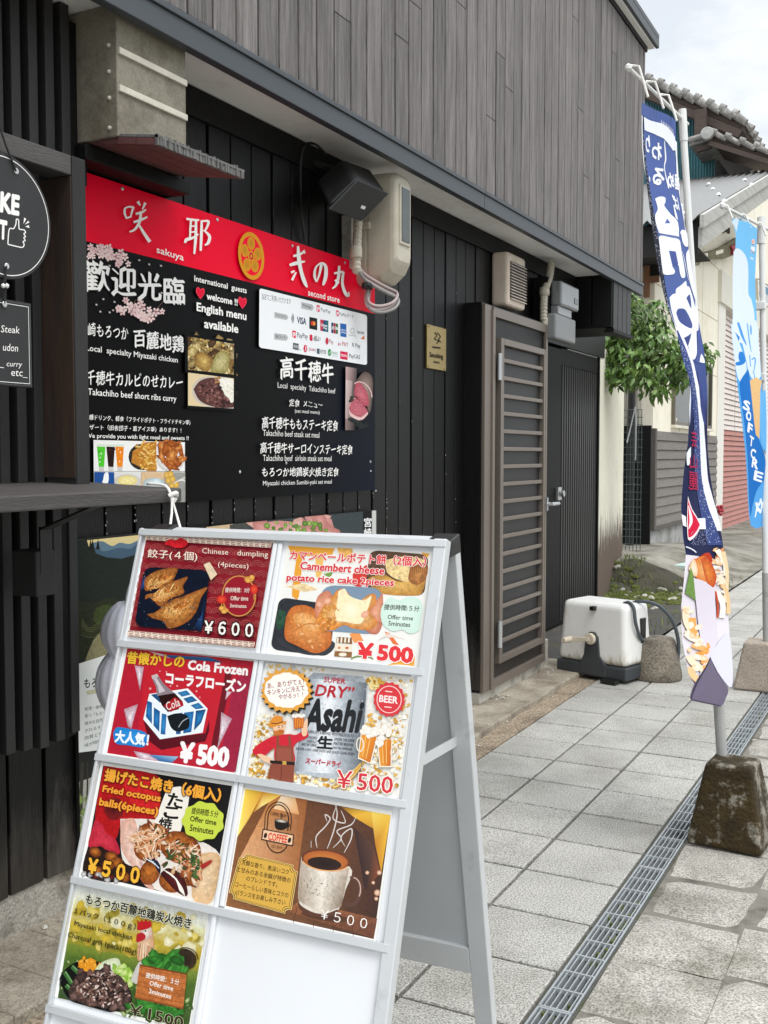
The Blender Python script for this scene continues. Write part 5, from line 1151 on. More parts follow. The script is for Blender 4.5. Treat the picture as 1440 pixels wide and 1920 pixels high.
# long picture board low on the wall behind the stand
p = Print((-2.188, 2.2, .1), (0, 1, 0), (0, 0, 1))
p.clip = None; a0, a1, b0, b1 = p.uv((146, 1300))[0], p.uv((705, 985))[0], p.uv((140, 1635))[1], (p.uv((150, 1005))[1] + p.uv((690, 961))[1]) / 2
p.backuv([(a0, b1), (a1, b1), (a1, b0), (a0, b0)], .012, '#2b2c2a'); p.z = .00002; p.clip = (a0, a1, b0, b1)
def R4(x0, x1, y0, y1, cols, mot=0.): p.raw([(x0, y1), (x1, y1), (x1, y0), (x0, y0)], [[0, 1, 2], [0, 2, 3]], [lin(c) for c in cols] if isinstance(cols, list) else lin(cols), mot)
H = b1 - b0
R4(a0 + .03, a0 + .85, b1 - .09, b1 - .006, ['#d8c48a', '#cdb98a', '#a8a48c', '#bfae80'])
p.view(160, 980, 4)
p.spoly(PR('60,150 130,140 200,175 260,150 330,160 400,130 420,130 380,330 60,330'), '#5c7484'); p.spoly(PR('-10,180 90,190 140,215 250,190 340,195 400,160 330,400 -60,400'), '#42586a')
p.poly(PR('-70,130 10,120 25,180 60,170 80,230 160,260 270,270 360,245 420,230 300,560 40,660 -60,600'), '#232824', .12)
for x in (40, 55, 95): p.fan([(x - 16, 200), (x, 120), (x + 14, 200)], '#1c221e', '#161a17')
p.spoly(PR('-60,590 60,600 200,560 260,620 160,760 40,1000 -60,980'), '#2a2e20', .25); p.spoly(PR('80,640 160,615 210,640 120,760 60,730'), '#3c4626', .2)
for k in range(6): p.stroke([(-30, 720 + 24 * k), (30, 790 + 14 * k), (110, 740 + 22 * k)], 4, random.choice(['#5a6038', '#4a5030', '#6a6a44']))
p.spoly(PR('60,880 130,820 160,1000 0,1060'), '#8a8462', .15)
p.poly(PR('-58,1060 320,940 320,1680 -95,1740 -95,1610 -58,1600'), '#eceeea')
p.view(130, 1080, 5.335)
p.text('もろつか', (145, 1122), (430, 1090), (150, 1030), '#1c1c1a', .02); p.poly(PR('165,1150 280,1130 300,1170 180,1190'), '#cfcaa8')
for k, s_ in enumerate(('秘境・諸塚村で', '育つ「もろつか', '雄大な自然の中', 'されるその肉', '肉質と甘味、', '味が特徴です')): p.text(s_, (153, 1350 + 73 * k), (400, 1310 + 66 * k), (153, 1312 + 73 * k), '#262624', .008)
R4(a0, a0 + .9, b0, b0 + .26, ['#a8a6a0', '#8a8880', '#6a7448', '#7a8452'], .1)
p.view(100, 1400, 3.692)
for x, w_ in ((170, 14), (200, 24), (235, 12), (140, 10)): p.stroke([(x, 110), (x + random.uniform(-20, 20), 300), (x - 10, 470)], w_, '#3c3a34')
p.scat(PR('140,330 300,330 260,850 130,850'), 40, (14, 34), [('#8a9a5a', '#6a7a44'), ('#a8ae7a', '#7a8450'), ('#5a6a3a', '#4a5830')], 1, .1)
# top strip right: sliced meat and greens on slate
p.view(120, 940, 2.4)
p.poly(PR('640,116 760,100 760,260 640,260'), '#c9b08c', .1); p.poly(PR('745,105 835,92 830,260 745,260'), '#4a4c48', .2); p.poly(PR('830,92 1345,46 1345,260 830,260'), '#3d4547', .15)
p.scat(PR('830,105 1170,75 1190,200 830,200'), 26, (28, 48), [('#e2b0a8', '#c88a84'), ('#d89a94', '#b87870'), ('#e8c4b8', '#d09c90')], 1.8, .08)
p.scat(PR('900,95 1100,80 1190,80 1190,180 1150,180 1060,160 900,170'), 44, (7, 13), [('#9ac05a', '#5a7c34'), ('#b4d070', '#6a8c3c'), ('#7aa048', '#486830')])
p.poly(PR('1345,45 1385,42 1385,260 1345,260'), '#121212'); p.poly(PR('1385,42 1404,41 1404,260 1385,260'), '#c8c8c4')
p.text('宮', (1350, 116), (1383, 114), (1350, 75), '#f2f2f0', .02); p.text('崎', (1350, 165), (1383, 163), (1350, 122), '#f2f2f0', .02)
tag(p.mesh('picture_board', signprint), 'long local produce picture board low on the wall behind the menu stand', 'signboard')

# hanging round board and chalk board in front of the lattice
chalk = mat('black_chalk_board', '#2c2c2d', rough=.7, var=.12, scale=12)
chalkp = print_mat('chalk_lettering', .8, .1)
rs_ = thing('round_sign', 'round black takeaway sign with white thumbs up hanging on the lattice', 'sign', (-1.99, 1.9, 1.8))
RX = -1.985; c = onx(9, 405, RX); rv = onx(9, 287, RX).z - c.z
b = MB(); b.lathe([(rv - .003, -.012), (rv, -.010), (rv, -.002), (rv - .002, 0)], c, 64, axis=(1, 0, 0)); b.build('disc', chalk, rs_)
p = Print((RX, c.y, c.z), (0, 1, 0), (0, 0, 1)).view(0, 280, 4)
P = [(rv * .945 * math.cos(2 * math.pi * i / 64), rv * .945 * math.sin(2 * math.pi * i / 64)) for i in range(65)]; P2 = [(a * .985, b_ * .985) for a, b_ in P]
p.raw(P + P2, [[i, i + 1, 65 + i + 1, 65 + i] for i in range(64)], lin(WH))
p.text('TAKE', (-172, 425), (137, 490), (-166, 283), WH, .055); p.text('OUT', (-140, 638), (46, 675), (-136, 503), WH, .055)
p.stroke(PR('58,710 68,600 100,595 118,560 122,525 138,530 140,570 145,598 180,605 190,625 178,632 190,655 178,662 188,685 172,692 180,715 165,735 110,725 58,712'), 8, WH)
for q in ('175,560 180,512 196,522', '185,565 210,535 220,548', '188,580 215,568 220,590'): p.poly(PR(q), WH)
p.mesh('lettering', chalkp, rs_)
b = MB()
for x, y in ((30, 321), (12, 499), (8, 570 - 0)): 
    a = onx(x, y, RX); b.lathe([(.006, .0005), (.0075, .002), (.006, .003)], a, 12, axis=(1, 0, 0))
b.each('eyelet', steel, rs_)
cb = thing('chalk_board', 'square black chalk board listing steak udon and curry below the round sign', 'chalkboard', (-1.99, 1.85, 1.5))
CX = -1.988; p = Print((CX, 1.8, 1.4), (0, 1, 0), (0, 0, 1)); a0, a1, b0, b1 = plane_rect(p, [(-75, 545), (60, 571), (60, 727), (-75, 718)])
b = MB(); b.box(CX - .012, CX - .0005, 1.8 + a0, 1.8 + a1, 1.4 + b0, 1.4 + b1); b.build('board', chalk, cb, bevel=.002)
for e in (.004, .009):
    w_ = .0016
    for r in ((a0 + e, a1 - e, b0 + e, b0 + e + w_), (a0 + e, a1 - e, b1 - e - w_, b1 - e), (a0 + e, a0 + e + w_, b0 + e, b1 - e), (a1 - e - w_, a1 - e, b0 + e, b1 - e)):
        p.raw([(r[0], r[3]), (r[1], r[3]), (r[1], r[2]), (r[0], r[2])], [[0, 1, 2], [0, 2, 3]], lin('#e6e6e4' if e > .005 else '#5a5a5a'))
p.view(0, 280, 4)
p.text('Steak', (5, 1372), (145, 1382), (10, 1318), WH, -.004); p.text('udon', (20, 1510), (132, 1518), (25, 1455), WH, -.004); p.text('curry', (45, 1640), (160, 1645), (50, 1600), WH, -.004); p.text('etc_', (80, 1708), (206, 1715), (84, 1655), WH, -.004); p.stroke(PR('-60,1630 28,1638'), 5, WH)
p.mesh('lettering', chalkp, cb)
b = MB(); a = onx(8, 571, CX); b.lathe([(.006, .0005), (.0075, .002), (.006, .003)], a, 12, axis=(1, 0, 0)); b.build('eyelet', steel, cb)
cordb = mat('black_cord', '#1d1d1d', rough=.8)
b = MB(); b.tube([onx(-8, 215, RX), onx(10, 270, RX + .004), onx(30, 321, RX + .004)], .0025, 6); tag(b.build('black_string', cordb), 'black cord holding up the round takeaway sign', 'cord')
b = MB(); b.tube([onx(12, 499, RX + .004), onx(9, 540, RX + .004), onx(8, 571, CX + .004)], .0025, 6); b.tube([onx(12, 499, RX + .004), onx(5, 540, RX + .004), onx(8, 571, CX + .004)], .002, 6)
o = b.build('black_string', cordb); tag(o, 'black cord with white beads joining the round sign to the chalk board', 'cord')
b = MB()
for x in (6, 13): b.lathe([(.001, -.006), (.005, -.003), (.005, .003), (.001, .006)], onx(x, 536, RX + .006), 8)
b.each('bead', spike_white, o, smooth=True)
# white cord tied round the counter corner
cordw = mat('white_cord', '#e8e6e0', rough=.8)
K = onx(322, 933, CX1 + .012)
b = MB(); b.tube(smooth_path([K + Vector((-.0, -.012, .004)), K + Vector((.012, 0, .012)), K + Vector((.004, .014, .006)), K + Vector((0, .006, -.01)), K + Vector((.01, -.01, -.004))], 6), .006, 7)
b.tube([K, K.lerp(ap(.055, .0, -.02), .5), ap(.05, -.01, -.02)], .003, 6); b.tube([K, ap(.085, -.01, -.02)], .003, 6); b.tube(smooth_path([K, K + Vector((-.02, .0, .03)), K + Vector((-.08, .0, .035))], 4), .004, 6)
tag(b.build('white_cord', cordw, smooth=True), 'knotted white cord tying the menu stand to the counter corner', 'cord')
# silver balloon tucked behind the stand
silver = mat('silver_foil', '#e8e8f2', rough=.35, var=.06, scale=5, metal=.1, bump=.15, bscale=40)
bl = thing('foil_balloon', 'puffy pleated silver balloon tucked between the menu stand and the wall', 'balloon', (-1.84, 2.25, .5))
C0 = ony(228, 1240, 2.28)
zz = lambda y: ony(228, y, 2.28).z
def lobe(y0, y1, r, dx=0., seed=0):
    b = MB(); z0, z1 = zz(y1), zz(y0); pr = []
    for i in range(15):
        t = i / 14; pr.append((max(.004, r * (math.sin(math.pi * (.04 + .92 * t)) ** .55)), z0 + (z1 - z0) * t))
    b.lathe(pr, (C0.x + dx, C0.y, 0), 56, fn=lambda t, z, q: q * (1 + .028 * math.sin(15 * t + seed) + .014 * math.sin(31 * t)))
    return b
_b = MB(); _b.tube([(C0.x + .052, C0.y, zz(1092)), (C0.x + .05, C0.y + .06, zz(1092) + .01), (-2.186, C0.y + .45, zz(1092) + .02)], .0025, 6); _b.build('string', cordw, bl)
lobe(1088, 1160, .026, .052).build('neck_lobe', silver, bl, smooth=True); lobe(1128, 1238, .072, .02, 1).build('upper_lobe', silver, bl, smooth=True); lobe(1215, 1345, .076, 0.004, 2).build('lower_lobe', silver, bl, smooth=True)
# ------------------------------------------------------------------ ground, paving, drain
def struct(o, label=None): o['kind'] = 'structure'; return o
earth = mat('bare_concrete_ground', '#7f7b72', rough=.95, var=.2, scale=3, bump=.5, bscale=40, col2='#605c52', c2scale=4)
b = MB(); b.box(-60, 60, -20, 160, -.30, -.12); struct(b.build('ground', earth))
granite = mat('speckled_granite_paving', '#b5b3ad', rough=.8, var=.16, scale=2.5, bump=.25, bscale=220, island=.09, speck=(190, .40, 1.2), col2='#827f75', c2scale=1.5, c2lo=.45, c2hi=.78)
granite2 = mat('worn_granite_road', '#b4b0a7', rough=.85, var=.2, scale=4, bump=.4, bscale=150, island=.08, speck=(170, .45, 1.2), col2='#7e796d', c2scale=3.5, c2lo=.46, c2hi=.68)
joint = mat('dark_joint', '#39352c', rough=1, var=.35, scale=20, col2='#474a2c', c2scale=9)
def tiles(b, xs, y0, y1, pit, gap, z, inset=.004, offs=None, wob=.0012):
    rr = random.Random(3)
    for ci, (xa, xb) in enumerate(zip(xs, xs[1:])):
        y = y0 - (offs[ci] if offs else 0)
        while y < y1:
            dz = rr.uniform(-wob, wob); a, c, d, e = xa + gap / 2, xb - gap / 2, y + gap / 2, y + pit - gap / 2; i = inset
            b.add([(a, d, z - .05), (c, d, z - .05), (c, e, z - .05), (a, e, z - .05), (a, d, z - i + dz), (c, d, z - i + dz), (c, e, z - i + dz), (a, e, z - i + dz), (a + i, d + i, z + dz), (c - i, d + i, z + dz), (c - i, e - i, z + dz), (a + i, e - i, z + dz)],
                  [(4, 5, 9, 8), (5, 6, 10, 9), (6, 7, 11, 10), (7, 4, 8, 11), (8, 9, 10, 11), (0, 1, 5, 4), (1, 2, 6, 5), (2, 3, 7, 6), (3, 0, 4, 7)])
            y += pit
GL, GR_ = -.838, -.742
b = MB(); tiles(b, [-1.775, -1.466, -1.160, -.842], 0.155, 26, .3063, .012, 0, .003); struct(b.build('pavement', granite))
b = MB(); b.box(-1.776, -.841, -2, 26, -.11, -.02); struct(b.build('pavement_joints', joint))
b = MB(); b.box(-.7375, 6, -2, 30, -.11, -.006); struct(b.build('road_bed', mat('grey_mortar', '#76726a', rough=1, var=.3, scale=9, col2='#56524a', c2scale=7)))
# worn road slabs: subdivided, softly dished
b = MB(); rr = random.Random(8)
def slab(xa, xb, ya, yb):
    n = 6; vs = []; fs = []
    base = rr.uniform(-.003, .003); t1, t2 = rr.uniform(-.004, .004), rr.uniform(-.006, .006)
    for i in range(n + 1):
        for j in range(n + 1):
            u_, v_ = i / n, j / n; e = min(u_, 1 - u_, v_, 1 - v_) * 2
            z = base + t1 * (u_ - .5) + t2 * (v_ - .5) - .0068 * (1 - min(1, e * 3.6)) ** 2 + rr.uniform(-.0012, .0012)
            vs.append((xa + (xb - xa) * u_ , ya + (yb - ya) * v_, z))
    for i in range(n):
        for j in range(n): a = i * (n + 1) + j; fs.append((a, a + n + 1, a + n + 2, a + 1))
    b.add(vs, fs)
xs = [-.737, -.45, -.14, .17, .48]
for k in range(len(xs) - 1):
    y = .27 + (.0 if k % 2 == 0 else .04)
    while y < 14: slab(xs[k] + .001, xs[k + 1] - .001, y + .001, y + .3095); y += .311
o = b.build('road', granite2, smooth=True); struct(o)
b = MB(); tiles(b, [-.737, -.4, -.1, .2, .5], 14.2, 30, .31, .008, 0); struct(b.build('road', granite2))
# drain channel with its gratings
b = MB(); b.box(GL - .003, GL + .002, -2, 26, -.12, -.003); b.box(GR_ - .002, GR_ + .005, -2, 26, -.12, -.003); b.box(GL, GR_, -2, 26, -.12, -.085); struct(b.build('channel', mat('wet_dark_channel', '#4b4a44', rough=.5, var=.4, scale=12, col2='#3c4020', c2scale=7)))
gal = mat('galvanised_grate', '#b5babd', rough=.45, var=.12, scale=15, metal=.45)
g0 = MB(); Lg = .996
for x in (GL + .004, GR_ - .009): g0.box(x, x + .005, 0, Lg, -.03, .0)
f_ = g0.each('edge_angle', gal)
g1 = MB()
for i in range(5): x = GL + .0165 + i * .0156; g1.box(x - .0016, x + .0016, 0, Lg, -.034, -.003)
g2 = g1
for i in range(11): y = .0 + i * .0992; g2.box(GL + .009, GR_ - .009, y, y + .006, -.012, -.001)
b1_ = g2.build('grating', gal)
for k in range(14):
    t = thing('drain_grate', 'galvanised steel drain grate set in the row between pale paving and worn road slabs', 'drain grate', (0, .42 + k * 1.0, 0), 'drain grates in the gutter row')
    for src in (*f_, b1_):
        o = src if k == 0 else src.copy()
        if k: COL.objects.link(o)
        o.parent = t; o.location = (0, 0, 0)
mossm = mat('green_moss', '#59602a', rough=1, var=.5, scale=30, bump=.6, bscale=150, col2='#3b3a1c', c2scale=20)
b = MB(); rr = random.Random(2)
for k in range(200):
    y = rr.choice([2.40, 2.75, 3.0, 3.1, 2.9]) + rr.uniform(-.05, .05) if k < 120 else rr.uniform(1.5, 7); x = rr.uniform(GR_ - .045, GR_ - .012) if rr.random() < .75 else rr.uniform(GL + .02, GR_ - .02)
    r = rr.uniform(.006, .014); b.lathe([(r, -.09), (r * 1.1, -.03 - rr.uniform(0, .03)), (r * .5, -.006 - rr.uniform(0, .03))], (x, y, 0), 6)
o = b.build('moss', mossm); o['kind'] = 'stuff'; o['label'] = 'green moss growing in the drain channel'
# apron along the shop wall
apm = mat('stained_apron_concrete', '#a59c8c', rough=.95, var=.22, scale=5, bump=.6, bscale=90, col2='#7b7062', c2scale=4, c2lo=.45, c2hi=.65, speck=(150, .72, 1.12))
b = MB(); n = 44; P = []
rr = random.Random(6)
for i in range(n + 1): P.append((-1.897 + rr.uniform(-.012, .012), -1 + 7.55 * i / n))
for i in range(n): b.hexa([(-2.36, P[i][1], -.1), (P[i][0], P[i][1], -.1), (P[i + 1][0], P[i + 1][1], -.1), (-2.36, P[i + 1][1], -.1), (-2.36, P[i][1], .032), (P[i][0], P[i][1], .028), (P[i + 1][0], P[i + 1][1], .028), (-2.36, P[i + 1][1], .032)])
struct(b.build('apron', apm, bevel=.006))
agg = mat('exposed_aggregate', '#a3937e', rough=.95, var=.15, scale=8, bump=1., bscale=130, speck=(95, .45, 1.3), col2='#8a7a68', c2scale=3)
b = MB(); b.box(-1.93, -1.778, -1, 6.6, -.1, -.003); struct(b.build('kerb_strip', agg))
b = MB(); rr = random.Random(31)
for k in range(110):
    y = rr.uniform(2.1, 6.2) if k % 3 else rr.uniform(2.15, 2.6); x = rr.choice([-1.9, -2.17 if y < 5 else -2.09]) + rr.uniform(-.03, .05); r = rr.uniform(.003, .011)
    z = .03 if x < -1.9 else -.002
    b.lathe([(r * .7, -.002), (r, r * .4), (r * .4, r * .9)], (x, y, z), 6, fn=lambda t, zz_, q: q * (1 + .35 * math.sin(2 * t + q * 900)))
o = b.build('grit', conc_pale); o['kind'] = 'stuff'; o['label'] = 'small bits of grit along the foot of the shop wall'
# ---- beyond the shop: asphalt patch, concrete mound and driveway
asph = mat('old_asphalt', '#4b4946', rough=.95, var=.2, scale=4, bump=.6, bscale=160, speck=(200, .65, 1.2), col2='#57523f', c2scale=3)
drv = mat('mossy_driveway_concrete', '#8f8b82', rough=.95, var=.2, scale=2.5, bump=.5, bscale=60, col2='#5d584c', c2scale=1.6, c2lo=.42, c2hi=.62)
def sst(a, c, x): t = max(0, min(1, (x - a) / (c - a))); return t * t * (3 - 2 * t)
def gz(x, y):
    k = math.sin(x * 5.1) * .12 + math.sin(x * 11 + y) * .05
    up = sst(10.2 + k, 10.8 + k, y) * (1 - .8 * sst(12.5, 16.5, y)); side = 1 - sst(-2.75, -1.86, x + .06 * math.sin(y * 3))
    return .008 + .26 * up * side + .006 * math.sin(x * 19) * math.sin(y * 17) * up
b = MB(); nx, ny = 44, 110; X0, X1, Y0, Y1 = -7., -1.779, 6.4, 30.
V = []; 
for j in range(ny + 1):
    y = Y0 + (Y1 - Y0) * (j / ny) ** 1.5
    for i in range(nx + 1):
        x = X1 + (X0 - X1) * (i / nx) ** 1.6; V.append((x, y, gz(x, y)))
F_A = []
for j in range(ny):
    for i in range(nx):
        a = j * (nx + 1) + i; y = V[a][1]; xx = V[a][0]; b.k = 0 if y < 9.9 + .3 * math.sin(xx * 4) else (2 if y < 10.95 + .35 * math.sin(xx * 3 + 1) + .2 * math.sin(xx * 9) and xx < -1.98 else 1)
        b.f.append([a, a + nx + 1, a + nx + 2, a + 1]); b.mi.append(b.k)
b.v = [Vector(v) for v in V]; struct(b.build('driveway', [asph, drv, mat('dark_weathered_concrete', '#3f3b30', rough=1, var=.35, scale=5, bump=.8, bscale=60, col2='#2a2a1c', c2scale=4)], smooth=True))
grassm = mat('weed_green', '#6c7a34', rough=.9, var=.4, scale=10, island=.4)
b = MB(); rr = random.Random(12)
for k in range(900):
    if rr.random() < .5: x, y = rr.uniform(-3.0, -2.05), 10.2 + rr.gauss(0, .22)
    elif rr.random() < .7: x, y = -2.62 - rr.uniform(0, .25) - 0, rr.uniform(9.3, 11.2); x = -2.60 - (y - 9) * .14 + rr.uniform(0, .22)
    else: x, y = rr.uniform(-1.95, -1.79), rr.uniform(7.2, 12)
    z = gz(x, y); h = rr.uniform(.015, .07); a = rr.uniform(0, 6.28); w_ = rr.uniform(.003, .007); lx, ly = rr.gauss(0, .02), rr.gauss(0, .02)
    b.add([(x - w_ * math.cos(a), y - w_ * math.sin(a), z - .005), (x + w_ * math.cos(a), y + w_ * math.sin(a), z - .005), (x + lx, y + ly, z + h)], [(0, 1, 2)])
o = b.build('weeds', grassm); o['kind'] = 'stuff'; o['label'] = 'short weeds and moss at the foot of the concrete mound'
b = MB()
for k in range(260):
    x = -2.45 + rr.gauss(0, .28); y = 9.85 + rr.gauss(0, .28)
    if x > -1.95: continue
    r = rr.uniform(.015, .05); b.lathe([(r, -.01), (r * .9, .008), (r * .4, .018)], (x, y, gz(x, y)), 7)
o = b.build('moss', mossm); o['kind'] = 'stuff'; o['label'] = 'yellow green moss on the ground by the cream wall'
b = MB()
for k in range(40):
    x, y = rr.uniform(-2.9, -1.95), 9.8 + rr.gauss(0, .45); r = rr.uniform(.012, .045); z = gz(x, y)
    b.lathe([(r * .8, -.01), (r, r * .3), (r * .5, r * .8)], (x, y, z), 6, fn=lambda t, zz_, q: q * (1 + .3 * math.sin(2 * t + x * 50)))
o = b.build('rubble', conc_pale); o['kind'] = 'stuff'; o['label'] = 'loose pale stones below the concrete mound'
q = [onz(1252, 1068, .2), onz(1292, 1082, .2), onz(1292, 1094, .2), onz(1238, 1080, .2)]
b = MB(); b.box(-2.52, -2.18, 11.35, 11.75, gz(-2.4, 11.5) - .03, gz(-2.4, 11.5) + .01); o = b.build('utility_cover', mat('pale_green_cover', '#b5c8c2', rough=.5, var=.15, scale=10), bevel=.004); tag(o, 'pale green utility cover set in the concrete mound', 'cover')

# ------------------------------------------------------------------ hose reel box and bollard
hr = thing('hose_reel_box', 'white plastic hose reel box with crank and grey hose on the pavement edge', 'hose reel', (-1.82, 6.3, 0))
whp = mat('dirty_white_plastic', '#efeeea', rough=.4, var=.04, scale=4, col2='#d8d4c8', c2scale=4, c2lo=.52, c2hi=.75, zdirt=('#b0a68c', -.1, .3)); dkp = mat('dark_grey_plastic', '#3d4144', rough=.5, var=.15, scale=8)
hu = Vector((.961, -.277, 0)); hw = Vector((.277, .961, 0)); H0 = Vector((-2.055, 6.235, 0))
def hp(a, d, z): return H0 + hu * a + hw * d + Vector((0, 0, z))
WB = .50
def hbox(a0, a1, d0, d1, z0, z1, ti=0., td=0.):
    m_ = MB(); m_.hexa([hp(a0, d0, z0), hp(a1, d0, z0), hp(a1, d1, z0), hp(a0, d1, z0), hp(a0 + ti, d0 + td, z1), hp(a1 - ti, d0 + td, z1), hp(a1 - ti, d1 - td, z1), hp(a0 + ti, d1 - td, z1)]); return m_
hbox(.004, WB - .002, .004, .33, .018, .098).build('base', dkp, hr, bevel=.012)
hbox(.010, WB - .008, .008, .327, .0985, .468, .022, .02).build('shell', whp, hr, bevel=.035, seg=4)
m_ = MB(); m_.prism([hp(.17, -.002, .03), hp(.36, -.002, .03), hp(.355, -.002, .099), hp(.315, .0, .15), hp(.30, .002, .26), hp(.275, .004, .29), hp(.24, .004, .29), hp(.215, .002, .26), hp(.205, 0, .15), hp(.18, -.002, .099)], hw * .03); m_.build('hub_cover', dkp, hr, bevel=.004)
m_ = MB(); m_.lathe([(.034, 0), (.036, .012), (.03, .024)], hp(.258, .0, .25), 20, axis=-hw); m_.bar(hp(.258, -.02, .25), hp(.13, -.035, .237), .02, .026); m_.lathe([(.017, 0), (.02, .02), (.017, .09)], hp(.13, -.02, .237), 14, axis=-hw); m_.build('crank', mat('yellowed_plastic', '#cfc3ae', rough=.5, var=.1), hr, bevel=.003)
m_ = MB(); m_.obox(hp(.262, .012, .435), (hu, hw, (0, 0, 1)), (.014, .02, .012)); m_.build('latch', black_plastic, hr)
m_ = MB(); m_.obox(hp(WB - .022, .22, .30), (hu, hw, (0, 0, 1)), (.008, .03, .075)); m_.build('slot', black_plastic, hr, bevel=.004)
m_ = MB()
for a in (.10, .40): m_.lathe([(.02, -.015), (.025, 0), (.02, .015)], hp(a, .03, .036) - Vector((0, 0, .012)), 16, axis=hw)
m_.obox(hp(.41, -.035, .014), (hu, hw, (0, 0, 1)), (.05, .025, .012)); m_.each('foot', black_plastic, hr)
hosem = mat('grey_hose', '#4d5358', rough=.5, var=.1)
pts = [hp(.40, .13, .462), hp(.44, .12, .475), hp(.485, .1, .45), hp(.50, .1, .36), hp(.495, .16, .27), hp(.487, .21, .24)]
m_ = MB(); m_.tube(smooth_path([tuple(q) for q in pts], 8), .011, 10); m_.build('hose', hosem, hr, smooth=True)
pts = [hp(.42, .2, .46), hp(.47, .22, .476), hp(.56, .26, .455), hp(.63, .30, .37), hp(.65, .34, .25), hp(.64, .36, .14), hp(.60, .40, .02)]
m_ = MB(); m_.tube(smooth_path([tuple(q) for q in pts], 8), .0115, 10); m_.build('hose', hosem, hr, smooth=True)
roughst = mat('rough_grey_concrete', '#82796c', rough=.95, var=.25, scale=9, bump=.9, bscale=90, speck=(120, .6, 1.25), col2='#57524a', c2scale=6)
bo = MB(); cB = onz(1225, 1276) ; cB = Vector((cB.x - .0, cB.y + .08, 0)); bo.lathe([(.148, 0), (.152, .015), (.148, .05), (.128, .16), (.11, .235), (.098, .25), (.03, .254)], cB, 40); tag(bo.build('concrete_weight', roughst, smooth=True), 'squat round concrete weight beside the white hose box', 'concrete weight')

# ------------------------------------------------------------------ banners on poles with concrete bases
whitep = mat('white_painted_pole', '#e3e4e2', rough=.4, var=.05); greypole = mat('grey_pole', '#a9aaa7', rough=.5, var=.12, scale=8, col2='#8b8a84', c2scale=8)
mossyc = mat('mossy_concrete_block', '#35290f', rough=1, var=.6, scale=16, bump=1., bscale=80, col2='#8f897d', c2scale=13, c2lo=.52, c2hi=.64, zdirt=('#b0a99a', -.09, .05))
B0 = onz(1295, 1590); B1 = onz(1440, 1590)
bx, by = -.60, 3.81; hb = .285
b = MB(); tw, bw = .078, .131
rot = math.radians(-4)
def rb(x, y, z): return (bx + x * math.cos(rot) - y * math.sin(rot), by + x * math.sin(rot) + y * math.cos(rot), z)
b.hexa([rb(-bw, -bw, 0), rb(bw, -bw, 0), rb(bw, bw, 0), rb(-bw, bw, 0), rb(-tw, -tw, hb), rb(tw, -tw, hb), rb(tw, tw, hb), rb(-tw, tw, hb)])
mossyc2 = mossyc
tag(b.build('concrete_block', mossyc, bevel=.016, seg=3), 'moss covered tapered concrete base holding the navy banner pole', 'concrete base')
Ptop = ony(1279, 212, 3.86); Pbot = ony(1354, 1425, 3.86); Pbot.z = hb - .02
pb_ = thing('banner_pole', 'leaning banner pole in the mossy concrete base', 'pole', Pbot)
mid = ony(1346, 1308, 3.86)
b = MB(); b.tube([Pbot, Pbot.lerp(Ptop, .14)], .0185, 14); b.build('lower_tube', greypole, pb_, smooth=False)
b = MB(); b.tube([Pbot.lerp(Ptop, .138), Ptop], .0125, 12); b.tube([Ptop - (Ptop - Pbot).normalized() * .10, Ptop + Vector((0, 0, .012))], .0148, 12); b.build('upper_tube', whitep, pb_)
dv = Vector((math.sin(math.radians(4.2)), math.cos(math.radians(4.2)), 0))
arm0 = ony(1203, 152, 3.28); d_arm = (arm0 - Ptop)
armz = Ptop - Vector((0, 0, .02))
A1 = armz - dv * .58; A2 = armz + dv * .07
b = MB(); b.tube([A1, A2], .0062, 10); b.lathe([(.003, -.012), (.011, -.005), (.011, .005), (.003, .012)], A1, 12); b.build('arm', whitep, pb_)
class Banner(Print): pass
def banner_plane(O, d): return Print(O, d, Vector((Ptop - Pbot).normalized()))
upv = (Ptop - Pbot).normalized(); upv = (upv - dv * upv.dot(dv)).normalized()
bn = Print(armz - upv.cross(dv) * -.02, dv, upv)
if bn.n.dot(CAM - bn.O) < 0:
    bn = Print(armz, -dv, upv)
bn.O = bn.O + bn.n * .05
Lp = PR('1207,190 1210,230 1213,290 1219,340 1226,400 1233,450 1243,505 1252,560 1262,612 1272,655 1280,700 1284,740 1284,790 1286,830 1284,880 1282,950 1285,1010 1289,1040 1287,1090 1284,1140 1285,1200 1290,1250 1297,1285 1290,1308')
Rp = PR('1268,226 1272,260 1276,300 1281,345 1286,390 1291,430 1296,480 1303,540 1312,612 1317,655 1319,700 1321,740 1323,790 1328,840 1335,890 1344,950 1354,1010 1359,1050 1363,1100 1365,1150 1365,1200 1361,1250 1357,1285 1345,1326')
n = len(Lp)
def cband(i): return '#52659f' if i < 9 else ('#42518a' if i < 12 else '#252a4e')  # upper rows brighter: light through the cloth is put into the blue
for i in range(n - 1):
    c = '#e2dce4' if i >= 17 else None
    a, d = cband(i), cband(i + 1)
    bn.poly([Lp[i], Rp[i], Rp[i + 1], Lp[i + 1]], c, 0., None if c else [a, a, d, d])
bn.step = 5e-6; bn.ok = lambda x, y: EL(y) + 1 < x < ER(y) - 1
WB_ = '#e9ecf4'
def EL(y): 
    for i in range(n - 1):
        if Lp[i][1] <= y <= Lp[i + 1][1]: t = (y - Lp[i][1]) / (Lp[i + 1][1] - Lp[i][1]); return Lp[i][0] + t * (Lp[i + 1][0] - Lp[i][0])
    return Lp[-1][0]
def ER(y):
    for i in range(n - 1):
        if Rp[i][1] <= y <= Rp[i + 1][1]: t = (y - Rp[i][1]) / (Rp[i + 1][1] - Rp[i][1]); return Rp[i][0] + t * (Rp[i + 1][0] - Rp[i][0])
    return Rp[-1][0]
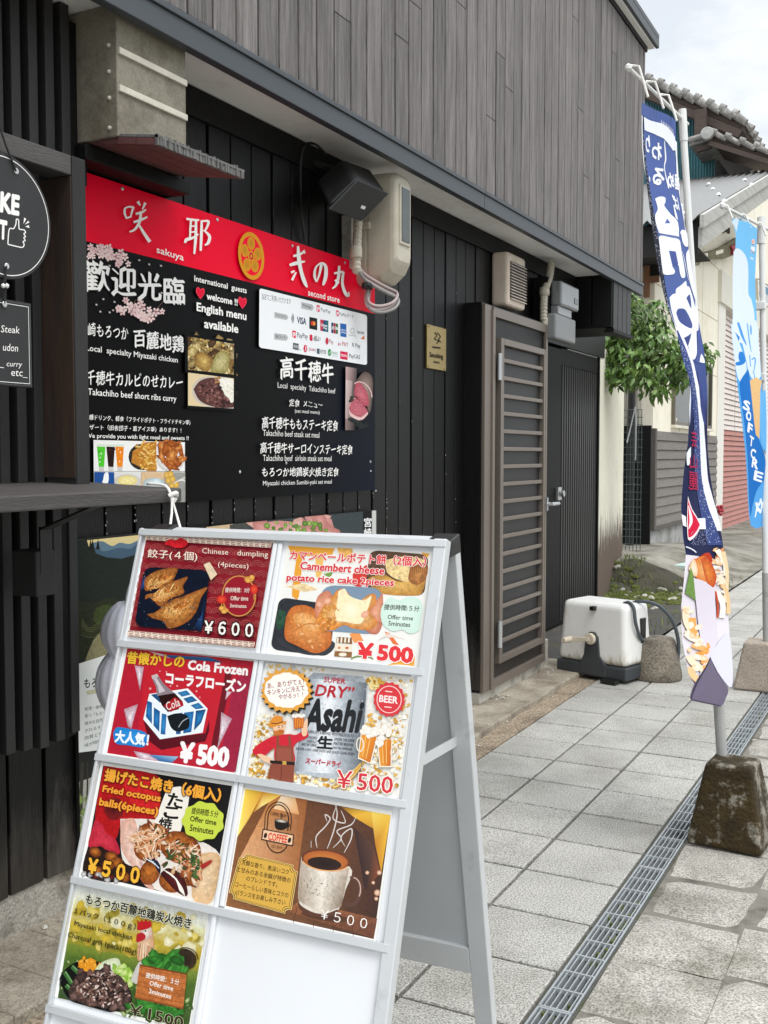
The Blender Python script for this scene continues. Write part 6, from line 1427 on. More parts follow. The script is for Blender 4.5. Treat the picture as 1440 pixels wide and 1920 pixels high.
# white edge, dotted dark stripe
ys = list(range(215, 640, 17)); r1 = [(212, 1211), (300, 1216), (420, 1224), (475, 1232), (550, 1246), (600, 1258), (640, 1268)]
def ip(T, y):
    for (a, xa), (c, xc) in zip(T, T[1:]):
        if a <= y <= c: return xa + (xc - xa) * (y - a) / (c - a)
    return T[-1][1] if y > T[-1][0] else T[0][1]
r2 = [(225, 1214), (330, 1224), (420, 1234), (475, 1242), (540, 1250), (590, 1257), (640, 1269)]
for y0, y1 in zip(ys, ys[1:]):
    bn.poly([(EL(y0), y0), (ip(r1, y0), y0), (ip(r1, y1), y1), (EL(y1), y1)], '#e8eaf0'); bn.poly([(ip(r1, y0), y0), (max(ip(r1, y0) + .5, ip(r2, y0)), y0), (max(ip(r1, y1) + .5, ip(r2, y1)), y1), (ip(r1, y1), y1)], '#2a2c38')
random.seed(4)
for k in range(150):
    y = random.uniform(250, 600); a, c = ip(r1, y), ip(r2, y)
    if c - a > 2: x = random.uniform(a + 1, c - 1); bn.ell(x, y, .55, .8, '#c9cdd8', n=5)
# top white brush bands
bn.view(1180, 140, 6.4)
bn.poly(PR('215,495 300,540 400,580 455,625 560,740 600,900 540,905 430,760 330,690 235,650'), WB_)
for k in range(9): x = 395 + 16 * k; bn.stroke([(x, 545 + 14 * k), (x + 22, 650 + 12 * k)], 4, WB_)
for k in range(12): x = 195 + 14 * k; bn.stroke([(x, 300 + 11 * k), (x + 8, 470 + 7 * k)], 2, '#8194c8')
bn.poly(PR('560,780 600,800 640,1180 660,1560 690,1580 700,1880 715,1920 660,1500 610,1180 600,1000'), '#eceef4')
for s_, a, c, d in (('り', (262, 935), (310, 905), (250, 745)), ('わ', (335, 1000), (420, 1010), (330, 805)), ('る', (335, 1300), (440, 1318), (350, 1105)), ('極', (575, 1370), (655, 1378), (570, 1180)), ('め', (480, 1340), (560, 1360), (480, 1170)), ('ば', (545, 1600), (625, 1625), (520, 1440))):
    bn.text(s_, a, c, d, WB_, .035, mirror=True)
bn.stroke(PR('440,790 460,1000 450,1120 490,1360'), [6, 14, 8, 14], WB_); bn.stroke(PR('535,1560 560,1700 575,1740'), [10, 26, 6], WB_); bn.ell(296, 1240, 10, 34, WB_, n=8)
bn.spoly(PR('350,1480 400,1455 450,1470 450,1530 440,1570 500,1680 570,1760 578,1900 480,1900 380,1880 345,1780 340,1680 375,1600'), WB_, k=3); bn.poly(PR('460,1725 500,1800 435,1790'), '#5a6aa6')
bn.spoly(PR('610,1885 640,1860 700,1880 722,1915 610,1915'), WB_, k=2)
bn.view(1200, 420, 7.39)
bn.poly(PR('255,-10 520,-10 522,180 400,150 285,118'), WB_); bn.poly(PR('285,125 400,155 522,190 522,222 315,152'), '#6878a8')
bn.spoly(PR('280,190 310,155 420,190 525,225 545,320 562,420 590,560 612,690 600,745 550,750 520,680 500,575 430,572 462,655 440,700 345,695 322,600 300,400'), WB_, k=3); bn.poly(PR('395,370 470,385 500,567 430,567'), '#4c5a96')
bn.spoly(PR('560,110 600,75 670,95 690,180 690,300 630,305 580,240'), WB_, k=3); bn.poly(PR('650,400 700,340 715,480 745,700 790,980 778,1050 700,800 660,600 640,470'), WB_); bn.stroke(PR('570,380 620,560 680,780'), [4, 14, 6], WB_)
bn.spoly(PR('405,1020 440,975 472,960 475,905 540,850 622,790 642,862 690,870 735,980 770,1130 812,1300 806,1480 782,1490 772,1750 740,1850 690,1885 650,1860 600,1690 540,1590 480,1440 430,1220'), WB_, k=3)
bn.spoly(PR('620,1030 700,975 716,1172 660,1090'), '#46548e', k=2); bn.spoly(PR('475,1240 490,1190 530,1175 600,1200 710,1360 702,1445 600,1430 510,1360'), '#46548e', k=3); bn.poly(PR('540,1592 692,1512 600,1700'), '#3c4880')
bn.poly(PR('440,1300 470,1420 560,1640 640,1830 660,1930 640,1930 560,1750 480,1560'), '#edeff6'); bn.poly(PR('790,1490 825,1450 855,1800 800,1930 770,1930 720,1905 760,1850 790,1700'), '#4c5a94')
bn.spoly(PR('800,1915 830,1800 860,1880 862,1930'), WB_, k=2); bn.poly(PR('775,1060 800,1200 805,1300 780,1200'), '#eceef6')
# twisted lower half
bn.view(0, 0, 1)
lft = [(620, 1264), (680, 1272), (720, 1284), (770, 1290), (820, 1296), (880, 1303), (930, 1312), (990, 1325), (1022, 1332)]; rgt = [(620, 1266), (680, 1285), (740, 1297), (790, 1307), (850, 1316), (900, 1322), (950, 1333), (985, 1343), (1022, 1353)]
yy = [620 + 13.4 * i for i in range(31)]
for y0, y1 in zip(yy, yy[1:]):
    bn.poly([(ip(lft, y0), y0), (ip(rgt, y0), y0), (ip(rgt, y1), y1), (ip(lft, y1), y1)], '#3d4b82')
    w0, w1 = 3 + 7 * min(1, (y0 - 620) / 110), 3 + 7 * min(1, (y1 - 620) / 110)
    if y0 < 985: bn.poly([(ip(rgt, y0), y0), (min(ER(y0), ip(rgt, y0) + w0), y0), (min(ER(y1), ip(rgt, y1) + w1), y1), (ip(rgt, y1), y1)], '#eceef6')
bn.poly(PR('1300,690 1312,740 1318,775 1322,800 1316,790 1308,760'), '#3a447c')
for k in range(420):
    y = random.uniform(640, 1020); a, c = ip(lft, y), ip(rgt, y); x = random.uniform(a, c) if c - a > 3 else a
    if c - a > 3: bn.ell(x, y, random.uniform(.4, .9), random.uniform(.5, 1.1), random.choice(['#c8d0e8', '#9aa8d0', '#7f8fc4']), n=5)
bn.poly([(EL(720), 720), (1281, 760), (1284, 800), (EL(790), 790)], '#e8ebf4'); bn.spoly(PR('1284,850 1290,838 1291,868 1286,872'), WB_, k=2)
for s_, a, c, d in (('芸', (1291, 838), (1304, 840), (1288, 808)), ('山', (1291, 878), (1308, 880), (1289, 852)), ('麗', (1291, 918), (1312, 920), (1290, 884))):
    bn.text(s_, a, c, d, '#c02a52', -.012, mirror=True)
bn.poly(PR('1281,964 1287,968 1288,988 1283,985'), WB_); bn.poly(PR('1308,972 1327,971 1328,992 1313,992'), WB_)
bn.spoly(PR('1290,930 1297,955 1314,980 1315,988 1293,1014 1289,995 1289,960'), '#f4e6ea', k=3); bn.spoly(PR('1290,936 1296,957 1311,980 1312,986 1293,1008 1290,992'), '#d3173f', k=3); bn.stroke(PR('1291,948 1295,975 1291,992'), [1, 5, 1], '#f2e4e8')
for k in range(150): x, y = random.uniform(1295, 1332), random.uniform(995, 1022); bn.ell(x, y, .45, .6, '#aeb6d6', n=5)
bn.stroke(PR('1287,1025 1296,1030 1303,1036'), 2, WB_)
bn.view(1100, 960, 2.8235)
cr = PR('535,240 600,232 715,182 748,560 738,930 690,1020 560,980 520,780 525,500'); 
bn.scat(PR('540,245 655,225 700,300 690,420 560,360'), 40, (8, 20), [('#e8a04a', '#d8702a'), ('#e8b878', '#e08a3a'), ('#d8582a', '#b83a1c'), ('#f0d8b8', '#e8b078')], .6, .15)
bn.spoly(PR('585,240 660,215 675,300 655,330 620,270'), '#b83a20', .2, 3)
bn.scat(PR('660,185 715,180 748,540 700,560 690,400'), 40, (8, 22), [('#f2e8da', '#e2c8a8'), ('#f0d0a0', '#e0a868'), ('#fbf6f0', '#eadccc'), ('#dba070', '#c88050')], .5, .1)
bn.sfan(PR('560,250 640,235 665,300 650,360 600,370 565,330'), '#e9b070', '#d8742e', .25); bn.sfan(PR('600,250 650,240 690,330 680,400 640,360'), '#e08a3c', '#c04a22', .3)
bn.sfan(PR('540,300 560,250 580,300 575,340 555,330'), '#f6e6d2', '#e8c8a0', .1)
for x0, y0, x1, y1, c in ((690, 200, 730, 330, '#f4ead8'), (715, 210, 735, 420, '#ecd2a8'), (700, 330, 735, 480, '#f0e0c8'), (720, 380, 742, 540, '#e8c496'), (695, 420, 715, 560, '#f6eee4')): bn.stroke([(x0, y0), ((x0 + x1) / 2 + 14, (y0 + y1) / 2), (x1, y1)], 22, c, mot=.1)
bn.poly(PR('548,290 560,330 575,470 530,430'), '#6f8f4a', .2); bn.poly(PR('562,350 640,370 686,405 692,560 696,680 650,770 560,930 600,780 575,480'), '#dcd4df'); bn.stroke(PR('690,420 700,500 697,560'), 8, '#c04a30')
for x0, y0, x1, y1, c in ((535, 500, 560, 640, '#f4dfc4'), (560, 560, 590, 700, '#e9a85c'), (535, 640, 600, 690, '#f6ead8'), (560, 700, 630, 730, '#e8b070'), (540, 760, 600, 840, '#f3dcc0'), (580, 740, 630, 800, '#e29648'), (545, 820, 580, 900, '#ecc190')): bn.stroke([(x0, y0), ((x0 + x1) / 2 - 12, (y0 + y1) / 2), (x1, y1)], 30, c, mot=.1)
bn.scat(PR('522,470 560,480 600,700 640,700 620,880 560,900 525,700'), 40, (8, 24), [('#f6e4d0', '#e8b880'), ('#f0b868', '#e09038'), ('#fbf2e6', '#f0d8b8')], .7, .08)
bn.spoly(PR('640,768 690,700 738,640 745,800 738,925 700,880'), '#d9d8e6', k=3)
bn.spoly(PR('640,768 665,830 722,925 716,980 690,1026 600,1005 533,990 560,900 610,810'), '#6c6478', .06, 3); bn.stroke(PR('640,768 590,850 555,930 535,990'), 8, '#3e3848'); bn.stroke(PR('535,992 610,1012 690,1027'), 8, '#4a4454')
KA = [-.7 + .045 * i for i in range(32)]; KB = [-2.7 + .06 * i for i in range(48)]
wave = (lambda a: .006 * math.sin(a * 17), KA, lambda b_: .010 * math.sin(b_ * 5.2) + .004 * math.sin(b_ * 12 + 1), KB)
nb = bn.mesh('navy_banner', cloth, None, bend=wave); tag(nb, 'tall navy blue banner with white characters twisting beside its pole', 'banner')
tie_m = whitep
b = MB()
for t in (.02, .30, .55): 
    a = A1.lerp(armz, t); e = a - upv * (.10 if t < .1 else .09) + bn.n * .052
    b.tube([a + Vector((0, 0, .01)), a + bn.n * .03, e], .0042, 6)
b.each('tie', cordw, nb)
# second banner
base2 = Vector((-.845, 6.42, 0)); b = MB(); b.hexa([(base2.x - .155, base2.y - .14, 0), (base2.x + .155, base2.y - .14, 0), (base2.x + .155, base2.y + .14, 0), (base2.x - .155, base2.y + .14, 0), (base2.x - .105, base2.y - .1, .275), (base2.x + .105, base2.y - .1, .275), (base2.x + .105, base2.y + .1, .275), (base2.x - .105, base2.y + .1, .275)])
tag(b.build('concrete_block', mat('tan_concrete', '#a3978a', rough=.95, var=.18, scale=8, bump=.5, bscale=90, speck=(140, .8, 1.1)), bevel=.012), 'clean tan concrete base under the sky blue ice cream banner', 'concrete base')
P2t = ony(1428, 414, 6.42); P2b = ony(1438, 1205, 6.42); P2b.z = .26
p2 = thing('banner_pole', 'upright white pole of the sky blue ice cream banner', 'pole', P2b)
b = MB(); b.tube([P2b, P2b.lerp(P2t, .17)], .022, 14); b.build('lower_tube', greypole, p2)
b = MB(); b.tube([P2b.lerp(P2t, .168), P2b.lerp(P2t, .62)], .0205, 14); b.tube([P2b.lerp(P2t, .618), P2t], .0165, 14); b.tube([P2t - Vector((0, 0, .13)), P2t + Vector((0, 0, .02))], .024, 14); b.build('upper_tube', whitep, p2)
d2 = Vector((math.sin(math.radians(10.3)), math.cos(math.radians(10.3)), 0)); a2z = P2t - Vector((0, 0, .03)); e1 = a2z - d2 * .62; e2 = a2z + d2 * .25
b = MB(); b.tube([e1, e2], .008, 10); b.lathe([(.004, -.018), (.015, -.008), (.015, .008), (.004, .018)], e1, 12); b.build('arm', whitep, p2)
b = MB()
for y_ in (574, 708, 842): 
    c_ = ony(1424, y_, 6.42); b.box(c_.x - .05, c_.x + .035, c_.y - .03, c_.y + .03, c_.z - .022, c_.z + .022)
b.each('clip', whitep, p2, bevel=.004)
u2 = Vector((0, 0, 1)); b2 = Print(a2z, d2, u2)
if b2.n.dot(CAM - b2.O) < 0: b2 = Print(a2z, -d2, u2)
b2.O = b2.O + b2.n * .045; b2.step = 5e-6
Lq = PR('1377,408 1383,440 1383,500 1379,560 1377,640 1378,700 1382,760 1388,820 1396,880 1404,930 1411,970 1416,988'); Rq = PR('1424,428 1424,470 1423,520 1424,560 1425,640 1427,700 1428,760 1429,820 1430,880 1431,930 1432,970 1433,987')
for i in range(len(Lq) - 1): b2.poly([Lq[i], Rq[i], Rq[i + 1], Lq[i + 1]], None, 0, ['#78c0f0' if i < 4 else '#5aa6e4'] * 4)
b2.view(1340, 380, 7.38)
b2.spoly(PR('300,680 320,635 360,640 420,720 460,820 480,1000 480,1260 540,1330 590,1500 590,1700 575,1760 610,1800 615,1920 290,1920 285,1500 290,1200 295,900'), '#dbe8f6', k=3)
b2.poly(PR('270,260 320,200 340,240 325,400 300,330'), '#cfe2f4'); b2.stroke(PR('345,200 600,370'), 8, '#8cc8f0')
b2.poly(PR('525,505 590,505 590,590 525,580'), '#e8d8d0'); b2.stroke(PR('530,520 550,545 585,515'), 12, '#e0683a'); b2.stroke(PR('530,560 560,580 588,560'), 10, '#3a4a6c'); b2.poly(PR('515,600 600,610 595,700 510,690'), '#e8eef6'); b2.text('Nissei', (512, 690), (596, 704), (514, 640), '#3a5a8a', .02); b2.text('nissei', (505, 775), (575, 788), (508, 738), '#eef4fa', .02)
b2.poly(PR('290,1780 340,1860 330,1920 290,1830'), '#2f80cc')
b2.view(1340, 600, 4.57)
b2.spoly(PR('160,20 190,130 230,300 250,420 210,520 185,500 170,350 162,150'), '#d4e4f5', k=2); b2.spoly(PR('190,0 380,0 392,200 395,480 360,500 300,500 260,420 235,260'), '#d9e7f6', k=2)
b2.stroke(PR('205,20 230,140 255,215'), [14, 18, 8], '#4f9ade'); b2.stroke(PR('275,30 290,180 310,275'), [12, 16, 8], '#62a8e4'); b2.ell(318, 85, 13, 45, '#62a8e4'); b2.stroke(PR('285,300 290,400'), 12, '#62a8e4'); b2.stroke(PR('308,340 355,330 340,420 310,460'), [12, 14, 10, 6], '#62a8e4'); b2.stroke(PR('330,430 345,520 352,575'), [10, 14, 10], '#62a8e4'); b2.stroke(PR('320,430 338,540 355,590'), 5, '#eef5fb')
b2.spoly(PR('195,330 200,280 225,275 245,350 215,385 180,390 175,365 200,355'), '#2f80d0', k=2)
b2.spoly(PR('262,425 300,640 345,900 380,1030 420,1180 425,1350 365,1560 345,1740 300,1440 240,1040 195,620 200,520 240,450'), '#2272c4', k=2)
b2.poly(PR('275,520 360,490 400,520 385,620 380,1020 350,980 300,700'), '#e6bd84', .12); b2.poly(PR('385,620 420,600 425,1150 395,1060 380,900'), '#6ab2ea')
for ch, x, y, r in (('S', 240, 735, .3), ('O', 258, 825, .3), ('F', 278, 930, .3), ('T', 300, 1040, .3), ('C', 325, 1145, .3), ('R', 350, 1230, .3), ('E', 378, 1340, .3)):
    b2.text(ch, (x - 26, y + 26), (x + 24, y + 48), (x - 18, y - 50), '#f1f5f8', .04)
b2.spoly(PR('420,1380 380,1450 350,1600 340,1760 425,1765 425,1500'), '#5aa6e6', k=2); b2.text('M', (385, 1640), (418, 1600), (372, 1570), '#e6eef6', .04)
b2.text('N', (370, 1690), (408, 1650), (380, 1600), '#f1f5f8', .03)
wave2 = (lambda a: .010 * math.sin(a * 14 + .6), KA, lambda b_: .012 * math.sin(b_ * 4.4), KB)
nb2 = b2.mesh('blue_banner', cloth, None, bend=wave2); tag(nb2, 'sky blue soft ice cream banner with white lettering on the far pole', 'banner')
b = MB()
for t in (.03, .48, .9): a = e1.lerp(a2z, t); b.tube([a + Vector((0, 0, .012)), a + b2.n * .02, a - Vector((0, 0, .07)) + b2.n * .047], .006, 6)
b.each('tie', cordw, nb2)
# ------------------------------------------------------------------ cream boundary wall, mesh panel, pipe, shrub
cw = thing('boundary_wall', 'cream plastered boundary wall with dark weathered stains beside the gate', 'wall', (-2.8, 10, 0))
creamw = mat('stained_cream_plaster', '#dcd8c6', rough=.85, var=.06, scale=3, bump=.25, bscale=40, zdirt=('#5f5044', .05, 1.25), col2='#c4bfa8', c2scale=2.5, c2lo=.55, c2hi=.8)
a, c = Vector((-2.635, 9.02, 0)), onz(1166, 1088); c.z = 0
nrm = Vector((c.y - a.y, -(c.x - a.x), 0)).normalized()
b = MB(); b.prism([a + Vector((0, 0, -.05)), c + Vector((0, 0, -.05)), c + Vector((0, 0, 2.35)), a + Vector((0, 0, 2.35))], -nrm * .16); b.build('wall_body', creamw, cw, bevel=.008)
wire = mat('dark_green_wire', '#3c4a44', rough=.5, var=.1)
mp_ = thing('wire_mesh_panel', 'dark green wire mesh panel closing the gap after the cream wall', 'fence', (-3.2, 12, 0))
my = 11.9; xa, xb = ony(1168, 900, my).x, ony(1202, 900, my).x; z0, z1 = ony(1180, 1062, my).z, ony(1180, 768, my).z
b = MB(); nxx = 5
for i in range(nxx + 1): x = xa + (xb - xa) * i / nxx; b.tube([(x, my, z0), (x, my, z1)], .0045, 5)
z = z0
while z < z1 + .01: b.tube([(xa - .01, my + .006, z), (xb + .01, my + .006, z)], .0045, 5); z += .085
b.build('mesh_wires', wire, mp_)
b = MB(); b.tube([(xa + .05, my - .03, 1.5), (xa + .14, my - .03, z1 + .03), (xb - .06, my - .03, z1 - .1), (xb - .06, my - .03, 1.3)], .008, 6); b.build('bent_wire', steel, mp_)
pipe = MB(); px_ = ony(1184, 800, 12.6).x; pipe.tube([(px_, 12.6, .2), (px_, 12.6, 3.4)], .045, 12)
for z in (1.0, 2.2): pipe.lathe([(.052, -.02), (.055, 0), (.052, .02)], (px_, 12.6, z), 12)
tag(pipe.build('drain_pipe', black_plastic), 'black drain pipe standing behind the wire mesh panel', 'pipe')
gb = thing('gap_shade_boards', 'dark boards added to stand for the shade in the gap behind the wire mesh', 'screen', (-3.6, 12.87, 0))  # dark boards added so the gap behind the mesh reads as shaded
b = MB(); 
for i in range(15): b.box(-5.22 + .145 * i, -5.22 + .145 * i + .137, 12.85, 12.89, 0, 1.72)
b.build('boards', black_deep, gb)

leafm = mat('glossy_leaf', '#4c692c', rough=.45, var=.35, scale=5, island=.5, col2='#93aa58', c2scale=9, c2lo=.5, c2hi=.7, spec=.4)
barkm = mat('bark', '#5a4a38', rough=.9, var=.3, scale=30)
sh = thing('overhanging_shrub', 'leafy green shrub spilling over the cream wall under the eaves corner', 'shrub', (-2.95, 10.2, 2.2))
rr = random.Random(21)
b = MB(); tips = []
root = Vector((-3.02, 10.4, 0)); hub = Vector((-2.9, 10.3, 2.0))
b.tube([root, root.lerp(hub, .5) + Vector((.03, .02, 0)), hub], [.035, .03, .022], 8)
CL = [((1160, 600), 55, 65, 10.0), ((1195, 650), 75, 60, 10.1), ((1165, 690), 38, 40, 9.8), ((1250, 665), 60, 45, 10.0), ((1225, 600), 40, 45, 10.4), ((1290, 675), 40, 32, 9.9), ((1205, 705), 60, 22, 9.8), ((1315, 660), 25, 22, 10.0), ((1145, 640), 34, 50, 9.9), ((1225, 730), 30, 18, 9.8), ((1150, 560), 32, 42, 10.3), ((1270, 708), 40, 20, 9.9)]
for (p_, rx_, ry_, yy_) in CL:
    c_ = ony(p_[0], p_[1], yy_); q = [hub, hub.lerp(c_, .5) + Vector((rr.uniform(-.1, .1), rr.uniform(-.1, .1), .14)), c_]
    b.tube(smooth_path([tuple(v) for v in q], 5), [.014 - .0009 * i for i in range(11)], 6)
b.build('branches', barkm, sh)
b = MB()
def leaf(b, p, d, up, L_, W_, fold=.25):
    d = d.normalized(); s_ = d.cross(up).normalized(); nn = s_.cross(d)
    pts = []
    for t, w_ in ((0, .02), (.22, .75), (.45, 1), (.7, .7), (1, .02)):
        c = p + d * (L_ * t) - nn * (L_ * .22 * t * t)
        pts.append((c - s_ * W_ * w_ * .5 + nn * W_ * w_ * fold * .5, c, c + s_ * W_ * w_ * .5 + nn * W_ * w_ * fold * .5))
    vs = [v for t in pts for v in t]; fs = []
    for i in range(4):
        a = i * 3; fs += [(a, a + 1, a + 4, a + 3), (a + 1, a + 2, a + 5, a + 4)]
    b.add(vs, fs)
px_m = 10 / FPX
for (p_, rx_, ry_, yy_) in CL:
    c_ = ony(p_[0], p_[1], yy_); k = int(rx_ * ry_ / 9)
    for i in range(k):
        while True:
            u_, v_, w_ = rr.uniform(-1, 1), rr.uniform(-1, 1), rr.uniform(-1, 1)
            if u_ * u_ + v_ * v_ + w_ * w_ < 1: break
        pos = c_ + Vector((RT.x * u_ * rx_ * px_m, RT.y * u_ * rx_ * px_m, v_ * ry_ * px_m)) + Vector((FW.x, FW.y, 0)) * w_ * .22
        d = Vector((u_ * .7 + rr.gauss(0, .5), -w_ * .4 - .25 + rr.gauss(0, .5), -.75 + rr.gauss(0, .45)))
        leaf(b, pos, d, Vector((rr.gauss(0, .5) + .3, rr.gauss(0, .5) - .4, 1)), rr.uniform(.06, .115), rr.uniform(.026, .044))
b.build('foliage', leafm, sh, smooth=False)

# ------------------------------------------------------------------ neighbouring house with shutter
NX = -3.2
nh = thing('neighbour_house', 'cream house with grey plank siding, roller shutter and corrugated gable roof', 'house', (NX, 16, 0))
nwall = mat('cream_house_wall', '#efe9d8', rough=.8, var=.05, scale=2, bump=.15, bscale=30, col2='#e6dfc9', c2scale=1.5)
siding = mat('grey_plank_siding', '#78726d', rough=.7, var=.2, scale=8, stretch=(3, .4, 6), bump=.3, bscale=50, island=.06)
found = mat('grey_foundation', '#a5a5a2', rough=.9, var=.15, scale=3, bump=.2, bscale=40, col2='#83837e', c2scale=2.5)
dark = mat('dark_interior', '#1c1b1a', rough=.8)
NY0 = onz(1204, 1050).y; NYs = 18.0; NY1 = 27.
zs0, zs1 = onx(1206, 992, NX).z, onx(1206, 806, NX).z
EV = ony(1315, 425, NY0 - .75)             # eave corner (lowest point of the rake)
ridge_y = 19.5
RZ0 = EV.z + .12
def roofz(y): return RZ0 + (y - EV.y) * slope
Rp1 = onx(1440, 330, EV.x); slope = (Rp1.z - RZ0) / (Rp1.y - EV.y)
b = MB(); top0, top1 = roofz(NY0) - .15, roofz(NY1) - .15
b.prism([(NX, NY0, zs1), (NX, NYs, zs1), (NX, NYs, onx(1350, 512, NX).z), (NX, NY1, onx(1350, 512, NX).z), (NX, NY1, top1), (NX, NY0, top0)], (-.2, 0, 0)); b.build('upper_wall', nwall, nh)
b = MB(); b.box(-9, NX - .2, NY0, NY0 + .2, 0, top0); b.build('near_wall', nwall, nh)
b = MB(); b.box(-9, NX - .02, NY0 - .012, NY0 - .001, zs0, zs1)
k = 10; h_ = (zs1 - zs0) / k
for i in range(k): b.hexa([(NX - .15, NY0 - .02, zs0 + i * h_ + .006), (NX + .03, NY0 - .02, zs0 + i * h_ + .006), (NX + .03, NYs, zs0 + i * h_ + .006), (NX - .15, NYs, zs0 + i * h_ + .006), (NX - .15, NY0 - .02, zs0 + (i + 1) * h_), (NX + .012, NY0 - .02, zs0 + (i + 1) * h_), (NX + .012, NYs, zs0 + (i + 1) * h_), (NX - .15, NYs, zs0 + (i + 1) * h_)])
b.build('plank_siding', siding, nh)
b = MB(); b.box(NX - .15, NX + .045, NY0 - .035, NY0 + .06, zs0 - .04, zs1 + .03); b.box(NX - .15, NX + .04, NY0 + .06, NYs, zs0 - .05, zs0 + .005); b.build('siding_trim', mat('brown_grey_trim', '#57514c', rough=.7, var=.1), nh)
b = MB(); b.box(-9, NX - .01, NY0 - .01, NYs, -.1, zs0 - .04); b.build('foundation', found, nh, bevel=.01)
b = MB(); b.box(-8.5, NX - .3, NY0 + .3, NY1, 0, 4.4); b.build('house_core', dark, nh)
# seams on the cream wall
b = MB()
for y_ in (NY0 + 1.6, NY0 + 3.1, NYs + 1.8, NYs + 3.6): b.box(NX - .003, NX + .002, y_ - .006, y_ + .006, zs1 + .02, roofz(y_) - .2)
for z_ in (2.65, 3.55, 4.4): b.box(NX - .003, NX + .0022, NY0 + .02, NYs - .05, z_ - .006, z_ + .006)
b.each('seam', mat('seam_shade', '#a79f88', rough=.9), nh)
# window
wy0, wy1 = onx(1259, 750, NX).y, onx(1330, 750, NX).y; wz0, wz1 = onx(1262, 797, NX).z, onx(1262, 660, NX).z
winf = mat('bronze_window_frame', '#6e685c', rough=.45, var=.05, metal=.3); winl = mat('pale_window_trim', '#d8d2c2', rough=.6)
w_ = MB(); w_.box(NX + .001, NX + .05, wy0, wy1, wz0, wz0 + .05); w_.box(NX + .001, NX + .05, wy0, wy1, wz1 - .05, wz1); w_.box(NX + .001, NX + .05, wy0, wy0 + .06, wz0 + .05, wz1 - .05); w_.box(NX + .001, NX + .05, wy1 - .06, wy1, wz0 + .05, wz1 - .05)
win = w_.build('window', winf, nh)
w_ = MB(); w_.box(NX + .001, NX + .022, wy0 + .06, wy1 - .06, wz0 + .05, wz1 - .05); w_.build('pane', mat('dark_window_glass', '#2c302e', rough=.2, var=.2, scale=3, spec=.3), win)
w_ = MB(); w_.box(NX + .005, NX + .04, (wy0 + wy1) / 2 - .03, (wy0 + wy1) / 2 + .03, wz0 + .05, wz1 - .05); w_.box(NX + .022, NX + .036, wy0 + .061, wy0 + .2, wz0 + .051, wz0 + .10); w_.box(NX + .001, NX + .07, wy0 - .03, wy1 + .03, wz0 - .04, wz0); w_.build('sash', winl, win)
# shutter
sy0_, sy1_ = onx(1357, 700, NX + .0).y, 26.; shz1 = onx(1352, 570, NX).z; zmid = onx(1352, 812, NX).z
sl_w = mat('white_shutter_slats', '#ddd2cb', rough=.55, var=.06, scale=4); sl_p = mat('salmon_shutter_slats', '#b0756a', rough=.6, var=.1, scale=4)
sroot = MB(); sroot.box(NX - .18, NX - .10, sy0_, sy1_, .0, shz1 + .1); shut = sroot.build('shutter', dark, nh)
b = MB(); z = .06
pitch_ = .092
while z < shz1:
    b.k = 0 if z > zmid else 1
    b.hexa([(NX - .10, sy0_, z), (NX - .062, sy0_, z), (NX - .062, sy1_, z), (NX - .10, sy1_, z), (NX - .10, sy0_, z + pitch_ - .008), (NX - .085, sy0_, z + pitch_ - .008), (NX - .085, sy1_, z + pitch_ - .008), (NX - .10, sy1_, z + pitch_ - .008)]); z += pitch_
b.build('slats', [sl_w, sl_p], shut)
b = MB(); b.box(NX - .11, NX - .05, sy0_, sy1_, .0, .06); b.build('bottom_bar', bronze, shut)
b = MB(); b.box(NX - .2, NX + .02, NYs - .02, sy0_ - .01, -.02, shz1 + .02); b.build('door_jamb', mat('white_jamb', '#e4e1d8', rough=.6, var=.03), nh)
b = MB(); b.box(NX - .25, NX + .06, NYs - .06, sy1_, shz1 + .0, onx(1352, 510, NX).z); b.build('shutter_box', mat('pale_grey_panel', '#d9d6c8', rough=.6, var=.03), nh)
# roof of corrugated sheet, rake boards
sheet = mat('grey_corrugated_roof', '#858584', rough=.55, var=.08, scale=5, metal=.25)
def roofpt(x, y, dz=0): return (x, y, roofz(y) + dz)
b = MB(); xs_ = []; x = EV.x - .02; n = 110
vs, fs = [], []
for i in range(n + 1):
    x = EV.x - .02 - 6.5 * i / n; dz = .03 * math.cos(i * math.pi)
    vs += [roofpt(x, EV.y - .12, dz), roofpt(x, ridge_y, dz)]
for i in range(n): fs.append((2 * i, 2 * i + 1, 2 * i + 3, 2 * i + 2))
b.add(vs, fs); b.build('roof_sheet', sheet, nh)
b = MB(); rr = random.Random(5)
for j in range(5):
    for i in range(9):
        x = EV.x - .25 - i * .55 + (.27 if j % 2 else 0); y = EV.y + .25 + j * 1.1; b.lathe([(.035, 0), (.03, .02), (.012, .035)], roofpt(x, y, .02), 8)
b.each('roof_cap', mat('white_roof_caps', '#e8e8e4', rough=.5), nh)
bw = mat('weathered_white_barge', '#b4b3ae', rough=.75, var=.12, scale=4, stretch=(3, .3, 5), col2='#9d9b94', c2scale=3, c2lo=.4, c2hi=.7)
b = MB(); b.prism([roofpt(EV.x, EV.y - .10, .03), roofpt(EV.x, ridge_y, .03), roofpt(EV.x, ridge_y, -.12), roofpt(EV.x, EV.y - .10, -.12)], (.05, 0, 0)); b.build('rake_board', bw, nh)
b = MB(); b.prism([roofpt(EV.x - .03, EV.y - .02, -.12), roofpt(EV.x - .03, ridge_y, -.12), roofpt(EV.x - .03, ridge_y, -.36), roofpt(EV.x - .03, EV.y - .02, -.36)], (.045, 0, 0)); b.build('rake_fascia', bw, nh)
b = MB(); b.prism([roofpt(NX - .01, NY0 - .7, -.2), roofpt(NX - .01, ridge_y, -.2), roofpt(EV.x - .03, ridge_y, -.2), roofpt(EV.x - .03, NY0 - .7, -.2)], (0, 0, .02)); b.build('rake_soffit', nwall, nh)
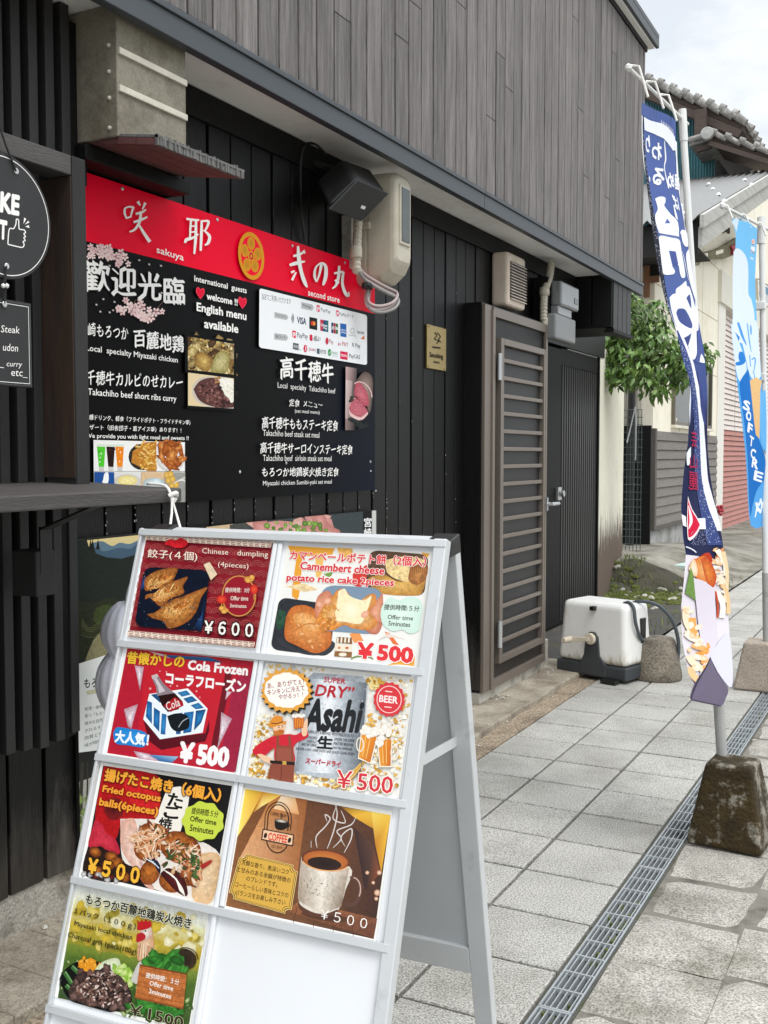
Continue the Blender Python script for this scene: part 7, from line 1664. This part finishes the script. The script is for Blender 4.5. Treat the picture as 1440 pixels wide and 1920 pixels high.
b = MB(); b.prism([roofpt(EV.x - .031, EV.y, -.05), roofpt(-9, EV.y, -.05), roofpt(-9, EV.y, -.42), roofpt(EV.x - .031, EV.y, -.42)], (0, .06, 0)); b.prism([roofpt(EV.x - .031, EV.y + .07, -.40), roofpt(-9, EV.y + .07, -.40), (-9, NY0, roofz(EV.y) - .4), (EV.x - .031, NY0, roofz(EV.y) - .4)], (0, 0, .02)); b.build('eave_fascia', dark, nh)
# tan post and brown shutter frame near the corner
b = MB(); f0 = ony(1209, 468, NY0 - .03); f1 = ony(1236, 556, NY0 - .03); b.box(f0.x, f0.x + .07, NY0 - .07, NY0 - .014, f1.z, f0.z); b.box(f0.x + .07, f1.x, NY0 - .06, NY0 - .014, f0.z - .09, f0.z - .02); b.box(f0.x + .07, f1.x, NY0 - .06, NY0 - .014, f1.z + .18, f1.z + .26)
b.build('brown_frame', mat('brown_timber_frame', '#8a6248', rough=.7, var=.2, scale=6, stretch=(4, 4, .6)), nh)
b = MB(); b.box(f0.x + .07, f1.x, NY0 - .04, NY0 - .014, f1.z + .26, f0.z - .09); b.build('brown_frame_pane', dark, nh)
b = MB(); c = ony(1178, 690, NY0 - .3); b.box(c.x - .08, c.x + .15, NY0 - .4, NY0 - .2, 1.75, 3.4); b.build('corner_post', mat('grey_weathered_post', '#8c877c', rough=.85, var=.12, scale=4), nh)
# objects hung on the gable wall
drift = mat('weathered_grey_timber', '#6f6750', rough=.9, var=.35, scale=10, bump=.5, bscale=60, col2='#8b8a6a', c2scale=8)
X_ = NX + .08
dw = thing('carved_board', 'curved weathered board with slots hanging on the cream gable wall', 'carved board', (X_, 17, 3.5))
tp = [(1296, 480), (1310, 475), (1335, 469), (1355, 460), (1375, 446), (1384, 450), (1386, 462), (1372, 478), (1350, 486), (1325, 486), (1308, 488), (1304, 498), (1296, 497)]
b = MB(); b.prism([onx(x, y, X_) for x, y in tp], (.05, 0, 0)); b.build('plank', drift, dw)
b = MB()
for q in ([(1313, 477), (1327, 474), (1327, 481), (1313, 484)], [(1342, 471), (1356, 467), (1356, 474), (1342, 478)]): b.prism([onx(x, y, X_ + .051) for x, y in q], (.004, 0, 0))
b.each('slot', nwall, dw)
red = mat('faded_red_ribbon', '#a83240', rough=.7, var=.2, scale=20)
b = MB(); 
for q in ([(1368, 462), (1379, 457), (1380, 467), (1371, 468)], [(1371, 469), (1381, 470), (1378, 480), (1371, 477)]): b.prism([onx(x, y, X_ + .06) for x, y in q], (.03, 0, 0))
tag(b.build('red_ribbon', red), 'faded red ribbon on the end of the curved weathered board', 'ribbon')
b = MB(); Xh = NX + .06
for k, x in enumerate((1356, 1360, 1364)): b.tube([onx(x, 398 + k, Xh), onx(x - 1, 425, Xh), onx(x + (-2, 1, 2)[k], 436 - 3 * (k == 1), Xh)], [.05, .045, .03], 7)
tag(b.build('hanging_strips', mat('dark_leather', '#4a453c', rough=.8, var=.3, scale=12)), 'dark weathered strips hanging under the gable rake', 'strips')
b = MB(); pts = [onx(1379 + 12 * math.cos(math.radians(t)), 400 + 13 * math.sin(math.radians(t)), Xh + .02) for t in range(-190, 60, 12)]
b.tube([onx(1371, 414, Xh + .02)] + pts, .035, 8); tag(b.build('horse_collar', mat('old_harness', '#5e5850', rough=.8, var=.3, scale=10), smooth=True), 'old rounded harness collar hanging on the gable wall behind the blue banner', 'harness collar')
b = MB(); rr = random.Random(3); c = onx(1349, 957, NX + .05)
for k in range(16): b.lathe([(.002, -.03), (.03, -.01), (.03, .01), (.002, .03)], c + Vector((rr.uniform(-.03, .05), rr.uniform(-.12, .12), rr.uniform(-.08, .08))), 7)
tag(b.build('red_ornament', red), 'small dark red ornament fixed at the white shutter jamb', 'ornament')
pr_ = Print((NX + .075, 21, 3), (0, 1, 0), (0, 0, 1)).view(1340, 380, 7.38)
pr_.poly(PR('600,1050 760,1190 760,1420 612,1365'), '#e9e6dc'); pr_.poly(PR('690,1150 760,1190 760,1300 690,1250'), '#4f7f96', .3)
for k in range(5): pr_.stroke([(700 + 12 * k, 1230 + 8 * k), (690 + 12 * k, 1390)], 5, '#5c7f8c')
pr_.stroke(PR('612,1100 625,1180 618,1260 634,1330'), 6, '#5c7f8c'); pr_.stroke(PR('600,1052 760,1160'), 14, '#55534e')
q = [pr_.uv(t) for t in PR('596,1045 780,1190 780,1450 606,1385')]; pr_.backuv(q, .05, '#cfcabd')
tag(pr_.mesh('wall_plaque', signprint), 'pale plaque with blue strokes on the house wall behind the blue banner', 'plaque')

# ------------------------------------------------------------------ tiled house with turquoise wall behind
TY = 15.9 + 4.2
th_ = thing('tiled_house', 'turquoise corrugated house with grey tiled gable roofs behind the cream house', 'house', (-6, TY, 0))
turq = mat('turquoise_corrugated', '#4f8088', rough=.55, var=.12, scale=3, stretch=(1, 1, .3), col2='#3a646c', c2scale=1.5, metal=.1)
tile_m = mat('grey_roof_tile', '#83807c', rough=.8, var=.25, scale=12, col2='#b9b7b2', c2scale=9, c2lo=.5, c2hi=.68, bump=.4, bscale=60, island=.15)
timber = mat('brown_eave_timber', '#4a3d36', rough=.75, var=.25, scale=6, stretch=(.6, 4, 4))
VA, VB = ony(1190, 158, TY - .5), ony(1392, 243, TY - .5)
b = MB(); vs, fs = [], []; n = 150; xl, xr = VA.x - 2.5, VB.x - .55
sl2 = (VB.z - VA.z) / (VB.x - VA.x)
for i in range(n + 1):
    x = xl + (xr - xl) * i / n; yy = TY + (.022 if i % 2 else 0); vs += [(x, yy, 3.5), (x, yy, VA.z + (x - VA.x) * sl2 - .1)]
for i in range(n): fs.append((2 * i, 2 * i + 2, 2 * i + 3, 2 * i + 1))
b.add(vs, fs); b.build('gable_wall', turq, th_)
b = MB(); b.box(xl, xr - .1, TY + .1, TY + 6, 3.5, VB.z - .1); b.build('house_core', dark, th_)
def slope_roof(A, Bp, y0, y1, parent, tiles_n, tk=.10, r=.10, bh=.15):
    d = (Bp - A).normalized(); up_ = Vector((-d.z, 0, d.x)); Lr = (Bp - A).length
    rf = MB()
    rf.prism([A + Vector((0, 0, 0)), Bp, Bp + up_ * tk, A + up_ * tk], (0, y1 - y0, 0)); ro = rf.build('roof', timber, parent)
    rt = MB()
    for i in range(tiles_n):                     # courses of flat tiles with a rounded roll at the verge
        t0 = A + d * (Lr * i / tiles_n) + up_ * (tk + .02 + .03); t1 = A + d * (Lr * (i + 1) / tiles_n + .03) + up_ * (tk + .004)
        rt.hexa([t0 - up_ * .03, t1 - up_ * .03, t1 - up_ * .03 + Vector((0, y1 - y0, 0)), t0 - up_ * .03 + Vector((0, y1 - y0, 0)), t0 + up_ * .025, t1 + up_ * .025, t1 + up_ * .025 + Vector((0, y1 - y0, 0)), t0 + up_ * .025 + Vector((0, y1 - y0, 0))])
        c0_ = t0.lerp(t1, .0) + Vector((0, -.04, 0)) + up_ * .0; c1_ = t0.lerp(t1, .92) + Vector((0, -.04, 0))
        rt.tube([c0_ + up_ * .02, c1_ + up_ * .01], [r, r * .82], 12); rt.tube([c0_ + up_ * .03 - d * .04, c0_ + up_ * .03 + d * .06], r * 1.12, 12)
    k = int((y1 - y0) / .42)
    for j in range(1, k):
        y = y0 + .42 * j; rt.tube([Bp + up_ * (tk + .05) + Vector((0, y - y0, 0)) - d * .3, Bp + up_ * (tk + .03) + Vector((0, y - y0, 0)) + d * .05], .09, 8)
    rt.build('tiles', tile_m, parent)
    bb = MB(); bb.prism([A + Vector((0, -.05, -.02)), Bp + Vector((0, -.05, -.02)), Bp + Vector((0, -.05, 0)) - up_ * bh, A + Vector((0, -.05, 0)) - up_ * bh], (0, .05, 0)); bb.build('barge_board', timber, parent)
    return d, up_
A_ = VA + (VA - VB) * .6; slope_roof(A_, VB, TY - .7, TY + 6, th_, 14, .10, .075)
b = MB(); c = ony(1320, 232, TY - .35); b.box(c.x - .1, c.x + .1, TY - .7, TY + .0, c.z - .28, c.z + .16); b.build('purlin', timber, th_)
# lower porch roof, gable end towards the street corner
LA, LB = ony(1332, 262, TY - 1.2), ony(1452, 300, TY - 1.2)
slope_roof(LA, LB + (LB - LA) * .8, TY - 1.4, TY - .02, th_, 8, .05, .05, .10)
LW = ony(1292, 274, TY - 1.2); d_ = (LA - LW)
b = MB(); b.prism([LW, LA, LA + Vector((0, 0, .07)), LW + Vector((0, 0, .06))], (0, 1.3, 0)); b.tube([LW + Vector((0, -.03, .10)), LA + Vector((0, -.03, .08))], [.045, .055], 10); b.build('short_slope', tile_m, th_)
c = ony(1326, 250, TY - 1.3); b = MB(); b.lathe([(.02, -.05), (.10, -.04), (.108, -.02), (.108, .06), (.09, .10)], c, 28, axis=(0, 1, 0)); b.tube([c + Vector((0, .05, 0)), c + Vector((0, 1.3, 0))], .08, 14); b.build('ridge_tile', mat('pale_ridge_tile', '#a9a8a4', rough=.7, var=.2, scale=10, bump=.3), th_, smooth=False)
b = MB(); b.prism([LW + Vector((.12, .05, -.02)), LA + Vector((0, .05, -.03)), LA + Vector((0, .05, -.12)), LW + Vector((.12, .05, -.10))], (0, .1, 0)); b.build('porch_barge', timber, th_)
